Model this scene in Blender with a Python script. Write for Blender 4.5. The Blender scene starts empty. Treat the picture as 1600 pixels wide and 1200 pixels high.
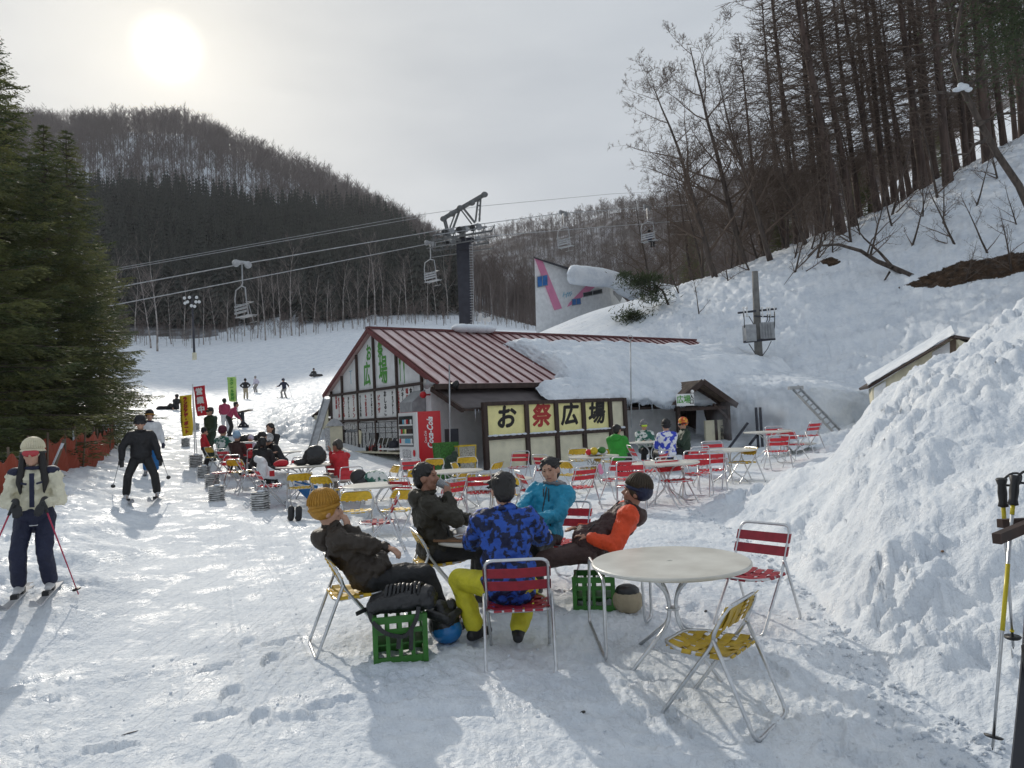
import bpy, math, random
import numpy as np
from mathutils import Vector, Matrix, Euler
R = math.radians
SC = bpy.context.scene
COL = SC.collection
rnd = random.Random(7)

# ------------------------------------------------------------------ camera, sky, sun, exposure
CAM_Z = 2.0
F = 1110.0
cam_d = bpy.data.cameras.new('camera'); cam = bpy.data.objects.new('camera', cam_d); COL.objects.link(cam)
PITCH, ROLL = math.atan(.046), math.atan(.047)           # held a little upwards and a little askew
_f = Vector((0, math.cos(PITCH), math.sin(PITCH))); _u0 = Vector((0, -math.sin(PITCH), math.cos(PITCH))); _r0 = Vector((1, 0, 0))
_r = _r0 * math.cos(ROLL) - _u0 * math.sin(ROLL); _u = _u0 * math.cos(ROLL) + _r0 * math.sin(ROLL)
cam.matrix_world = Matrix(((_r.x, _u.x, -_f.x, 0), (_r.y, _u.y, -_f.y, 0), (_r.z, _u.z, -_f.z, CAM_Z), (0, 0, 0, 1)))
cam_d.sensor_width = 36; cam_d.lens = 36 * F / 1600; cam_d.clip_start = 0.05; cam_d.clip_end = 4000
SC.camera = cam
SC.view_settings.view_transform = 'Standard'; SC.view_settings.look = 'None'
SC.view_settings.exposure = -0.20; SC.view_settings.gamma = 1; SC.view_settings.use_curve_mapping = False

SUN_DIR = (_r * -538 + _f * 1110 + _u * 525).normalized()          # towards the sun
sun_el = math.asin(SUN_DIR.z); sun_az = math.atan2(SUN_DIR.x, SUN_DIR.y)
W = bpy.data.worlds.new('World'); SC.world = W; W.use_nodes = True
nt = W.node_tree; nt.nodes.clear(); N = nt.nodes.new; L = nt.links.new
def wmath(op, a, b=None, c=None):
    n = N('ShaderNodeMath'); n.operation = op
    for i, v in enumerate((a, b, c)):
        if v is None: continue
        if isinstance(v, (int, float)): n.inputs[i].default_value = v
        else: L(v, n.inputs[i])
    return n.outputs[0]
def wmix(f, a, b, mode='MIX'):
    n = N('ShaderNodeMix'); n.data_type = 'RGBA'; n.blend_type = mode; n.clamp_factor = True
    if isinstance(f, (int, float)): n.inputs[0].default_value = f
    else: L(f, n.inputs[0])
    for i, v in ((6, a), (7, b)):
        if isinstance(v, tuple): n.inputs[i].default_value = (*v, 1)
        else: L(v, n.inputs[i])
    return n.outputs[2]
sky = N('ShaderNodeTexSky'); sky.sky_type = 'NISHITA'; sky.sun_disc = False
sky.sun_elevation = sun_el; sky.sun_rotation = sun_az; sky.altitude = 900; sky.dust_density = 2.0
bg_sky = N('ShaderNodeBackground'); bg_sky.inputs[1].default_value = 0.07; L(sky.outputs[0], bg_sky.inputs[0])
tc = N('ShaderNodeTexCoord')
nrm = N('ShaderNodeVectorMath'); nrm.operation = 'NORMALIZE'; L(tc.outputs['Generated'], nrm.inputs[0])
dt = N('ShaderNodeVectorMath'); dt.operation = 'DOT_PRODUCT'; L(nrm.outputs[0], dt.inputs[0]); dt.inputs[1].default_value = SUN_DIR
ang = wmath('ARCCOSINE', wmath('MINIMUM', dt.outputs['Value'], 0.999999))      # radians from the sun
# thin cloud sheet: streaky noise
mp = N('ShaderNodeMapping'); L(nrm.outputs[0], mp.inputs[0]); mp.inputs['Scale'].default_value = (1.2, 1.2, 4.5); mp.inputs['Rotation'].default_value = (0.25, 0.5, 0.3)
nz = N('ShaderNodeTexNoise'); L(mp.outputs[0], nz.inputs['Vector']); nz.inputs['Scale'].default_value = 1.7; nz.inputs['Detail'].default_value = 5; nz.inputs['Roughness'].default_value = .5
nzc = wmath('ADD', wmath('MULTIPLY', nz.outputs['Fac'], 0.42), 0.79)
wide = wmath('POWER', 2.718, wmath('MULTIPLY', -1.0, wmath('POWER', wmath('DIVIDE', ang, 0.62), 1.3)))
near = wmath('POWER', 2.718, wmath('MULTIPLY', -1.0, wmath('POWER', wmath('DIVIDE', ang, 0.09), 1.0)))
base = wmix(wide, (0.64, 0.71, 0.80), (0.84, 0.85, 0.83))
base = wmix(1.0, base, wmix(nz.outputs['Fac'], (0.60, .63, .67), (1.36, 1.34, 1.30)), 'MULTIPLY')
halo = wmix(near, (0, 0, 0), (0.46, 0.41, 0.29)); 
colr = wmix(1.0, base, halo, 'ADD')
disc = N('ShaderNodeMapRange'); L(ang, disc.inputs[0]); disc.inputs[1].default_value = R(2.7); disc.inputs[2].default_value = R(.9)
disc.inputs[3].default_value = 0; disc.inputs[4].default_value = 1; disc.interpolation_type = 'SMOOTHSTEP'
colr = wmix(1.0, colr, wmix(disc.outputs[0], (0, 0, 0), (.60, .56, .46)), 'ADD')
bg_c = N('ShaderNodeBackground'); bg_c.inputs[1].default_value = 1.0; L(colr, bg_c.inputs[0])
mx = N('ShaderNodeMixShader'); mx.inputs[0].default_value = 0.86; L(bg_sky.outputs[0], mx.inputs[1]); L(bg_c.outputs[0], mx.inputs[2])
wo = N('ShaderNodeOutputWorld'); L(mx.outputs[0], wo.inputs[0])
sun_d = bpy.data.lights.new('sun', 'SUN'); sun_d.energy = 3.0; sun_d.angle = R(0.8); sun_d.color = (1.0, .93, .82)
sun = bpy.data.objects.new('sun', sun_d); COL.objects.link(sun)
sun.rotation_euler = (-SUN_DIR).to_track_quat('-Z', 'Y').to_euler(); sun.location = SUN_DIR * 60

# ------------------------------------------------------------------ helpers
def P(px, py, Y):
    """the point seen at this pixel of the photograph, Y metres into the scene"""
    d = _r * ((px - 800) / F) + _f - _u * ((py - 600) / F)
    return Vector((0, 0, CAM_Z)) + d * (Y / d.y)
def proj(v):
    d = Vector(v) - Vector((0, 0, CAM_Z)); w = d.dot(_f); return 800 + F * d.dot(_r) / w, 600 - F * d.dot(_u) / w
def tag(o, label=None, cat=None, group=None, kind=None):
    if label: o['label'] = label
    if cat: o['category'] = cat
    if group: o['group'] = group
    if kind: o['kind'] = kind
    return o
def empty(name, loc, rz=0, label=None, cat=None, group=None):
    o = bpy.data.objects.new(name, None); COL.objects.link(o); o.location = loc; o.rotation_euler = (0, 0, rz)
    o.empty_display_size = .2
    return tag(o, label, cat, group)
def kids(o): return [c for c in KIDS.get(o.name, [])]
KIDS = {}
def setparent(o, p):
    o.parent = p; KIDS.setdefault(p.name, []).append(o)
def copy_tree(o, loc, rz, label=None, parent=None, scale=None):
    c = o.copy(); COL.objects.link(c)
    if parent is None:
        c.location = loc; c.rotation_euler = (0, 0, rz)
        if scale: c.scale = (scale,) * 3
        if label: c['label'] = label
    else: setparent(c, parent)
    for ch in kids(o): copy_tree(ch, None, None, parent=c)
    return c

class MB:
    def __init__(s): s.v = []; s.f = []; s.m = []; s.cm = 0
    def add(s, vs, fs):
        b = len(s.v); s.v.extend([tuple(v) for v in vs]); s.f.extend([tuple(b + i for i in f) for f in fs]); s.m.extend([s.cm] * len(fs)); return s
    def box(s, c, size, rot=None, taper=1.0):
        c = Vector(c); hx, hy, hz = size[0] / 2, size[1] / 2, size[2] / 2
        vs = []
        for z in (-1, 1):
            t = taper if z > 0 else 1
            for x, y in ((-1, -1), (1, -1), (1, 1), (-1, 1)):
                v = Vector((x * hx * t, y * hy * t, z * hz))
                if rot is not None: v = rot @ v
                vs.append(c + v)
        return s.add(vs, [(3, 2, 1, 0), (4, 5, 6, 7), (0, 1, 5, 4), (1, 2, 6, 5), (2, 3, 7, 6), (3, 0, 4, 7)])
    def bar(s, a, b, w, h=None, up=(0, 0, 1)):
        a = Vector(a); b = Vector(b); d = b - a; h = h or w; ln = d.length
        if ln < 1e-6: return s
        z = d.normalized(); u = Vector(up)
        if abs(z.dot(u)) > .98: u = Vector((1, 0, 0))
        x = z.cross(u).normalized(); y = x.cross(z).normalized()
        vs = []
        for p in (a, b):
            for i, j in ((-1, -1), (1, -1), (1, 1), (-1, 1)): vs.append(p + x * (i * w / 2) + y * (j * h / 2))
        return s.add(vs, [(0, 1, 2, 3), (7, 6, 5, 4), (0, 4, 5, 1), (1, 5, 6, 2), (2, 6, 7, 3), (3, 7, 4, 0)])
    def tube(s, pts, r, n=6, cap=True, closed=False):
        pts = [Vector(p) for p in pts]; m = len(pts)
        rs = r if isinstance(r, (list, tuple)) else [r] * m
        vs = []; prev = None
        for i, p in enumerate(pts):
            if closed: d = pts[(i + 1) % m] - pts[i - 1]
            else: d = pts[min(i + 1, m - 1)] - pts[max(i - 1, 0)]
            if d.length < 1e-9: d = Vector((0, 0, 1))
            d.normalize()
            if prev is None:
                u = Vector((0, 0, 1)) if abs(d.z) < .9 else Vector((1, 0, 0))
                x = d.cross(u).normalized()
            else:
                x = prev - d * prev.dot(d)
                if x.length < 1e-6: x = d.orthogonal()
                x.normalize()
            prev = x; y = d.cross(x)
            for k in range(n):
                a = 2 * math.pi * k / n; vs.append(p + (x * math.cos(a) + y * math.sin(a)) * rs[i])
        fs = []
        for i in range(m if closed else m - 1):
            j = (i + 1) % m
            for k in range(n):
                k2 = (k + 1) % n; fs.append((i * n + k, i * n + k2, j * n + k2, j * n + k))
        if cap and not closed:
            fs.append(tuple(range(n))[::-1]); fs.append(tuple((m - 1) * n + k for k in range(n)))
        return s.add(vs, fs)
    def ball(s, c, r, nu=10, nv=7, rot=None):
        c = Vector(c); r = (r, r, r) if isinstance(r, (int, float)) else r
        vs = []; fs = []
        def T(x, y, z):
            v = Vector((x * r[0], y * r[1], z * r[2]))
            return c + (rot @ v if rot is not None else v)
        vs.append(T(0, 0, -1))
        for j in range(1, nv):
            t = math.pi * j / nv - math.pi / 2
            for i in range(nu):
                a = 2 * math.pi * i / nu; vs.append(T(math.cos(t) * math.cos(a), math.cos(t) * math.sin(a), math.sin(t)))
        vs.append(T(0, 0, 1)); e = len(vs) - 1
        for i in range(nu):
            i2 = (i + 1) % nu
            fs.append((0, 1 + i2, 1 + i)); fs.append((e, e - nu + i, e - nu + i2))
            for j in range(nv - 2): fs.append((1 + j * nu + i, 1 + j * nu + i2, 1 + (j + 1) * nu + i2, 1 + (j + 1) * nu + i))
        return s.add(vs, fs)
    def capsule(s, a, b, ra, rb, n=10):
        a = Vector(a); b = Vector(b); d = b - a
        if d.length < 1e-6: return s.ball(a, ra, n, 6)
        d = d.normalized(); pts = []; rs = []
        for t in (-.96, -.7, -.3): pts.append(a + d * ra * t); rs.append(ra * math.sqrt(1 - t * t))
        pts.append(a); rs.append(ra); pts.append(b); rs.append(rb)
        for t in (.3, .7, .96): pts.append(b + d * rb * t); rs.append(rb * math.sqrt(1 - t * t))
        return s.tube(pts, rs, n)
    def lathe(s, prof, n=20, c=(0, 0, 0)):
        c = Vector(c); vs = []; fs = []; m = len(prof)
        for r_, z in prof:
            for k in range(n):
                a = 2 * math.pi * k / n; vs.append(c + Vector((r_ * math.cos(a), r_ * math.sin(a), z)))
        for i in range(m - 1):
            for k in range(n):
                k2 = (k + 1) % n; fs.append((i * n + k, i * n + k2, (i + 1) * n + k2, (i + 1) * n + k))
        fs.append(tuple(range(n))[::-1]); fs.append(tuple((m - 1) * n + k for k in range(n)))
        return s.add(vs, fs)
    def prism(s, poly, nvec):
        """closed polygon (list of 3-d points) extruded by nvec"""
        poly = [Vector(p) for p in poly]; nvec = Vector(nvec); k = len(poly)
        vs = poly + [p + nvec for p in poly]
        return s.add(vs, [tuple(range(k)), tuple(range(2 * k - 1, k - 1, -1))] + [(i + k, (i + 1) % k + k, (i + 1) % k, i) for i in range(k)])
    def mesh(s, name, mats, smooth=False):
        me = bpy.data.meshes.new(name); me.from_pydata(s.v, [], s.f)
        for m in (mats if isinstance(mats, (list, tuple)) else [mats]): me.materials.append(m)
        if any(s.m): me.polygons.foreach_set('material_index', s.m)
        if smooth: me.polygons.foreach_set('use_smooth', [True] * len(s.f))
        me.update(); return me
    def build(s, name, mats, parent=None, smooth=False, loc=(0, 0, 0), rot=None, fixn=False):
        me = s.mesh(name, mats, smooth)
        return link(name, me, parent, loc, rot)
def link(name, me, parent=None, loc=(0, 0, 0), rot=None):
    o = bpy.data.objects.new(name, me); COL.objects.link(o); o.location = loc
    if rot: o.rotation_euler = rot
    if parent is not None: setparent(o, parent)
    return o

# ------------------------------------------------------------------ materials
def mat(name, col, rough=.6, metal=0, noise=0, nscale=8, bump=0, bscale=30, spec=.5, stretch=None, col2=None, detail=3, coords='Object', sss=0, trans=0, coat=0, bdist=.01):
    m = bpy.data.materials.new(name); m.use_nodes = True; t = m.node_tree; b = t.nodes['Principled BSDF']
    b.inputs['Base Color'].default_value = (*col, 1); b.inputs['Roughness'].default_value = rough; b.inputs['Metallic'].default_value = metal
    b.inputs['Specular IOR Level'].default_value = spec
    if coat: b.inputs['Coat Weight'].default_value = coat
    if trans: b.inputs['Transmission Weight'].default_value = trans
    if sss: b.inputs['Subsurface Weight'].default_value = sss; b.inputs['Subsurface Radius'].default_value = (.02, .012, .008)
    if noise or col2 or bump:
        tc = t.nodes.new('ShaderNodeTexCoord'); mp = t.nodes.new('ShaderNodeMapping'); t.links.new(tc.outputs[coords], mp.inputs[0])
        if stretch: mp.inputs['Scale'].default_value = stretch
    if noise or col2:
        n = t.nodes.new('ShaderNodeTexNoise'); t.links.new(mp.outputs[0], n.inputs['Vector']); n.inputs['Scale'].default_value = nscale; n.inputs['Detail'].default_value = detail
        cr = t.nodes.new('ShaderNodeValToRGB'); t.links.new(n.outputs['Fac'], cr.inputs[0])
        if col2: a_, b_ = col, col2
        else: a_ = tuple(c * (1 - noise) for c in col); b_ = tuple(min(1, c * (1 + noise)) for c in col)
        cr.color_ramp.elements[0].position = .36; cr.color_ramp.elements[1].position = .64
        cr.color_ramp.elements[0].color = (*a_, 1); cr.color_ramp.elements[1].color = (*b_, 1)
        t.links.new(cr.outputs[0], b.inputs['Base Color'])
    if bump:
        n2 = t.nodes.new('ShaderNodeTexNoise'); t.links.new(mp.outputs[0], n2.inputs['Vector']); n2.inputs['Scale'].default_value = bscale; n2.inputs['Detail'].default_value = 4
        bp = t.nodes.new('ShaderNodeBump'); t.links.new(n2.outputs['Fac'], bp.inputs['Height']); bp.inputs['Strength'].default_value = bump; bp.inputs['Distance'].default_value = bdist
        t.links.new(bp.outputs[0], b.inputs['Normal'])
    return m
def snow_material(name, tracks=False):
    m = bpy.data.materials.new(name); m.use_nodes = True; t = m.node_tree; b = t.nodes['Principled BSDF']
    n_ = t.nodes.new; l_ = t.links.new
    tc = n_('ShaderNodeTexCoord')
    def noise(sc, det=4, ro=.5):
        n = n_('ShaderNodeTexNoise'); l_(tc.outputs['Object'], n.inputs['Vector']); n.inputs['Scale'].default_value = sc; n.inputs['Detail'].default_value = det; n.inputs['Roughness'].default_value = ro; return n.outputs['Fac']
    def rng(v, a0, a1, b0, b1):
        r = n_('ShaderNodeMapRange'); l_(v, r.inputs[0]); r.inputs[1].default_value = a0; r.inputs[2].default_value = a1; r.inputs[3].default_value = b0; r.inputs[4].default_value = b1; return r.outputs[0]
    a = noise(.9, 7, .6); a2 = noise(5.5, 4, .6); mixv = n_('ShaderNodeMath'); mixv.operation = 'MULTIPLY_ADD'; l_(a2, mixv.inputs[0]); mixv.inputs[1].default_value = .5; l_(a, mixv.inputs[2])
    cr = n_('ShaderNodeValToRGB'); l_(mixv.outputs[0], cr.inputs[0])
    cr.color_ramp.elements[0].position = .58; cr.color_ramp.elements[1].position = .86
    cr.color_ramp.elements[0].color = (.66, .71, .77, 1); cr.color_ramp.elements[1].color = (.82, .855, .89, 1)
    l_(cr.outputs[0], b.inputs['Base Color'])
    ice = rng(noise(2.6, 5, .65), .52, .64, 0, 1)                       # refrozen, shiny patches
    l_(rng(ice, 0, 1, .68, .26), b.inputs['Roughness']); l_(rng(ice, 0, 1, .10, .32 if tracks else .2), b.inputs['Specular IOR Level'])
    last = None
    for sc, det, st, di in ((22, 5, .85, .028), (60, 3, .6, .010), (170, 2, .4, .004)):
        bp = n_('ShaderNodeBump'); l_(noise(sc, det, .6), bp.inputs['Height']); bp.inputs['Strength'].default_value = st; bp.inputs['Distance'].default_value = di
        if last: l_(last, bp.inputs['Normal'])
        last = bp.outputs[0]
    if tracks:
        at = n_('ShaderNodeAttribute'); at.attribute_name = 'lane'
        for ang_, sx in ((-24, 9), (-14, 22)):
            mp = n_('ShaderNodeMapping'); l_(tc.outputs['Object'], mp.inputs[0]); mp.inputs['Rotation'].default_value = (0, 0, R(ang_)); mp.inputs['Scale'].default_value = (sx, .22, 1)
            w = n_('ShaderNodeTexNoise'); l_(mp.outputs[0], w.inputs['Vector']); w.inputs['Scale'].default_value = 1.6; w.inputs['Detail'].default_value = 4
            mu = n_('ShaderNodeMath'); mu.operation = 'MULTIPLY'; l_(w.outputs['Fac'], mu.inputs[0]); l_(at.outputs['Fac'], mu.inputs[1])
            bp3 = n_('ShaderNodeBump'); l_(mu.outputs[0], bp3.inputs['Height']); bp3.inputs['Strength'].default_value = .42; bp3.inputs['Distance'].default_value = .03
            l_(last, bp3.inputs['Normal']); last = bp3.outputs[0]
    l_(last, b.inputs['Normal'])
    if tracks:
        at = n_('ShaderNodeAttribute'); at.attribute_name = 'earth'; ns_ = noise(1.6, 7, .7); ad = n_('ShaderNodeMath'); ad.operation = 'MULTIPLY_ADD'; l_(ns_, ad.inputs[0]); ad.inputs[1].default_value = 1.3; l_(at.outputs['Fac'], ad.inputs[2])
        mk = rng(ad.outputs[0], 1.12, 1.18, 0, 1); er = n_('ShaderNodeValToRGB'); l_(noise(3.5, 6, .7), er.inputs[0]); er.color_ramp.elements[0].color = (.018, .012, .008, 1); er.color_ramp.elements[1].color = (.10, .06, .035, 1); er.color_ramp.elements[0].position = .35; er.color_ramp.elements[1].position = .7
        cm = n_('ShaderNodeMix'); cm.data_type = 'RGBA'; cm.clamp_factor = True; l_(mk, cm.inputs[0]); l_(cr.outputs[0], cm.inputs[6]); l_(er.outputs[0], cm.inputs[7]); l_(cm.outputs[2], b.inputs['Base Color'])
    return m

# ------------------------------------------------------------------ noise
_prng = np.random.RandomState(3)
_perm = _prng.permutation(512).astype(np.int64); _gr = _prng.uniform(0, 2 * np.pi, 512)
_gx, _gy = np.cos(_gr), np.sin(_gr)
def pnoise(x, y, seed=0):
    x = x + seed * 17.31; y = y - seed * 9.73
    xi = np.floor(x).astype(np.int64); yi = np.floor(y).astype(np.int64); xf = x - xi; yf = y - yi
    u = xf * xf * xf * (xf * (xf * 6 - 15) + 10); v = yf * yf * yf * (yf * (yf * 6 - 15) + 10)
    def g(ix, iy, dx, dy):
        h = _perm[(_perm[ix & 511] + iy) & 511]; return _gx[h] * dx + _gy[h] * dy
    a = g(xi, yi, xf, yf); b = g(xi + 1, yi, xf - 1, yf); c = g(xi, yi + 1, xf, yf - 1); d = g(xi + 1, yi + 1, xf - 1, yf - 1)
    return (a * (1 - u) + b * u) * (1 - v) + (c * (1 - u) + d * u) * v * 1.0
def fbm(x, y, oct=4, seed=0, gain=.5, kind=0):
    s = 0; a = 1; t = 0
    for i in range(oct):
        n = pnoise(x * 2.03 ** i, y * 2.03 ** i, seed + i)
        if kind == 1: n = .45 - np.abs(n) * 1.6
        if kind == 2: n = np.abs(n) * 1.6 - .45
        s = s + n * a; t += a; a *= gain
    return s / t
def worley(x, y, seed=0):
    """rounded clods: height and cell randomness"""
    xi = np.floor(x).astype(np.int64); yi = np.floor(y).astype(np.int64); best = np.full(np.shape(x), 9.0); rr = np.zeros(np.shape(x))
    for dx in (-1, 0, 1):
        for dy in (-1, 0, 1):
            cx, cy = xi + dx, yi + dy; h = _perm[(_perm[(cx + seed * 7) & 511] + cy) & 511]; h2 = _perm[(h + 91) & 511]; h3 = _perm[(h + 203) & 511]
            d = (x - cx - .15 - .7 * h / 512) ** 2 + (y - cy - .15 - .7 * h2 / 512) ** 2; m_ = d < best; best = np.where(m_, d, best); rr = np.where(m_, h3 / 512, rr)
    return np.sqrt(np.clip(1 - best * 1.5, 0, 1)) * (.25 + .75 * rr)
def sstep(a, b, x):
    t = np.clip((x - a) / (b - a), 0, 1); return t * t * (3 - 2 * t)

# ------------------------------------------------------------------ the lie of the land: heights over (bearing, distance)
KPX = np.array([-700, -400, 0, 150, 300, 450, 650, 800, 950, 1000, 1100, 1200, 1300, 1400, 1600, 2000, 2400], float)
def zy(py, Y): return CAM_Z - (py - 600) / F * Y
ROWS = [
 #  Y     -700  -400   0     150   300   450   650   800   950   1000  1100  1200  1300  1400  1600  2000  2400
 (0.0,   [0] * 17),
 (3.0,   [-.1, -.1, -.1, -.05, 0, 0, 0, 0, 0, 0, 0, 0, 0, 0, 0, 0, 0]),
 (5.0,   [-.1, -.1, -.22, -.2, -.15, -.08, 0, 0, 0, 0, 0, 0, 0, 0, .1, .2, .2]),
 (7.5,   [0, -.1, -.30, -.30, -.26, -.2, -.1, -.06, 0, 0, 0, 0, .1, .2, .3, .4, .5]),
 (11,    [.3, .1, -.25, -.36, -.42, -.4, -.4, -.3, -.1, 0, 0, 0, .2, .3, .5, 1, 1]),
 (14,    [.5, .3, -.20, -.35, -.44, -.46, -.5, -.48, -.2, -.06, -.02, 0, .2, .4, .8, 1.5, 2]),
 (17,    [.8, .5, -.1, -.3, -.46, -.5, -.54, -.5, -.3, -.2, -.1, 0, .3, .6, 1.4, 3, 4]),
 (21,    [1.2, .8, 0, -.3, -.48, -.52, -.58, -.5, -.4, -.4, -.3, -.1, .2, .6, 1.6, 5, 7]),
 (27,    [2, 1.4, .3, 0, -.4, -.4, -.4, -.4, -.4, -.5, -.3, -.2, -.1, .6, 2.6, 9, 12]),
 (33,    [3, 2, .8, .2, -.1, 0, 0, 0.1, .4, .8, 1.4, 2.3, 2.6, 3.6, 7.2, 14, 18]),
 (40,    [4, 3, 1.3, .4, .2, .3, .8, 2.4, 4.6, 5.0, 5.8, 7.2, 8.6, 9.6, 13.0, 21, 26]),
 (48,    [5, 4, 1.8, .7, .45, .6, 1.6, 4.6, 7.7, 7.8, 9.0, 10.4, 12.0, 13.6, 18.6, 28, 34]),
 (56,    [7, 5, 2.4, 1, .55, .8, 2.2, 5.2, 7.8, 8.4, 9.6, 11.6, 13.6, 15.8, 20.5, 31, 38]),
 (66,    [9, 7, 3.2, 1.4, .65, .9, 3.0, 6, 8, 8.6, 10, 12.4, 15, 17.5, 23, 36, 42]),
 (90,    [14, 11, 6, 3.6, 2.0, 2.6, 5.4, 8, 8.5, 9, 10.5, 14, 18, 22, 30, 50, 55]),
 (130,   [24, 20, 12, 9.2, 8.0, 9.8, 12.2, 12.5, 10, 10, 12, 18, 26, 34, 50, 75, 80]),
 (155,   [34, 28, 18, 13, 11.5, 13.4, 16.0, 15, 12, 12, 15, 24, 34, 45, 68, 95, 100]),
 (200,   [60, 52, 42, 36, 34, 33, 30, 20, 14, 14, 20, 32, 42, 52, 80, 110, 120]),
 (270,   [88, 84, 74, 68, 66, 60, 44, 22, 22, 26, 36, 54, 66, 78, 100, 130, 140]),
 (380,   [150, 145, 136, 134, 140, 114, 86, 36, 50, 58, 74, 95, 105, 115, 135, 160, 170]),
 (430,   [166, 160, 156, 158, 164, 128, 92, 50, 70, 78, 96, 118, 124, 130, 145, 170, 180]),
 (550,   [120, 120, 115, 110, 105, 85, 80, 108, 125, 132, 148, 162, 160, 155, 160, 180, 190]),
 (620,   [90, 90, 90, 85, 80, 80, 104, 142, 152, 158, 168, 172, 165, 150, 150, 170, 180]),
 (800,   [60, 60, 60, 60, 60, 60, 70, 90, 95, 100, 110, 120, 130, 140, 150, 170, 180]),
 (1600,  [40] * 17)]
_ky = np.array([r[0] for r in ROWS]); _kz = np.array([r[1] for r in ROWS], float)
LO = lambda y: np.log(y + 2.0)
_gpx = np.arange(-700, 2401, 20.0); _gy_ = np.linspace(LO(0), LO(1600), 420)
_tmp = np.array([np.interp(_gy_, LO(_ky), _kz[:, i]) for i in range(len(KPX))])
_D = np.array([np.interp(_gpx, KPX, _tmp[:, j]) for j in range(len(_gy_))])      # [y, px]
def _blur(a, ax, s):
    k = np.exp(-.5 * (np.arange(-3 * s, 3 * s + 1) / s) ** 2); k /= k.sum(); pad = [(0, 0), (0, 0)]; pad[ax] = (3 * s, 3 * s)
    ap = np.pad(a, pad, mode='edge'); return np.apply_along_axis(lambda r: np.convolve(r, k, 'valid'), ax, ap)
_D = _blur(_blur(_D, 0, 3), 1, 2)
def Hbase(x, y):
    x = np.asarray(x, float); y = np.asarray(y, float)
    az = np.arctan2(x, y); r = np.hypot(x, y); aa = np.clip(az, -R(52), R(52))
    Y = r * np.cos(aa); px = np.clip(800 + F * np.tan(aa), -699, 2399)
    fi = (LO(Y) - _gy_[0]) / (_gy_[1] - _gy_[0]); fi = np.clip(fi, 0, len(_gy_) - 1.001); i = fi.astype(int); fi = fi - i
    fj = (px + 700) / 20.0; fj = np.clip(fj, 0, len(_gpx) - 1.001); j = fj.astype(int); fj = fj - j
    z = (_D[i, j] * (1 - fi) + _D[i + 1, j] * fi) * (1 - fj) + (_D[i, j + 1] * (1 - fi) + _D[i + 1, j + 1] * fi) * fj
    w = sstep(R(70), R(125), np.abs(az))
    z = z + np.minimum(.046 * Y, 40) - .047 * np.clip(r * np.sin(aa), -400, 400)
    return z * (1 - w) + w * np.minimum(r * .02, 12)
# the shovelled heap on the right
QPX = np.array([1060, 1110, 1180, 1270, 1360, 1440, 1530, 1600, 1800, 2100, 2400.])
QZ = np.array([0, .12, .42, .80, 1.42, 1.88, 2.35, 2.62, 3.0, 3.2, 3.2])
QR = np.array([12.0, 11.8, 11, 10, 9.6, 9.8, 10, 10, 10, 10, 10.])
Q0 = np.array([11.8, 10.4, 8.4, 6.1, 4.9, 4.35, 4.0, 3.8, 3.4, 3.0, 2.8])
Q1 = np.array([13.0, 13.4, 13.6, 13.6, 13.8, 14.2, 15, 15, 16, 16, 16.])
def pile(x, y):
    x = np.asarray(x, float); y = np.asarray(y, float)
    ok = (y > .5); yy = np.where(ok, y, 1.0); px = 800 + F * x / yy
    # ragged outline
    wob = fbm(x * .9, y * .9, 3, 31) * 1.1
    z = np.interp(px, QPX, QZ, left=0); rr = np.interp(px, QPX, QR); a = np.interp(px, QPX, Q0); b = np.interp(px, QPX, Q1)
    t = np.clip((yy + wob * .6 - a) / (rr - a), 0, 1); u = np.clip((b - yy) / (b - rr), 0, 1)
    prof = np.where(yy < rr, np.sin(t * np.pi / 2) ** .85 * .5 + t * .5, sstep(0, 1, u))
    return np.where(ok & (px > 1061), z * prof, 0)
_pr = np.random.RandomState(11); PRN = []
for _k in range(26):
    _x, _y, _a = _pr.uniform(-1.3, 2.6), _pr.uniform(2.4, 10.5), _pr.uniform(0, 6.28)
    for _j in range(7):
        _a += _pr.uniform(-.25, .25); _x += math.sin(_a) * .55; _y += math.cos(_a) * .55; _s = .11 if _j % 2 else -.11
        PRN.append((_x + math.cos(_a) * _s, _y - math.sin(_a) * _s, _a + _pr.uniform(-.2, .2), _pr.uniform(.014, .034)))
def prints(x, y):
    z = np.zeros(np.shape(x)); x = np.asarray(x, float); y = np.asarray(y, float)
    for cx, cy, a, d in PRN:
        m_ = (np.abs(x - cx) < .3) & (np.abs(y - cy) < .3)
        if not np.any(m_): continue
        X = x[m_] - cx if x.ndim else x - cx; Y = y[m_] - cy if y.ndim else y - cy
        f = (X * math.sin(a) + Y * math.cos(a)) / .155; s_ = (X * math.cos(a) - Y * math.sin(a)) / (.058 + .012 * f); q = f * f + s_ * s_
        h = -d * sstep(1.25, .75, q) + d * .35 * np.exp(-(np.sqrt(q) - 1.25) ** 2 / .05)
        if x.ndim: z[m_] += h
        else: z = z + h
    return z
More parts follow.
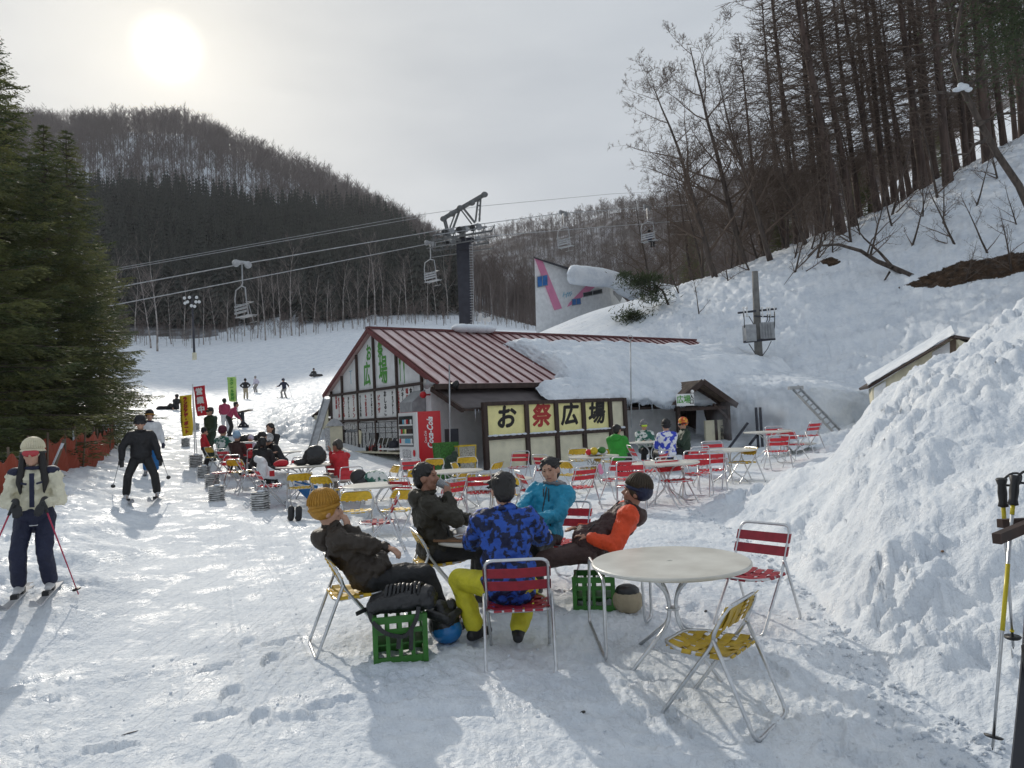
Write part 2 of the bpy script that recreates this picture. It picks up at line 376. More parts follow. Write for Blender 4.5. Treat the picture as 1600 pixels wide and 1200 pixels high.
def relief(x, y):
    """snow surface relief, in metres"""
    r = np.hypot(x, y); ys = np.where(y > .5, y, 1.0); px = 800 + F * x / ys
    ph = pile(x, y); pm = sstep(0.02, .3, ph)
    near = 1 - sstep(25, 60, r)
    lane = sstep(600, 380, px) * sstep(2, 6, r) * sstep(60, 200, px)
    z = fbm(x * 1.3, y * 1.3, 2, 1) * .035 * near * (1 - .7 * lane)
    u_ = x * .917 + y * .40; v_ = y * .917 - x * .40; trk = lane * (1 - sstep(25, 45, r)); z = z + trk * (fbm(u_ * 7 + fbm(v_ * .2, v_ * .0, 2, 3) * 2, v_ * .10, 3, 21, .6) * .022 + np.clip(fbm(u_ * 16, v_ * .06, 2, 23) - .12, 0, 1) * -.05)
    z = z + prints(x, y)
    z = z + (fbm(x * 5.5, y * 5.5, 3, 5, .6, 1) * .042 * (1 - .65 * lane)) * (1 - sstep(14, 30, r))
    z = z + fbm(x * 12, y * 12, 3, 9, .6, 2) * .030 * (1 - sstep(9, 18, r)) * (1 - .62 * lane) * (.6 + .8 * sstep(-.2, .2, fbm(x * .9, y * .9, 2, 15)))
    # foot holes
    h = pnoise(x * 3.1, y * 3.1, 40); z = z - np.clip(h - .28, 0, 1) * .16 * (1 - lane) * (1 - sstep(14, 30, r)) * (1 - pm)
    w1 = fbm(x * .5, y * .5, 2, 77) * .8; w2 = fbm(x * .5, y * .5, 2, 78) * .8
    vary = .18 + 1.15 * sstep(-.22, .30, fbm(x * .55, y * .55, 2, 88)); lump = fbm((x + w1) * .8, (y + w2) * .8, 2, 50, .5) * .40 + fbm((x + w1) * 1.9, (y + w2) * 2.4, 2, 55, .5, 2) * .26 * vary + fbm((x + w1) * 4.6, (y + w2) * 5.2, 2, 57, .5, 2) * .12 * vary + fbm(x * 11, y * 12, 3, 60, .6, 2) * .030
    wx, wy = x + fbm(x * 3, y * 3, 2, 91) * .25, y + fbm(x * 3, y * 3, 2, 92) * .25
    lump = lump + (worley(wx * 1.5, wy * 1.9, 1) * .17 + worley(wx * 3.6, wy * 4.2, 2) * .10) * vary * .9 + worley(wx * 8, wy * 9, 3) * .035 - .12
    z = z + worley(wx * 6.5, wy * 7.5, 5) * .020 * sstep(.05, .3, fbm(x * .7, y * .7, 2, 33) + .35 * sstep(1000, 1150, px)) * (1 - pm) * (1 - sstep(8, 14, r))
    z = z + lump * pm * (1 - sstep(16, 22, r))
    # rough banks beside the lane and round the far edge of the yard
    hb = sstep(1150, 1300, px) * sstep(17, 24, r) * (1 - sstep(45, 70, r)) + sstep(980, 1060, px) * sstep(28, 34, r) * (1 - sstep(45, 70, r))
    z = z + np.clip(hb, 0, 1) * (worley(x * .8, y * 1.1, 7) * .22 + fbm(x * .55, y * .9, 4, 66, .55, 1) * .35 + fbm(x * 2.0, y * 2.6, 4, 69, .62, 2) * .34 + worley(x * 2.2, y * 2.8, 8) * .16 + worley(x * 4.5, y * 5.5, 9) * .07)
    lb = sstep(235, 100, px + fbm(x*.8, y*.8, 2, 12)*80) * sstep(7, 10, r) * (1 - sstep(25, 40, r))
    z = z + lb * (fbm(x * 1.1, y * 1.1, 4, 90, .6, 1) * .22 + .18)
    far = sstep(60, 130, r); z = z + far * fbm(x * .02, y * .02, 4, 99) * np.minimum(r * .02, 12) * sstep(100, 200, r)
    return z
def H(x, y): return Hbase(x, y) + pile(x, y)
def gz(x, y): return float(H(x, y) + 0 * relief(np.array(float(x)), np.array(float(y))))
def gzr(x, y): return float(H(x, y) + relief(np.array(float(x)), np.array(float(y))))
def G(px, py, ymin=2.0, ymax=170.0):
    """the spot of ground seen at this pixel of the photograph"""
    dr = P(px, py, 1.0) - Vector((0, 0, CAM_Z)); ys = np.geomspace(ymin, ymax, 1500); xs = dr.x * ys; d = (CAM_Z + dr.z * ys) - H(xs, ys)
    k = np.argmax(d < 0) if (d < 0).any() else len(ys) - 1
    return Vector((float(xs[k]), float(ys[k]), float(H(xs[k], ys[k]))))
def at(px, Y):
    x = (px - 800) / F * Y
    for _ in range(3):
        v = Vector((x, Y, gzr(x, Y))); x += (px - proj(v)[0]) / F * Y
    return Vector((x, Y, gzr(x, Y)))

M = {}
M['snow'] = snow_material('snow_ground', tracks=True)
M['snow_plain'] = snow_material('snow_bank')
M['floor_dark'] = mat('forest_floor_litter_and_shade', (.05, .045, .04), .95, noise=0, col2=(.30, .31, .33), nscale=.22, detail=6)  # litter and snow toned dark: the wood's shade put into the ground colour
M['floor_brown'] = mat('forest_floor_leaves', (.07, .05, .04), .95, noise=0, col2=(.36, .36, .38), nscale=.06, detail=7)

M['earth'] = mat('dark_bare_earth', (.022, .014, .009), .95, noise=0, col2=(.075, .042, .024), nscale=3, bump=.8, bscale=6, bdist=.1)
def ground_mesh():
    az = np.concatenate([np.arange(-180, -42, 4.0), np.arange(-42, 42, .13), np.arange(42, 180, 4.0)]) * math.pi / 180
    rr = np.concatenate([[.35, .6, .9, 1.2], np.exp(np.arange(math.log(1.45), math.log(60), .0068)), np.exp(np.arange(math.log(60), math.log(1500), .016))])
    A, RR = np.meshgrid(az, rr); x = RR * np.sin(A); y = RR * np.cos(A); z = H(x, y) + relief(x, y)
    n, m = x.shape; co = np.stack([x, y, z], -1).reshape(-1, 3)
    i, j = np.meshgrid(np.arange(n - 1), np.arange(m), indexing='ij'); j2 = (j + 1) % m
    q = np.stack([i * m + j, i * m + j2, (i + 1) * m + j2, (i + 1) * m + j], -1).reshape(-1, 4)[:, ::-1]
    me = bpy.data.meshes.new('snow_ground'); me.vertices.add(len(co)); me.vertices.foreach_set('co', co.ravel())
    me.loops.add(q.size); me.loops.foreach_set('vertex_index', q.ravel().astype(np.int32))
    me.polygons.add(len(q)); me.polygons.foreach_set('loop_start', np.arange(len(q), dtype=np.int32) * 4)
    me.polygons.foreach_set('use_smooth', np.ones(len(q), bool))
    cr = RR[:-1].ravel(); cx = x[:-1].ravel(); cy = y[:-1].ravel(); px = np.where(cy > 1, 800 + F * cx / np.maximum(cy, 1), 3000)
    mi = np.zeros(len(q), np.int32); jit = fbm(cx * .03, cy * .03, 3, 5) * 30
    mi[(cr + jit > 168) & (px < 800) & (px > -800)] = 1; mi[(cr + jit > 285) & (px < 640)] = 0; mi[(cr > 175) & (px >= 800)] = 2; mi[(cr > 400) & (px > 740)] = 2
    me.polygons.foreach_set('material_index', mi)
    for k in ('snow', 'floor_dark', 'floor_brown', 'earth'): me.materials.append(M[k])
    at_ = me.attributes.new('lane', 'FLOAT', 'POINT'); ppx = np.where(y > .5, 800 + F * x / np.maximum(y, .5), 3000)
    at_.data.foreach_set('value', (sstep(600, 380, ppx) * (1 - sstep(60, 120, RR)) * sstep(-200,150,ppx)).ravel().astype(np.float32))
    w_ = np.maximum(x * _f.x + y * _f.y + (z - CAM_Z) * _f.z, .1); qx = 800 + F * (x * _r.x + y * _r.y + (z - CAM_Z) * _r.z) / w_; qy = 600 - F * (x * _u.x + y * _u.y + (z - CAM_Z) * _u.z) / w_
    ea = np.zeros_like(x); vis = (y > 24) & (RR < 60); band = lambda t_, b_, k: sstep(-k, k, np.minimum(qy - t_, b_ - qy))
    t_ = np.interp(qx, [1408, 1450, 1500, 1560, 1640], [450, 428, 409, 400, 383]); b_ = np.interp(qx, [1408, 1450, 1490, 1530, 1570, 1640], [450, 449, 448, 437, 433, 414]); ea = np.where(vis & (qx > 1404) & (qx < 1700), band(t_, b_, 9), ea)
    t_ = np.interp(qx, [1280, 1296, 1316], [408, 402, 408]); ea = np.where(vis & (qx > 1280) & (qx < 1316), band(t_, 818 - t_, 6), ea)
    a3 = me.attributes.new('earth', 'FLOAT', 'POINT'); a3.data.foreach_set('value', ea.ravel().astype(np.float32))
    me.update(calc_edges=True); me.validate()
    return tag(link('snow_ground', me), kind='structure', label='trampled snow covering the yard, the ski run and the hills')
ground = ground_mesh()

# ------------------------------------------------------------------ plant material
M['bark'] = mat('grey_brown_bark', (.075, .058, .048), .9, noise=.4, nscale=6, bump=.5, bscale=18, stretch=(1, 1, .2))
M['bark_red'] = mat('larch_bark', (.075, .050, .040), .9, noise=.45, nscale=5, bump=.6, bscale=14, stretch=(1, 1, .15))
M['twig'] = mat('bare_twigs', (.115, .082, .062), .9)
M['birch'] = mat('pale_birch_bark', (.42, .39, .36), .8, col2=(.16, .13, .12), nscale=3, stretch=(1, 1, .5))
M['birch_twig'] = mat('birch_twigs', (.20, .165, .15), .9)
M['wood_far'] = mat('far_wood_twigs', (.15, .118, .105), .95)
M['wood_far2'] = mat('far_wood_twigs_grey', (.20, .17, .16), .95)
M['fir'] = mat('fir_needles', (.060, .085, .036), .55, noise=0, col2=(.17, .175, .060), nscale=1.1, detail=2, spec=.4)
M['fir2'] = mat('far_conifer_needles', (.030, .036, .032), .9, noise=0, col2=(.055, .062, .05), nscale=.15, detail=2)
M['pine'] = mat('pine_needles', (.05, .07, .03), .6, noise=.4, nscale=2)

def backlit(m, w=.35):
    t = m.node_tree; b = t.nodes['Principled BSDF']; o = t.nodes['Material Output']; tr = t.nodes.new('ShaderNodeBsdfTranslucent'); mx_ = t.nodes.new('ShaderNodeMixShader'); mx_.inputs[0].default_value = w
    l = b.inputs['Base Color'].links
    if l: t.links.new(l[0].from_socket, tr.inputs['Color'])
    else: tr.inputs['Color'].default_value = b.inputs['Base Color'].default_value
    t.links.new(b.outputs[0], mx_.inputs[1]); t.links.new(tr.outputs[0], mx_.inputs[2]); t.links.new(mx_.outputs[0], o.inputs['Surface'])
backlit(M['fir'], .4); backlit(M['pine'], .35)
def rv(r=1.0): return Vector((rnd.uniform(-r, r), rnd.uniform(-r, r), rnd.uniform(-r, r)))
def limb(mb, p, d, ln, rad, seg, n, wander, up=0.0, grav=0):
    pts = [p.copy()]; rs = [rad]
    for i in range(seg):
        d = (d + rv(wander) + Vector((0, 0, up))).normalized()
        p = p + d * ln / seg; pts.append(p.copy()); rs.append(rad * (1 - .82 * (i + 1) / seg))
    mb.tube(pts, rs, n, cap=False); return pts, rs, d
def bare_tree(h, seed, spread=.5, levels=3, forks=6, mt='bark', mc='twig', clear=.25, rad=None, lean=(0, 0), fine=1.0, nb=(9, 6, 5), trunkseg=9):
    """returns (trunk mesh, crown mesh)"""
    st = rnd.getstate(); rnd.seed(seed)
    T = MB(); C = MB(); rad = rad or h * .016
    p = Vector((0, 0, -.4)); d = Vector((lean[0], lean[1], 1)).normalized(); pts = [p.copy()]; rs = [rad * 1.15]
    for i in range(trunkseg):
        d = (d + rv(.07) + Vector((0, 0, .04))).normalized(); p = p + d * (h * .9) / trunkseg; pts.append(p.copy()); rs.append(rad * (1 - .86 * (i + 1) / trunkseg))
    T.tube(pts, rs, 7, cap=False)
    def grow(base_pts, base_rs, ln, lvl, outd):
        k = nb[min(lvl, len(nb) - 1)]
        for b in range(k):
            t = rnd.uniform(clear if lvl == 0 else .15, 1.0) * (len(base_pts) - 1); i = min(int(t), len(base_pts) - 2); q = base_pts[i].lerp(base_pts[i + 1], t - i)
            ax = (base_pts[i + 1] - base_pts[i]).normalized(); a = rnd.uniform(0, 6.283)
            o = Vector((math.cos(a), math.sin(a), 0)) if lvl == 0 else (ax.orthogonal().normalized())
            if lvl > 0: o.rotate(Matrix.Rotation(a, 3, ax))
            dd = (ax * (1 - spread) + o * spread * (1.2 if lvl == 0 else 1.0) + Vector((0, 0, .12))).normalized()
            l2 = ln * rnd.uniform(.6, 1.1) * (1.15 - .6 * t / (len(base_pts) - 1)); r2 = max(.006 * fine, base_rs[i] * .5)
            ps, rr, d2 = limb(C, q, dd, l2, r2, 5 if lvl < 2 else 3, 4 if lvl == 0 else 3, .16, .05)
            if lvl < levels - 1: grow(ps, rr, l2 * .5, lvl + 1, dd)
    grow(pts, rs, h * .42, 0, None)
    rnd.setstate(st)
    return T.mesh('trunk', M[mt], True), C.mesh('crown', M[mc])
def larch(h, seed, lean=(0, 0), z0=.14, mt='bark_red', mc='twig', nbr=190, blen=.155):
    st = rnd.getstate(); rnd.seed(seed)
    T = MB(); C = MB(); rad = h * .0105; pts = []; rs = []
    d = Vector((lean[0], lean[1], 1)).normalized(); p = Vector((0, 0, -.6))
    for i in range(13):
        pts.append(p.copy()); rs.append(rad * (1.25 if i == 0 else 1) * (1 - .9 * i / 12)); d = (d + rv(.012)).normalized(); p = p + d * (h + .6) / 12
    T.tube(pts, rs, 8, cap=False)
    for b in range(nbr):
        f = z0 + (1 - z0) * (b / nbr) ** .85; t = f * 12; i = min(int(t), 11); q = pts[i].lerp(pts[i + 1], t - i)
        a = rnd.uniform(0, 6.283); ln = h * blen * rnd.uniform(.35, 1.3) * (1.1 - .8 * max(0, (f - .35) / .65)) * (1 if f > .32 else .6)
        dd = Vector((math.cos(a), math.sin(a), rnd.uniform(-.3, .35))).normalized()
        ps, rr, _ = limb(C, q, dd, ln, max(.012, rad * .16), 6, 3, .17, rnd.uniform(.0, .13))
        for k in range(12):
            tt = rnd.uniform(.15, 1) * 5; j = min(int(tt), 4); q2 = ps[j].lerp(ps[j + 1], tt - j); ax = (ps[j + 1] - ps[j]).normalized()
            o = Vector((-ax.y, ax.x, 0)) * rnd.choice((-1, 1)) + rv(.3); limb(C, q2, (ax * .8 + o).normalized(), ln * rnd.uniform(.12, .34), .015, 2, 3, .15, .05)
    rnd.setstate(st)
    return T.mesh('trunk', M[mt], True), C.mesh('crown', M[mc])
def fir_mesh(h, rbase, seed, dens=1.0):
    rs_ = np.random.RandomState(seed); V = []; 
    T = MB(); T.tube([(0, 0, -.5), (0, 0, h * .5), (0, 0, h)], [h * .017, h * .009, .01], 8, cap=False)
    z = .35
    while z < h - .1:
        f = z / h; rr = rbase * (1 - f) ** .80 * rs_.uniform(.85, 1.1); nbr = max(4, int(8 * (1 - f * .4)))
        a0 = rs_.uniform(0, 6.28)
        for b in range(nbr):
            a = a0 + b * 6.283 / nbr + rs_.uniform(-.25, .25); L_ = rr * rs_.uniform(.72, 1.12); 
            sl = -.12 - .18 * (1 - f) + rs_.uniform(-.1, .1)
            ca, sa = math.cos(a), math.sin(a)
            ts = np.arange(.12, 1.0, .085 / max(L_, .4)); n = len(ts)
            droop = sl * ts + .28 * ts ** 2 * (.6 + .4 * f)
            ax = np.stack([ca * ts * L_, sa * ts * L_, z + droop * L_], -1)
            T.tube([(0, 0, z)] + [tuple(ax[min(int(k), n - 1)]) for k in (n * .4, n * .8, n - 1)], [.03, .02, .012, .004], 3, cap=False)
            side = np.array([-sa, ca, 0]); fw = np.array([ca, sa, sl + .5 * .28])
            for sgn in (-1, 1):
                tl = np.clip(.42 * L_ * (1 - ts) ** .8 + .14, .1, .75) * rs_.uniform(.75, 1.15, n)
                for k in range(n):
                    dr = side * sgn * .8 + fw * .62 + np.array([0, 0, rs_.uniform(-.22, .08)]); dr /= np.linalg.norm(dr)
                    m = max(3, int(tl[k] / .052 * dens)); u = (np.arange(m) + rs_.uniform(0, 1, m)) / m
                    base = ax[k] + dr * (u * tl[k])[:, None] + np.array([0, 0, -1]) * (u ** 2 * tl[k] * .25)[:, None]
                    s2 = np.cross(dr, [0, 0, 1.0]); s2 /= np.linalg.norm(s2) + 1e-9
                    sd = rs_.choice([-1, 1], m)[:, None]
                    tip = base + dr * .085 + s2 * sd * rs_.uniform(.03, .075, (m, 1)) + rs_.uniform(-.03, .03, (m, 3)) + np.array([0, 0, .012])
                    w = (dr * .034 + np.array([0, 0, .016]))[None, :]
                    V.append(np.stack([base - w, base + w + rs_.uniform(-.01, .01, (m, 3)), tip], 1).reshape(-1, 3))
        z += .20 + .16 * (1 - f) * rs_.uniform(.7, 1.2)
    V = np.concatenate(V); nt_ = len(V) // 3
    me = bpy.data.meshes.new('crown'); me.vertices.add(len(V)); me.vertices.foreach_set('co', V.ravel())
    me.loops.add(len(V)); me.loops.foreach_set('vertex_index', np.arange(len(V), dtype=np.int32)); me.polygons.add(nt_)
    me.polygons.foreach_set('loop_start', np.arange(nt_, dtype=np.int32) * 3); me.materials.append(M['fir']); me.update(calc_edges=True)
    return T.mesh('trunk', M['bark'], True), me
def tree_thing(name, tm, cm, loc, rz, label, cat='tree', group=None, sc=1.0):
    e = empty(name, loc, rz, label, cat, group); e.scale = (sc,) * 3
    link('trunk', tm, e); link('crown', cm, e); return e

ORD = 'first second third fourth fifth sixth seventh eighth ninth tenth eleventh twelfth thirteenth fourteenth fifteenth sixteenth seventeenth eighteenth nineteenth twentieth'.split() + ['twenty-' + w for w in 'first second third fourth fifth sixth seventh eighth ninth'.split()] + ['thirtieth'] + ['thirty-' + w for w in 'first second third fourth fifth sixth seventh eighth ninth'.split()]
def ordinal(pxs, i): return ORD[sorted(pxs).index(pxs[i])]
# big firs beside the run
fA = fir_mesh(13.0, 4.0, 1); fB = fir_mesh(11.0, 3.3, 2)
for px, Y, (t_, c_), rz, sc, lb in (
    (-12, 20.0, fA, .3, .95, 'tallest dark fir behind the orange netting, its tip in the sky'),
    (-150, 15.0, fA, 2.0, 1.02, 'huge near fir tree beside the run, cut off by the picture edge'),
    (112, 25.0, fB, 4.0, 1.0, 'shorter fir with low boughs spreading over the snow beside the run'),
    (-40, 27.0, fB, 1.2, 1.3, 'dark fir standing behind the tall fir beside the orange netting'),
    (160, 36.0, fB, 5.0, .85, 'small far fir at the end of the row along the run'),
    (-420, 15.0, fB, 3.0, 1.25, 'fir tree outside the row, left of the huge near fir'),
    (76, 22.5, fB, 2.2, .93, 'fir squeezed between the tallest fir and the low-boughed one'),
    (30, 44.0, fA, .9, .85, 'fir tree farthest up the row beside the run')):
    p = at(px, Y); tree_thing('fir_tree', t_, c_, p, rz, lb, group='fir trees along the ski run', sc=sc)

# pale birches along the foot of the wooded hill
bp = [bare_tree(17, 11 + i, .42, 3, mt='birch', mc='birch_twig', clear=.35, rad=.15, nb=(15, 5, 4), lean=(rnd.uniform(-.08, .08), 0), fine=1.6) for i in range(4)]
lst = [(176, 128, 1.15), (236, 132, 1.1), (246, 126, 1.25), (268, 140, .8), (318, 138, .75), (338, 146, .8), (356, 140, .7), (402, 142, .9), (415, 134, 1.05), (430, 145, 1.0), (438, 136, .95),
       (456, 139, 1.15), (474, 146, .8), (490, 143, .85), (512, 150, .8), (520, 142, .6), (536, 148, .95), (560, 150, .8), (575, 152, 1.05), (586, 146, 1.2), (600, 155, .9), (622, 152, .75), (636, 150, .95), (648, 158, .9),
       (668, 150, .75), (682, 155, .8), (700, 152, .9), (744, 150, .8), (770, 156, .7), (792, 150, .7), (212, 141, .9), (382, 149, .8), (288, 147, .9), (552, 141, .6), (612, 143, .5), (660, 144, .45), (300, 133, .45)]
for i, (px, Y, s_) in enumerate(lst):
    t_, c_ = bp[i % 4]; p = at(px, Y)
    tree_thing('birch_tree', t_, c_, p, rnd.uniform(0, 6), ordinal([a[0] + .001 * k for k, a in enumerate(lst)], i) + ' bare birch from the left at the foot of the dark wooded hill', group='birches along the foot of the wooded hill', sc=s_ * rnd.uniform(.9, 1.05))

# far woods: nearest ones singly, the rest as a mass
def spiky(h, seed, layers=13, w=.17):
    rs_ = np.random.RandomState(seed); m = MB(); m.tube([(0, 0, -1), (0, 0, h)], [h * .012, .02], 3, cap=False)
    for l in range(layers):
        f = l / layers; z = h * (.10 + .88 * f); rr = h * w * (1 - f) ** .85 + .12; a0 = rs_.uniform(0, 6)
        for k in range(8):
            a = a0 + k * .785 + rs_.uniform(-.2, .2); r2 = rr * rs_.uniform(.65, 1.15); da = .34
            tip = (math.cos(a) * r2, math.sin(a) * r2, z - r2 * .45)
            m.add([(0, 0, z + h * .05), (math.cos(a - da) * r2 * .55, math.sin(a - da) * r2 * .55, z - r2 * .28), tip, (math.cos(a + da) * r2 * .55, math.sin(a + da) * r2 * .55, z - r2 * .28)], [(0, 1, 2), (0, 2, 3)])
    return m.mesh('conifer_tree', M['fir2'])
def fuzzy(h, seed, matn='wood_far', k1=14, k2=7, sp=.30):
    st = rnd.getstate(); rnd.seed(seed); m = MB(); tw = h * .011
    def blade(a, b, w):
        d = (b - a); s = d.cross(Vector((rnd.uniform(-1, 1), rnd.uniform(-1, 1), .2))); 
        if s.length < 1e-5: return
        s = s.normalized() * w; m.add([a - s, a + s, b], [(0, 1, 2)])
        s = s.cross(d).normalized() * w; m.add([a - s, a + s, b], [(0, 1, 2)])
    top = Vector((rnd.uniform(-.6, .6), rnd.uniform(-.6, .6), h)); m.tube([(0, 0, -1), top * .5 + Vector((.1, 0, 0)), top], [tw, tw * .7, tw * .15], 3, cap=False)
    for i in range(k1):
        f = rnd.uniform(.3, .95); q = top * f; a = rnd.uniform(0, 6.283); l = h * sp * (1.15 - f * .75) * rnd.uniform(.7, 1.2)
        e = q + Vector((math.cos(a) * l * .75, math.sin(a) * l * .75, l * .75)); blade(q, e, tw * .5)
        for j in range(k2):
            g = q.lerp(e, rnd.uniform(.25, 1)); e2 = g + (e - q).normalized() * l * .3 + Vector((rnd.uniform(-.3, .3) * l, rnd.uniform(-.3, .3) * l, rnd.uniform(0, .4) * l)); blade(g, e2, tw * .26)
    rnd.setstate(st); return m.mesh('bare_tree', M[matn])
con = [spiky(15, i) for i in range(3)]; fz = [fuzzy(12, 20 + i) for i in range(4)]; fg = [fuzzy(13, 30 + i, 'wood_far2') for i in range(3)]
def scatter(n, px0, px1, r0, r1, ok, seed, power=1.0):
    rs_ = np.random.RandomState(seed); out = []
    while len(out) < n:
        px = rs_.uniform(px0, px1); Y = (r0 ** (1 + power) + rs_.uniform() * (r1 ** (1 + power) - r0 ** (1 + power))) ** (1 / (1 + power))
        if ok(px, Y): out.append(((px - 800) / F * Y, Y, 0))
    a = np.array(out); a[:, 2] = H(a[:, 0], a[:, 1]) + relief(a[:, 0], a[:, 1]); return a
def wood(name, pts, protos, label, group, cat, nsingle, smin, smax, seed, mass_name, mass_label):
    rs_ = np.random.RandomState(seed); o_ = np.argsort(np.hypot(pts[:, 0], pts[:, 1])); pts = pts[o_]; firsts = {}
    for i in range(min(nsingle, len(pts))):
        k = rs_.randint(len(protos)); e = link(name, protos[k]); e.location = pts[i]; e.rotation_euler = (0, 0, rs_.uniform(0, 6.28)); s_ = rs_.uniform(smin, smax); e.scale = (s_, s_, s_ * rs_.uniform(.9, 1.15))
        tag(e, label, cat, group); firsts.setdefault(k, e)
    rest = pts[nsingle:]
    if not len(rest): return
    me = bpy.data.meshes.new(mass_name); me.from_pydata([tuple(p) for p in rest], [], []); o = link(mass_name, me); tag(o, mass_label, kind='stuff')
    g = bpy.data.node_groups.new(mass_name, 'GeometryNodeTree'); g.interface.new_socket('Geometry', in_out='INPUT', socket_type='NodeSocketGeometry'); g.interface.new_socket('Geometry', in_out='OUTPUT', socket_type='NodeSocketGeometry')
    gi = g.nodes.new('NodeGroupInput'); go = g.nodes.new('NodeGroupOutput'); ip = g.nodes.new('GeometryNodeInstanceOnPoints'); g2 = g.nodes.new('GeometryNodeGeometryToInstance')
    for k in sorted(firsts):
        oi = g.nodes.new('GeometryNodeObjectInfo'); oi.inputs['Object'].default_value = firsts[k]; g.links.new(oi.outputs['Geometry'], g2.inputs[0])
    rr_ = g.nodes.new('FunctionNodeRandomValue'); rr_.data_type = 'FLOAT_VECTOR'; rr_.inputs[0].default_value = (0, 0, 0); rr_.inputs[1].default_value = (0, 0, 6.28)
    rs2 = g.nodes.new('FunctionNodeRandomValue'); rs2.data_type = 'FLOAT'; rs2.inputs[2].default_value = smin; rs2.inputs[3].default_value = smax; rs2.inputs['Seed'].default_value = 5
    ri = g.nodes.new('FunctionNodeRandomValue'); ri.data_type = 'INT'; ri.inputs[4].default_value = 0; ri.inputs[5].default_value = len(firsts) - 1; ri.inputs['Seed'].default_value = 9
    ip.inputs['Pick Instance'].default_value = True
    g.links.new(gi.outputs[0], ip.inputs['Points']); g.links.new(g2.outputs[0], ip.inputs['Instance']); g.links.new(rr_.outputs[0], ip.inputs['Rotation']); g.links.new(rs2.outputs[1], ip.inputs['Scale']); g.links.new(ri.outputs[2], ip.inputs['Instance Index'])
    g.links.new(ip.outputs[0], go.inputs[0]); o.modifiers.new('scatter', 'NODES').node_group = g
wood('conifer_tree', scatter(3300, -350, 745, 158, 345, lambda px, Y: Y < 268 + max(0, px - 430) * .35 and (px < 620 or Y < 158 + (745 - px) * 1.6), 1), con, 'dark conifer in the plantation on the hill behind the run', 'conifers on the dark wooded hill', 'tree', 230, .75, 1.25, 1, 'conifer_forest', 'dense dark conifer plantation covering the lower hillside')
wood('bare_tree', scatter(4200, -350, 745, 268, 450, lambda px, Y: Y > 262 + max(0, px - 430) * .30, 2), fg, 'grey leafless tree on the upper part of the wooded hill', 'leafless trees on the upper hill', 'tree', 40, .9, 1.35, 2, 'ridge_wood', 'leafless grey wood along the ridge above the conifers')
wood('leafless_tree', scatter(6200, 690, 1750, 160, 640, lambda px, Y: Y > 160 and (Y < 620), 3, .6), fz, 'brown leafless tree in the valley behind the yard', 'leafless trees in the valley', 'tree', 220, .85, 1.3, 3, 'valley_wood', 'brown leafless wood covering the valley and far ridge')
wood('understorey_shrub', scatter(420, 170, 860, 134, 166, lambda px, Y: True, 4), fz, 'low leafless shrub at the edge of the wood behind the run', 'shrubs at the edge of the wood', 'shrub', 200, .18, .42, 4, 'undergrowth', 'leafless brush at the edge of the wood')

# larches and bare trees on the right-hand slope
lp = [larch(25, 50 + i, lean=(-.09 + .03 * (i % 3), -.02)) for i in range(5)]
lspots = [(1317, 46, 1.25), (1248, 50, 1.0), (1280, 54, 1.05), (1373, 50, .95), (1345, 57, 1.0), (1400, 56, 1.1), (1446, 49, 1.15), (1482, 46, 1.2), (1498, 56, 1.0), (1544, 46, 1.25), (1425, 62, 1.0), (1466, 60, .95),
          (1520, 58, 1.1), (1570, 55, 1.05), (1600, 50, 1.2), (1228, 58, .9), (1300, 62, .95), (1362, 66, 1.0), (1390, 70, 1.05), (1588, 64, 1.0), (1540, 68, 1.1), (1640, 58, 1.1), (1512, 50, .8), (1265, 66, .9), (1195, 62, .85), (1330, 52, .75), (1455, 70, 1), (1620, 70, 1.1), (1700, 52, 1.1), (1412, 49, .7), (1335, 47.5, 1.05), (1386, 53, 1.1), (1431, 54, .9), (1464, 52, 1.0), (1512, 60, 1.05), (1557, 61, .95), (1292, 50, .9)]
for i, (px, Y, s_) in enumerate(lspots):
    t_, c_ = lp[i % 5]; p = at(px, Y)
    tree_thing('larch_tree', t_, c_, p, rnd.uniform(-.7, .7), ordinal([a[0] + .001 * k for k, a in enumerate(lspots)], i) + ' leafless larch from the left on the snowy slope, ' + ('standing at the front' if Y < 52 else 'standing farther back'), group='larches on the snowy slope', sc=s_)
dp = [bare_tree(15, 71 + i, .62, 4, clear=.12, rad=.2, nb=(20, 10, 7, 5), lean=(-.22, 0), fine=1.7) for i in range(3)]
for i, (px, Y, s_, rz, lb) in enumerate(((1120, 47, 1.05, 0, 'spreading leafless tree lowest on the crest, beyond the pink and white building'), (1165, 50, 1.2, .5, 'spreading leafless tree beside the first larch on the slope'), (1205, 46, .95, .2, 'leafless tree leaning out over the utility pole'),
        (1085, 60, .8, .9, 'small leafless tree behind the crest of the slope'), (1262, 47, .8, -.4, 'crooked leafless tree among the larch trunks'), (1050, 70, .9, 1.4, 'thin leafless tree behind the crooked pine'),
        (1148, 56, .75, 2.4, 'low leafless tree filling the gap behind the utility pole'), (1188, 60, .85, 3.3, 'leafless tree behind the one leaning over the utility pole'), (1230, 49, .7, 4.1, 'short leafless tree at the foot of the first larches'), (1100, 50, .55, 5.2, 'small bushy leafless tree low on the crest near the mound'),
        (1020, 62, .7, 1.1, 'small leafless tree above the round snow mound'), (1290, 60, .8, 2.9, 'leafless tree seen between the larch trunks'), (1350, 62, .8, 0.4, 'leafless tree standing behind the larches in mid slope'))):
    t_, c_ = dp[i % 3]; tree_thing('spreading_tree', t_, c_, at(px, Y), rz, lb, group='leafless trees on the crest', sc=s_)
sb = [bare_tree(3.2, 90 + i, .6, 3, clear=.05, rad=.045, nb=(8, 6, 4), lean=(-.3, -.1), fine=.9, trunkseg=6) for i in range(3)]
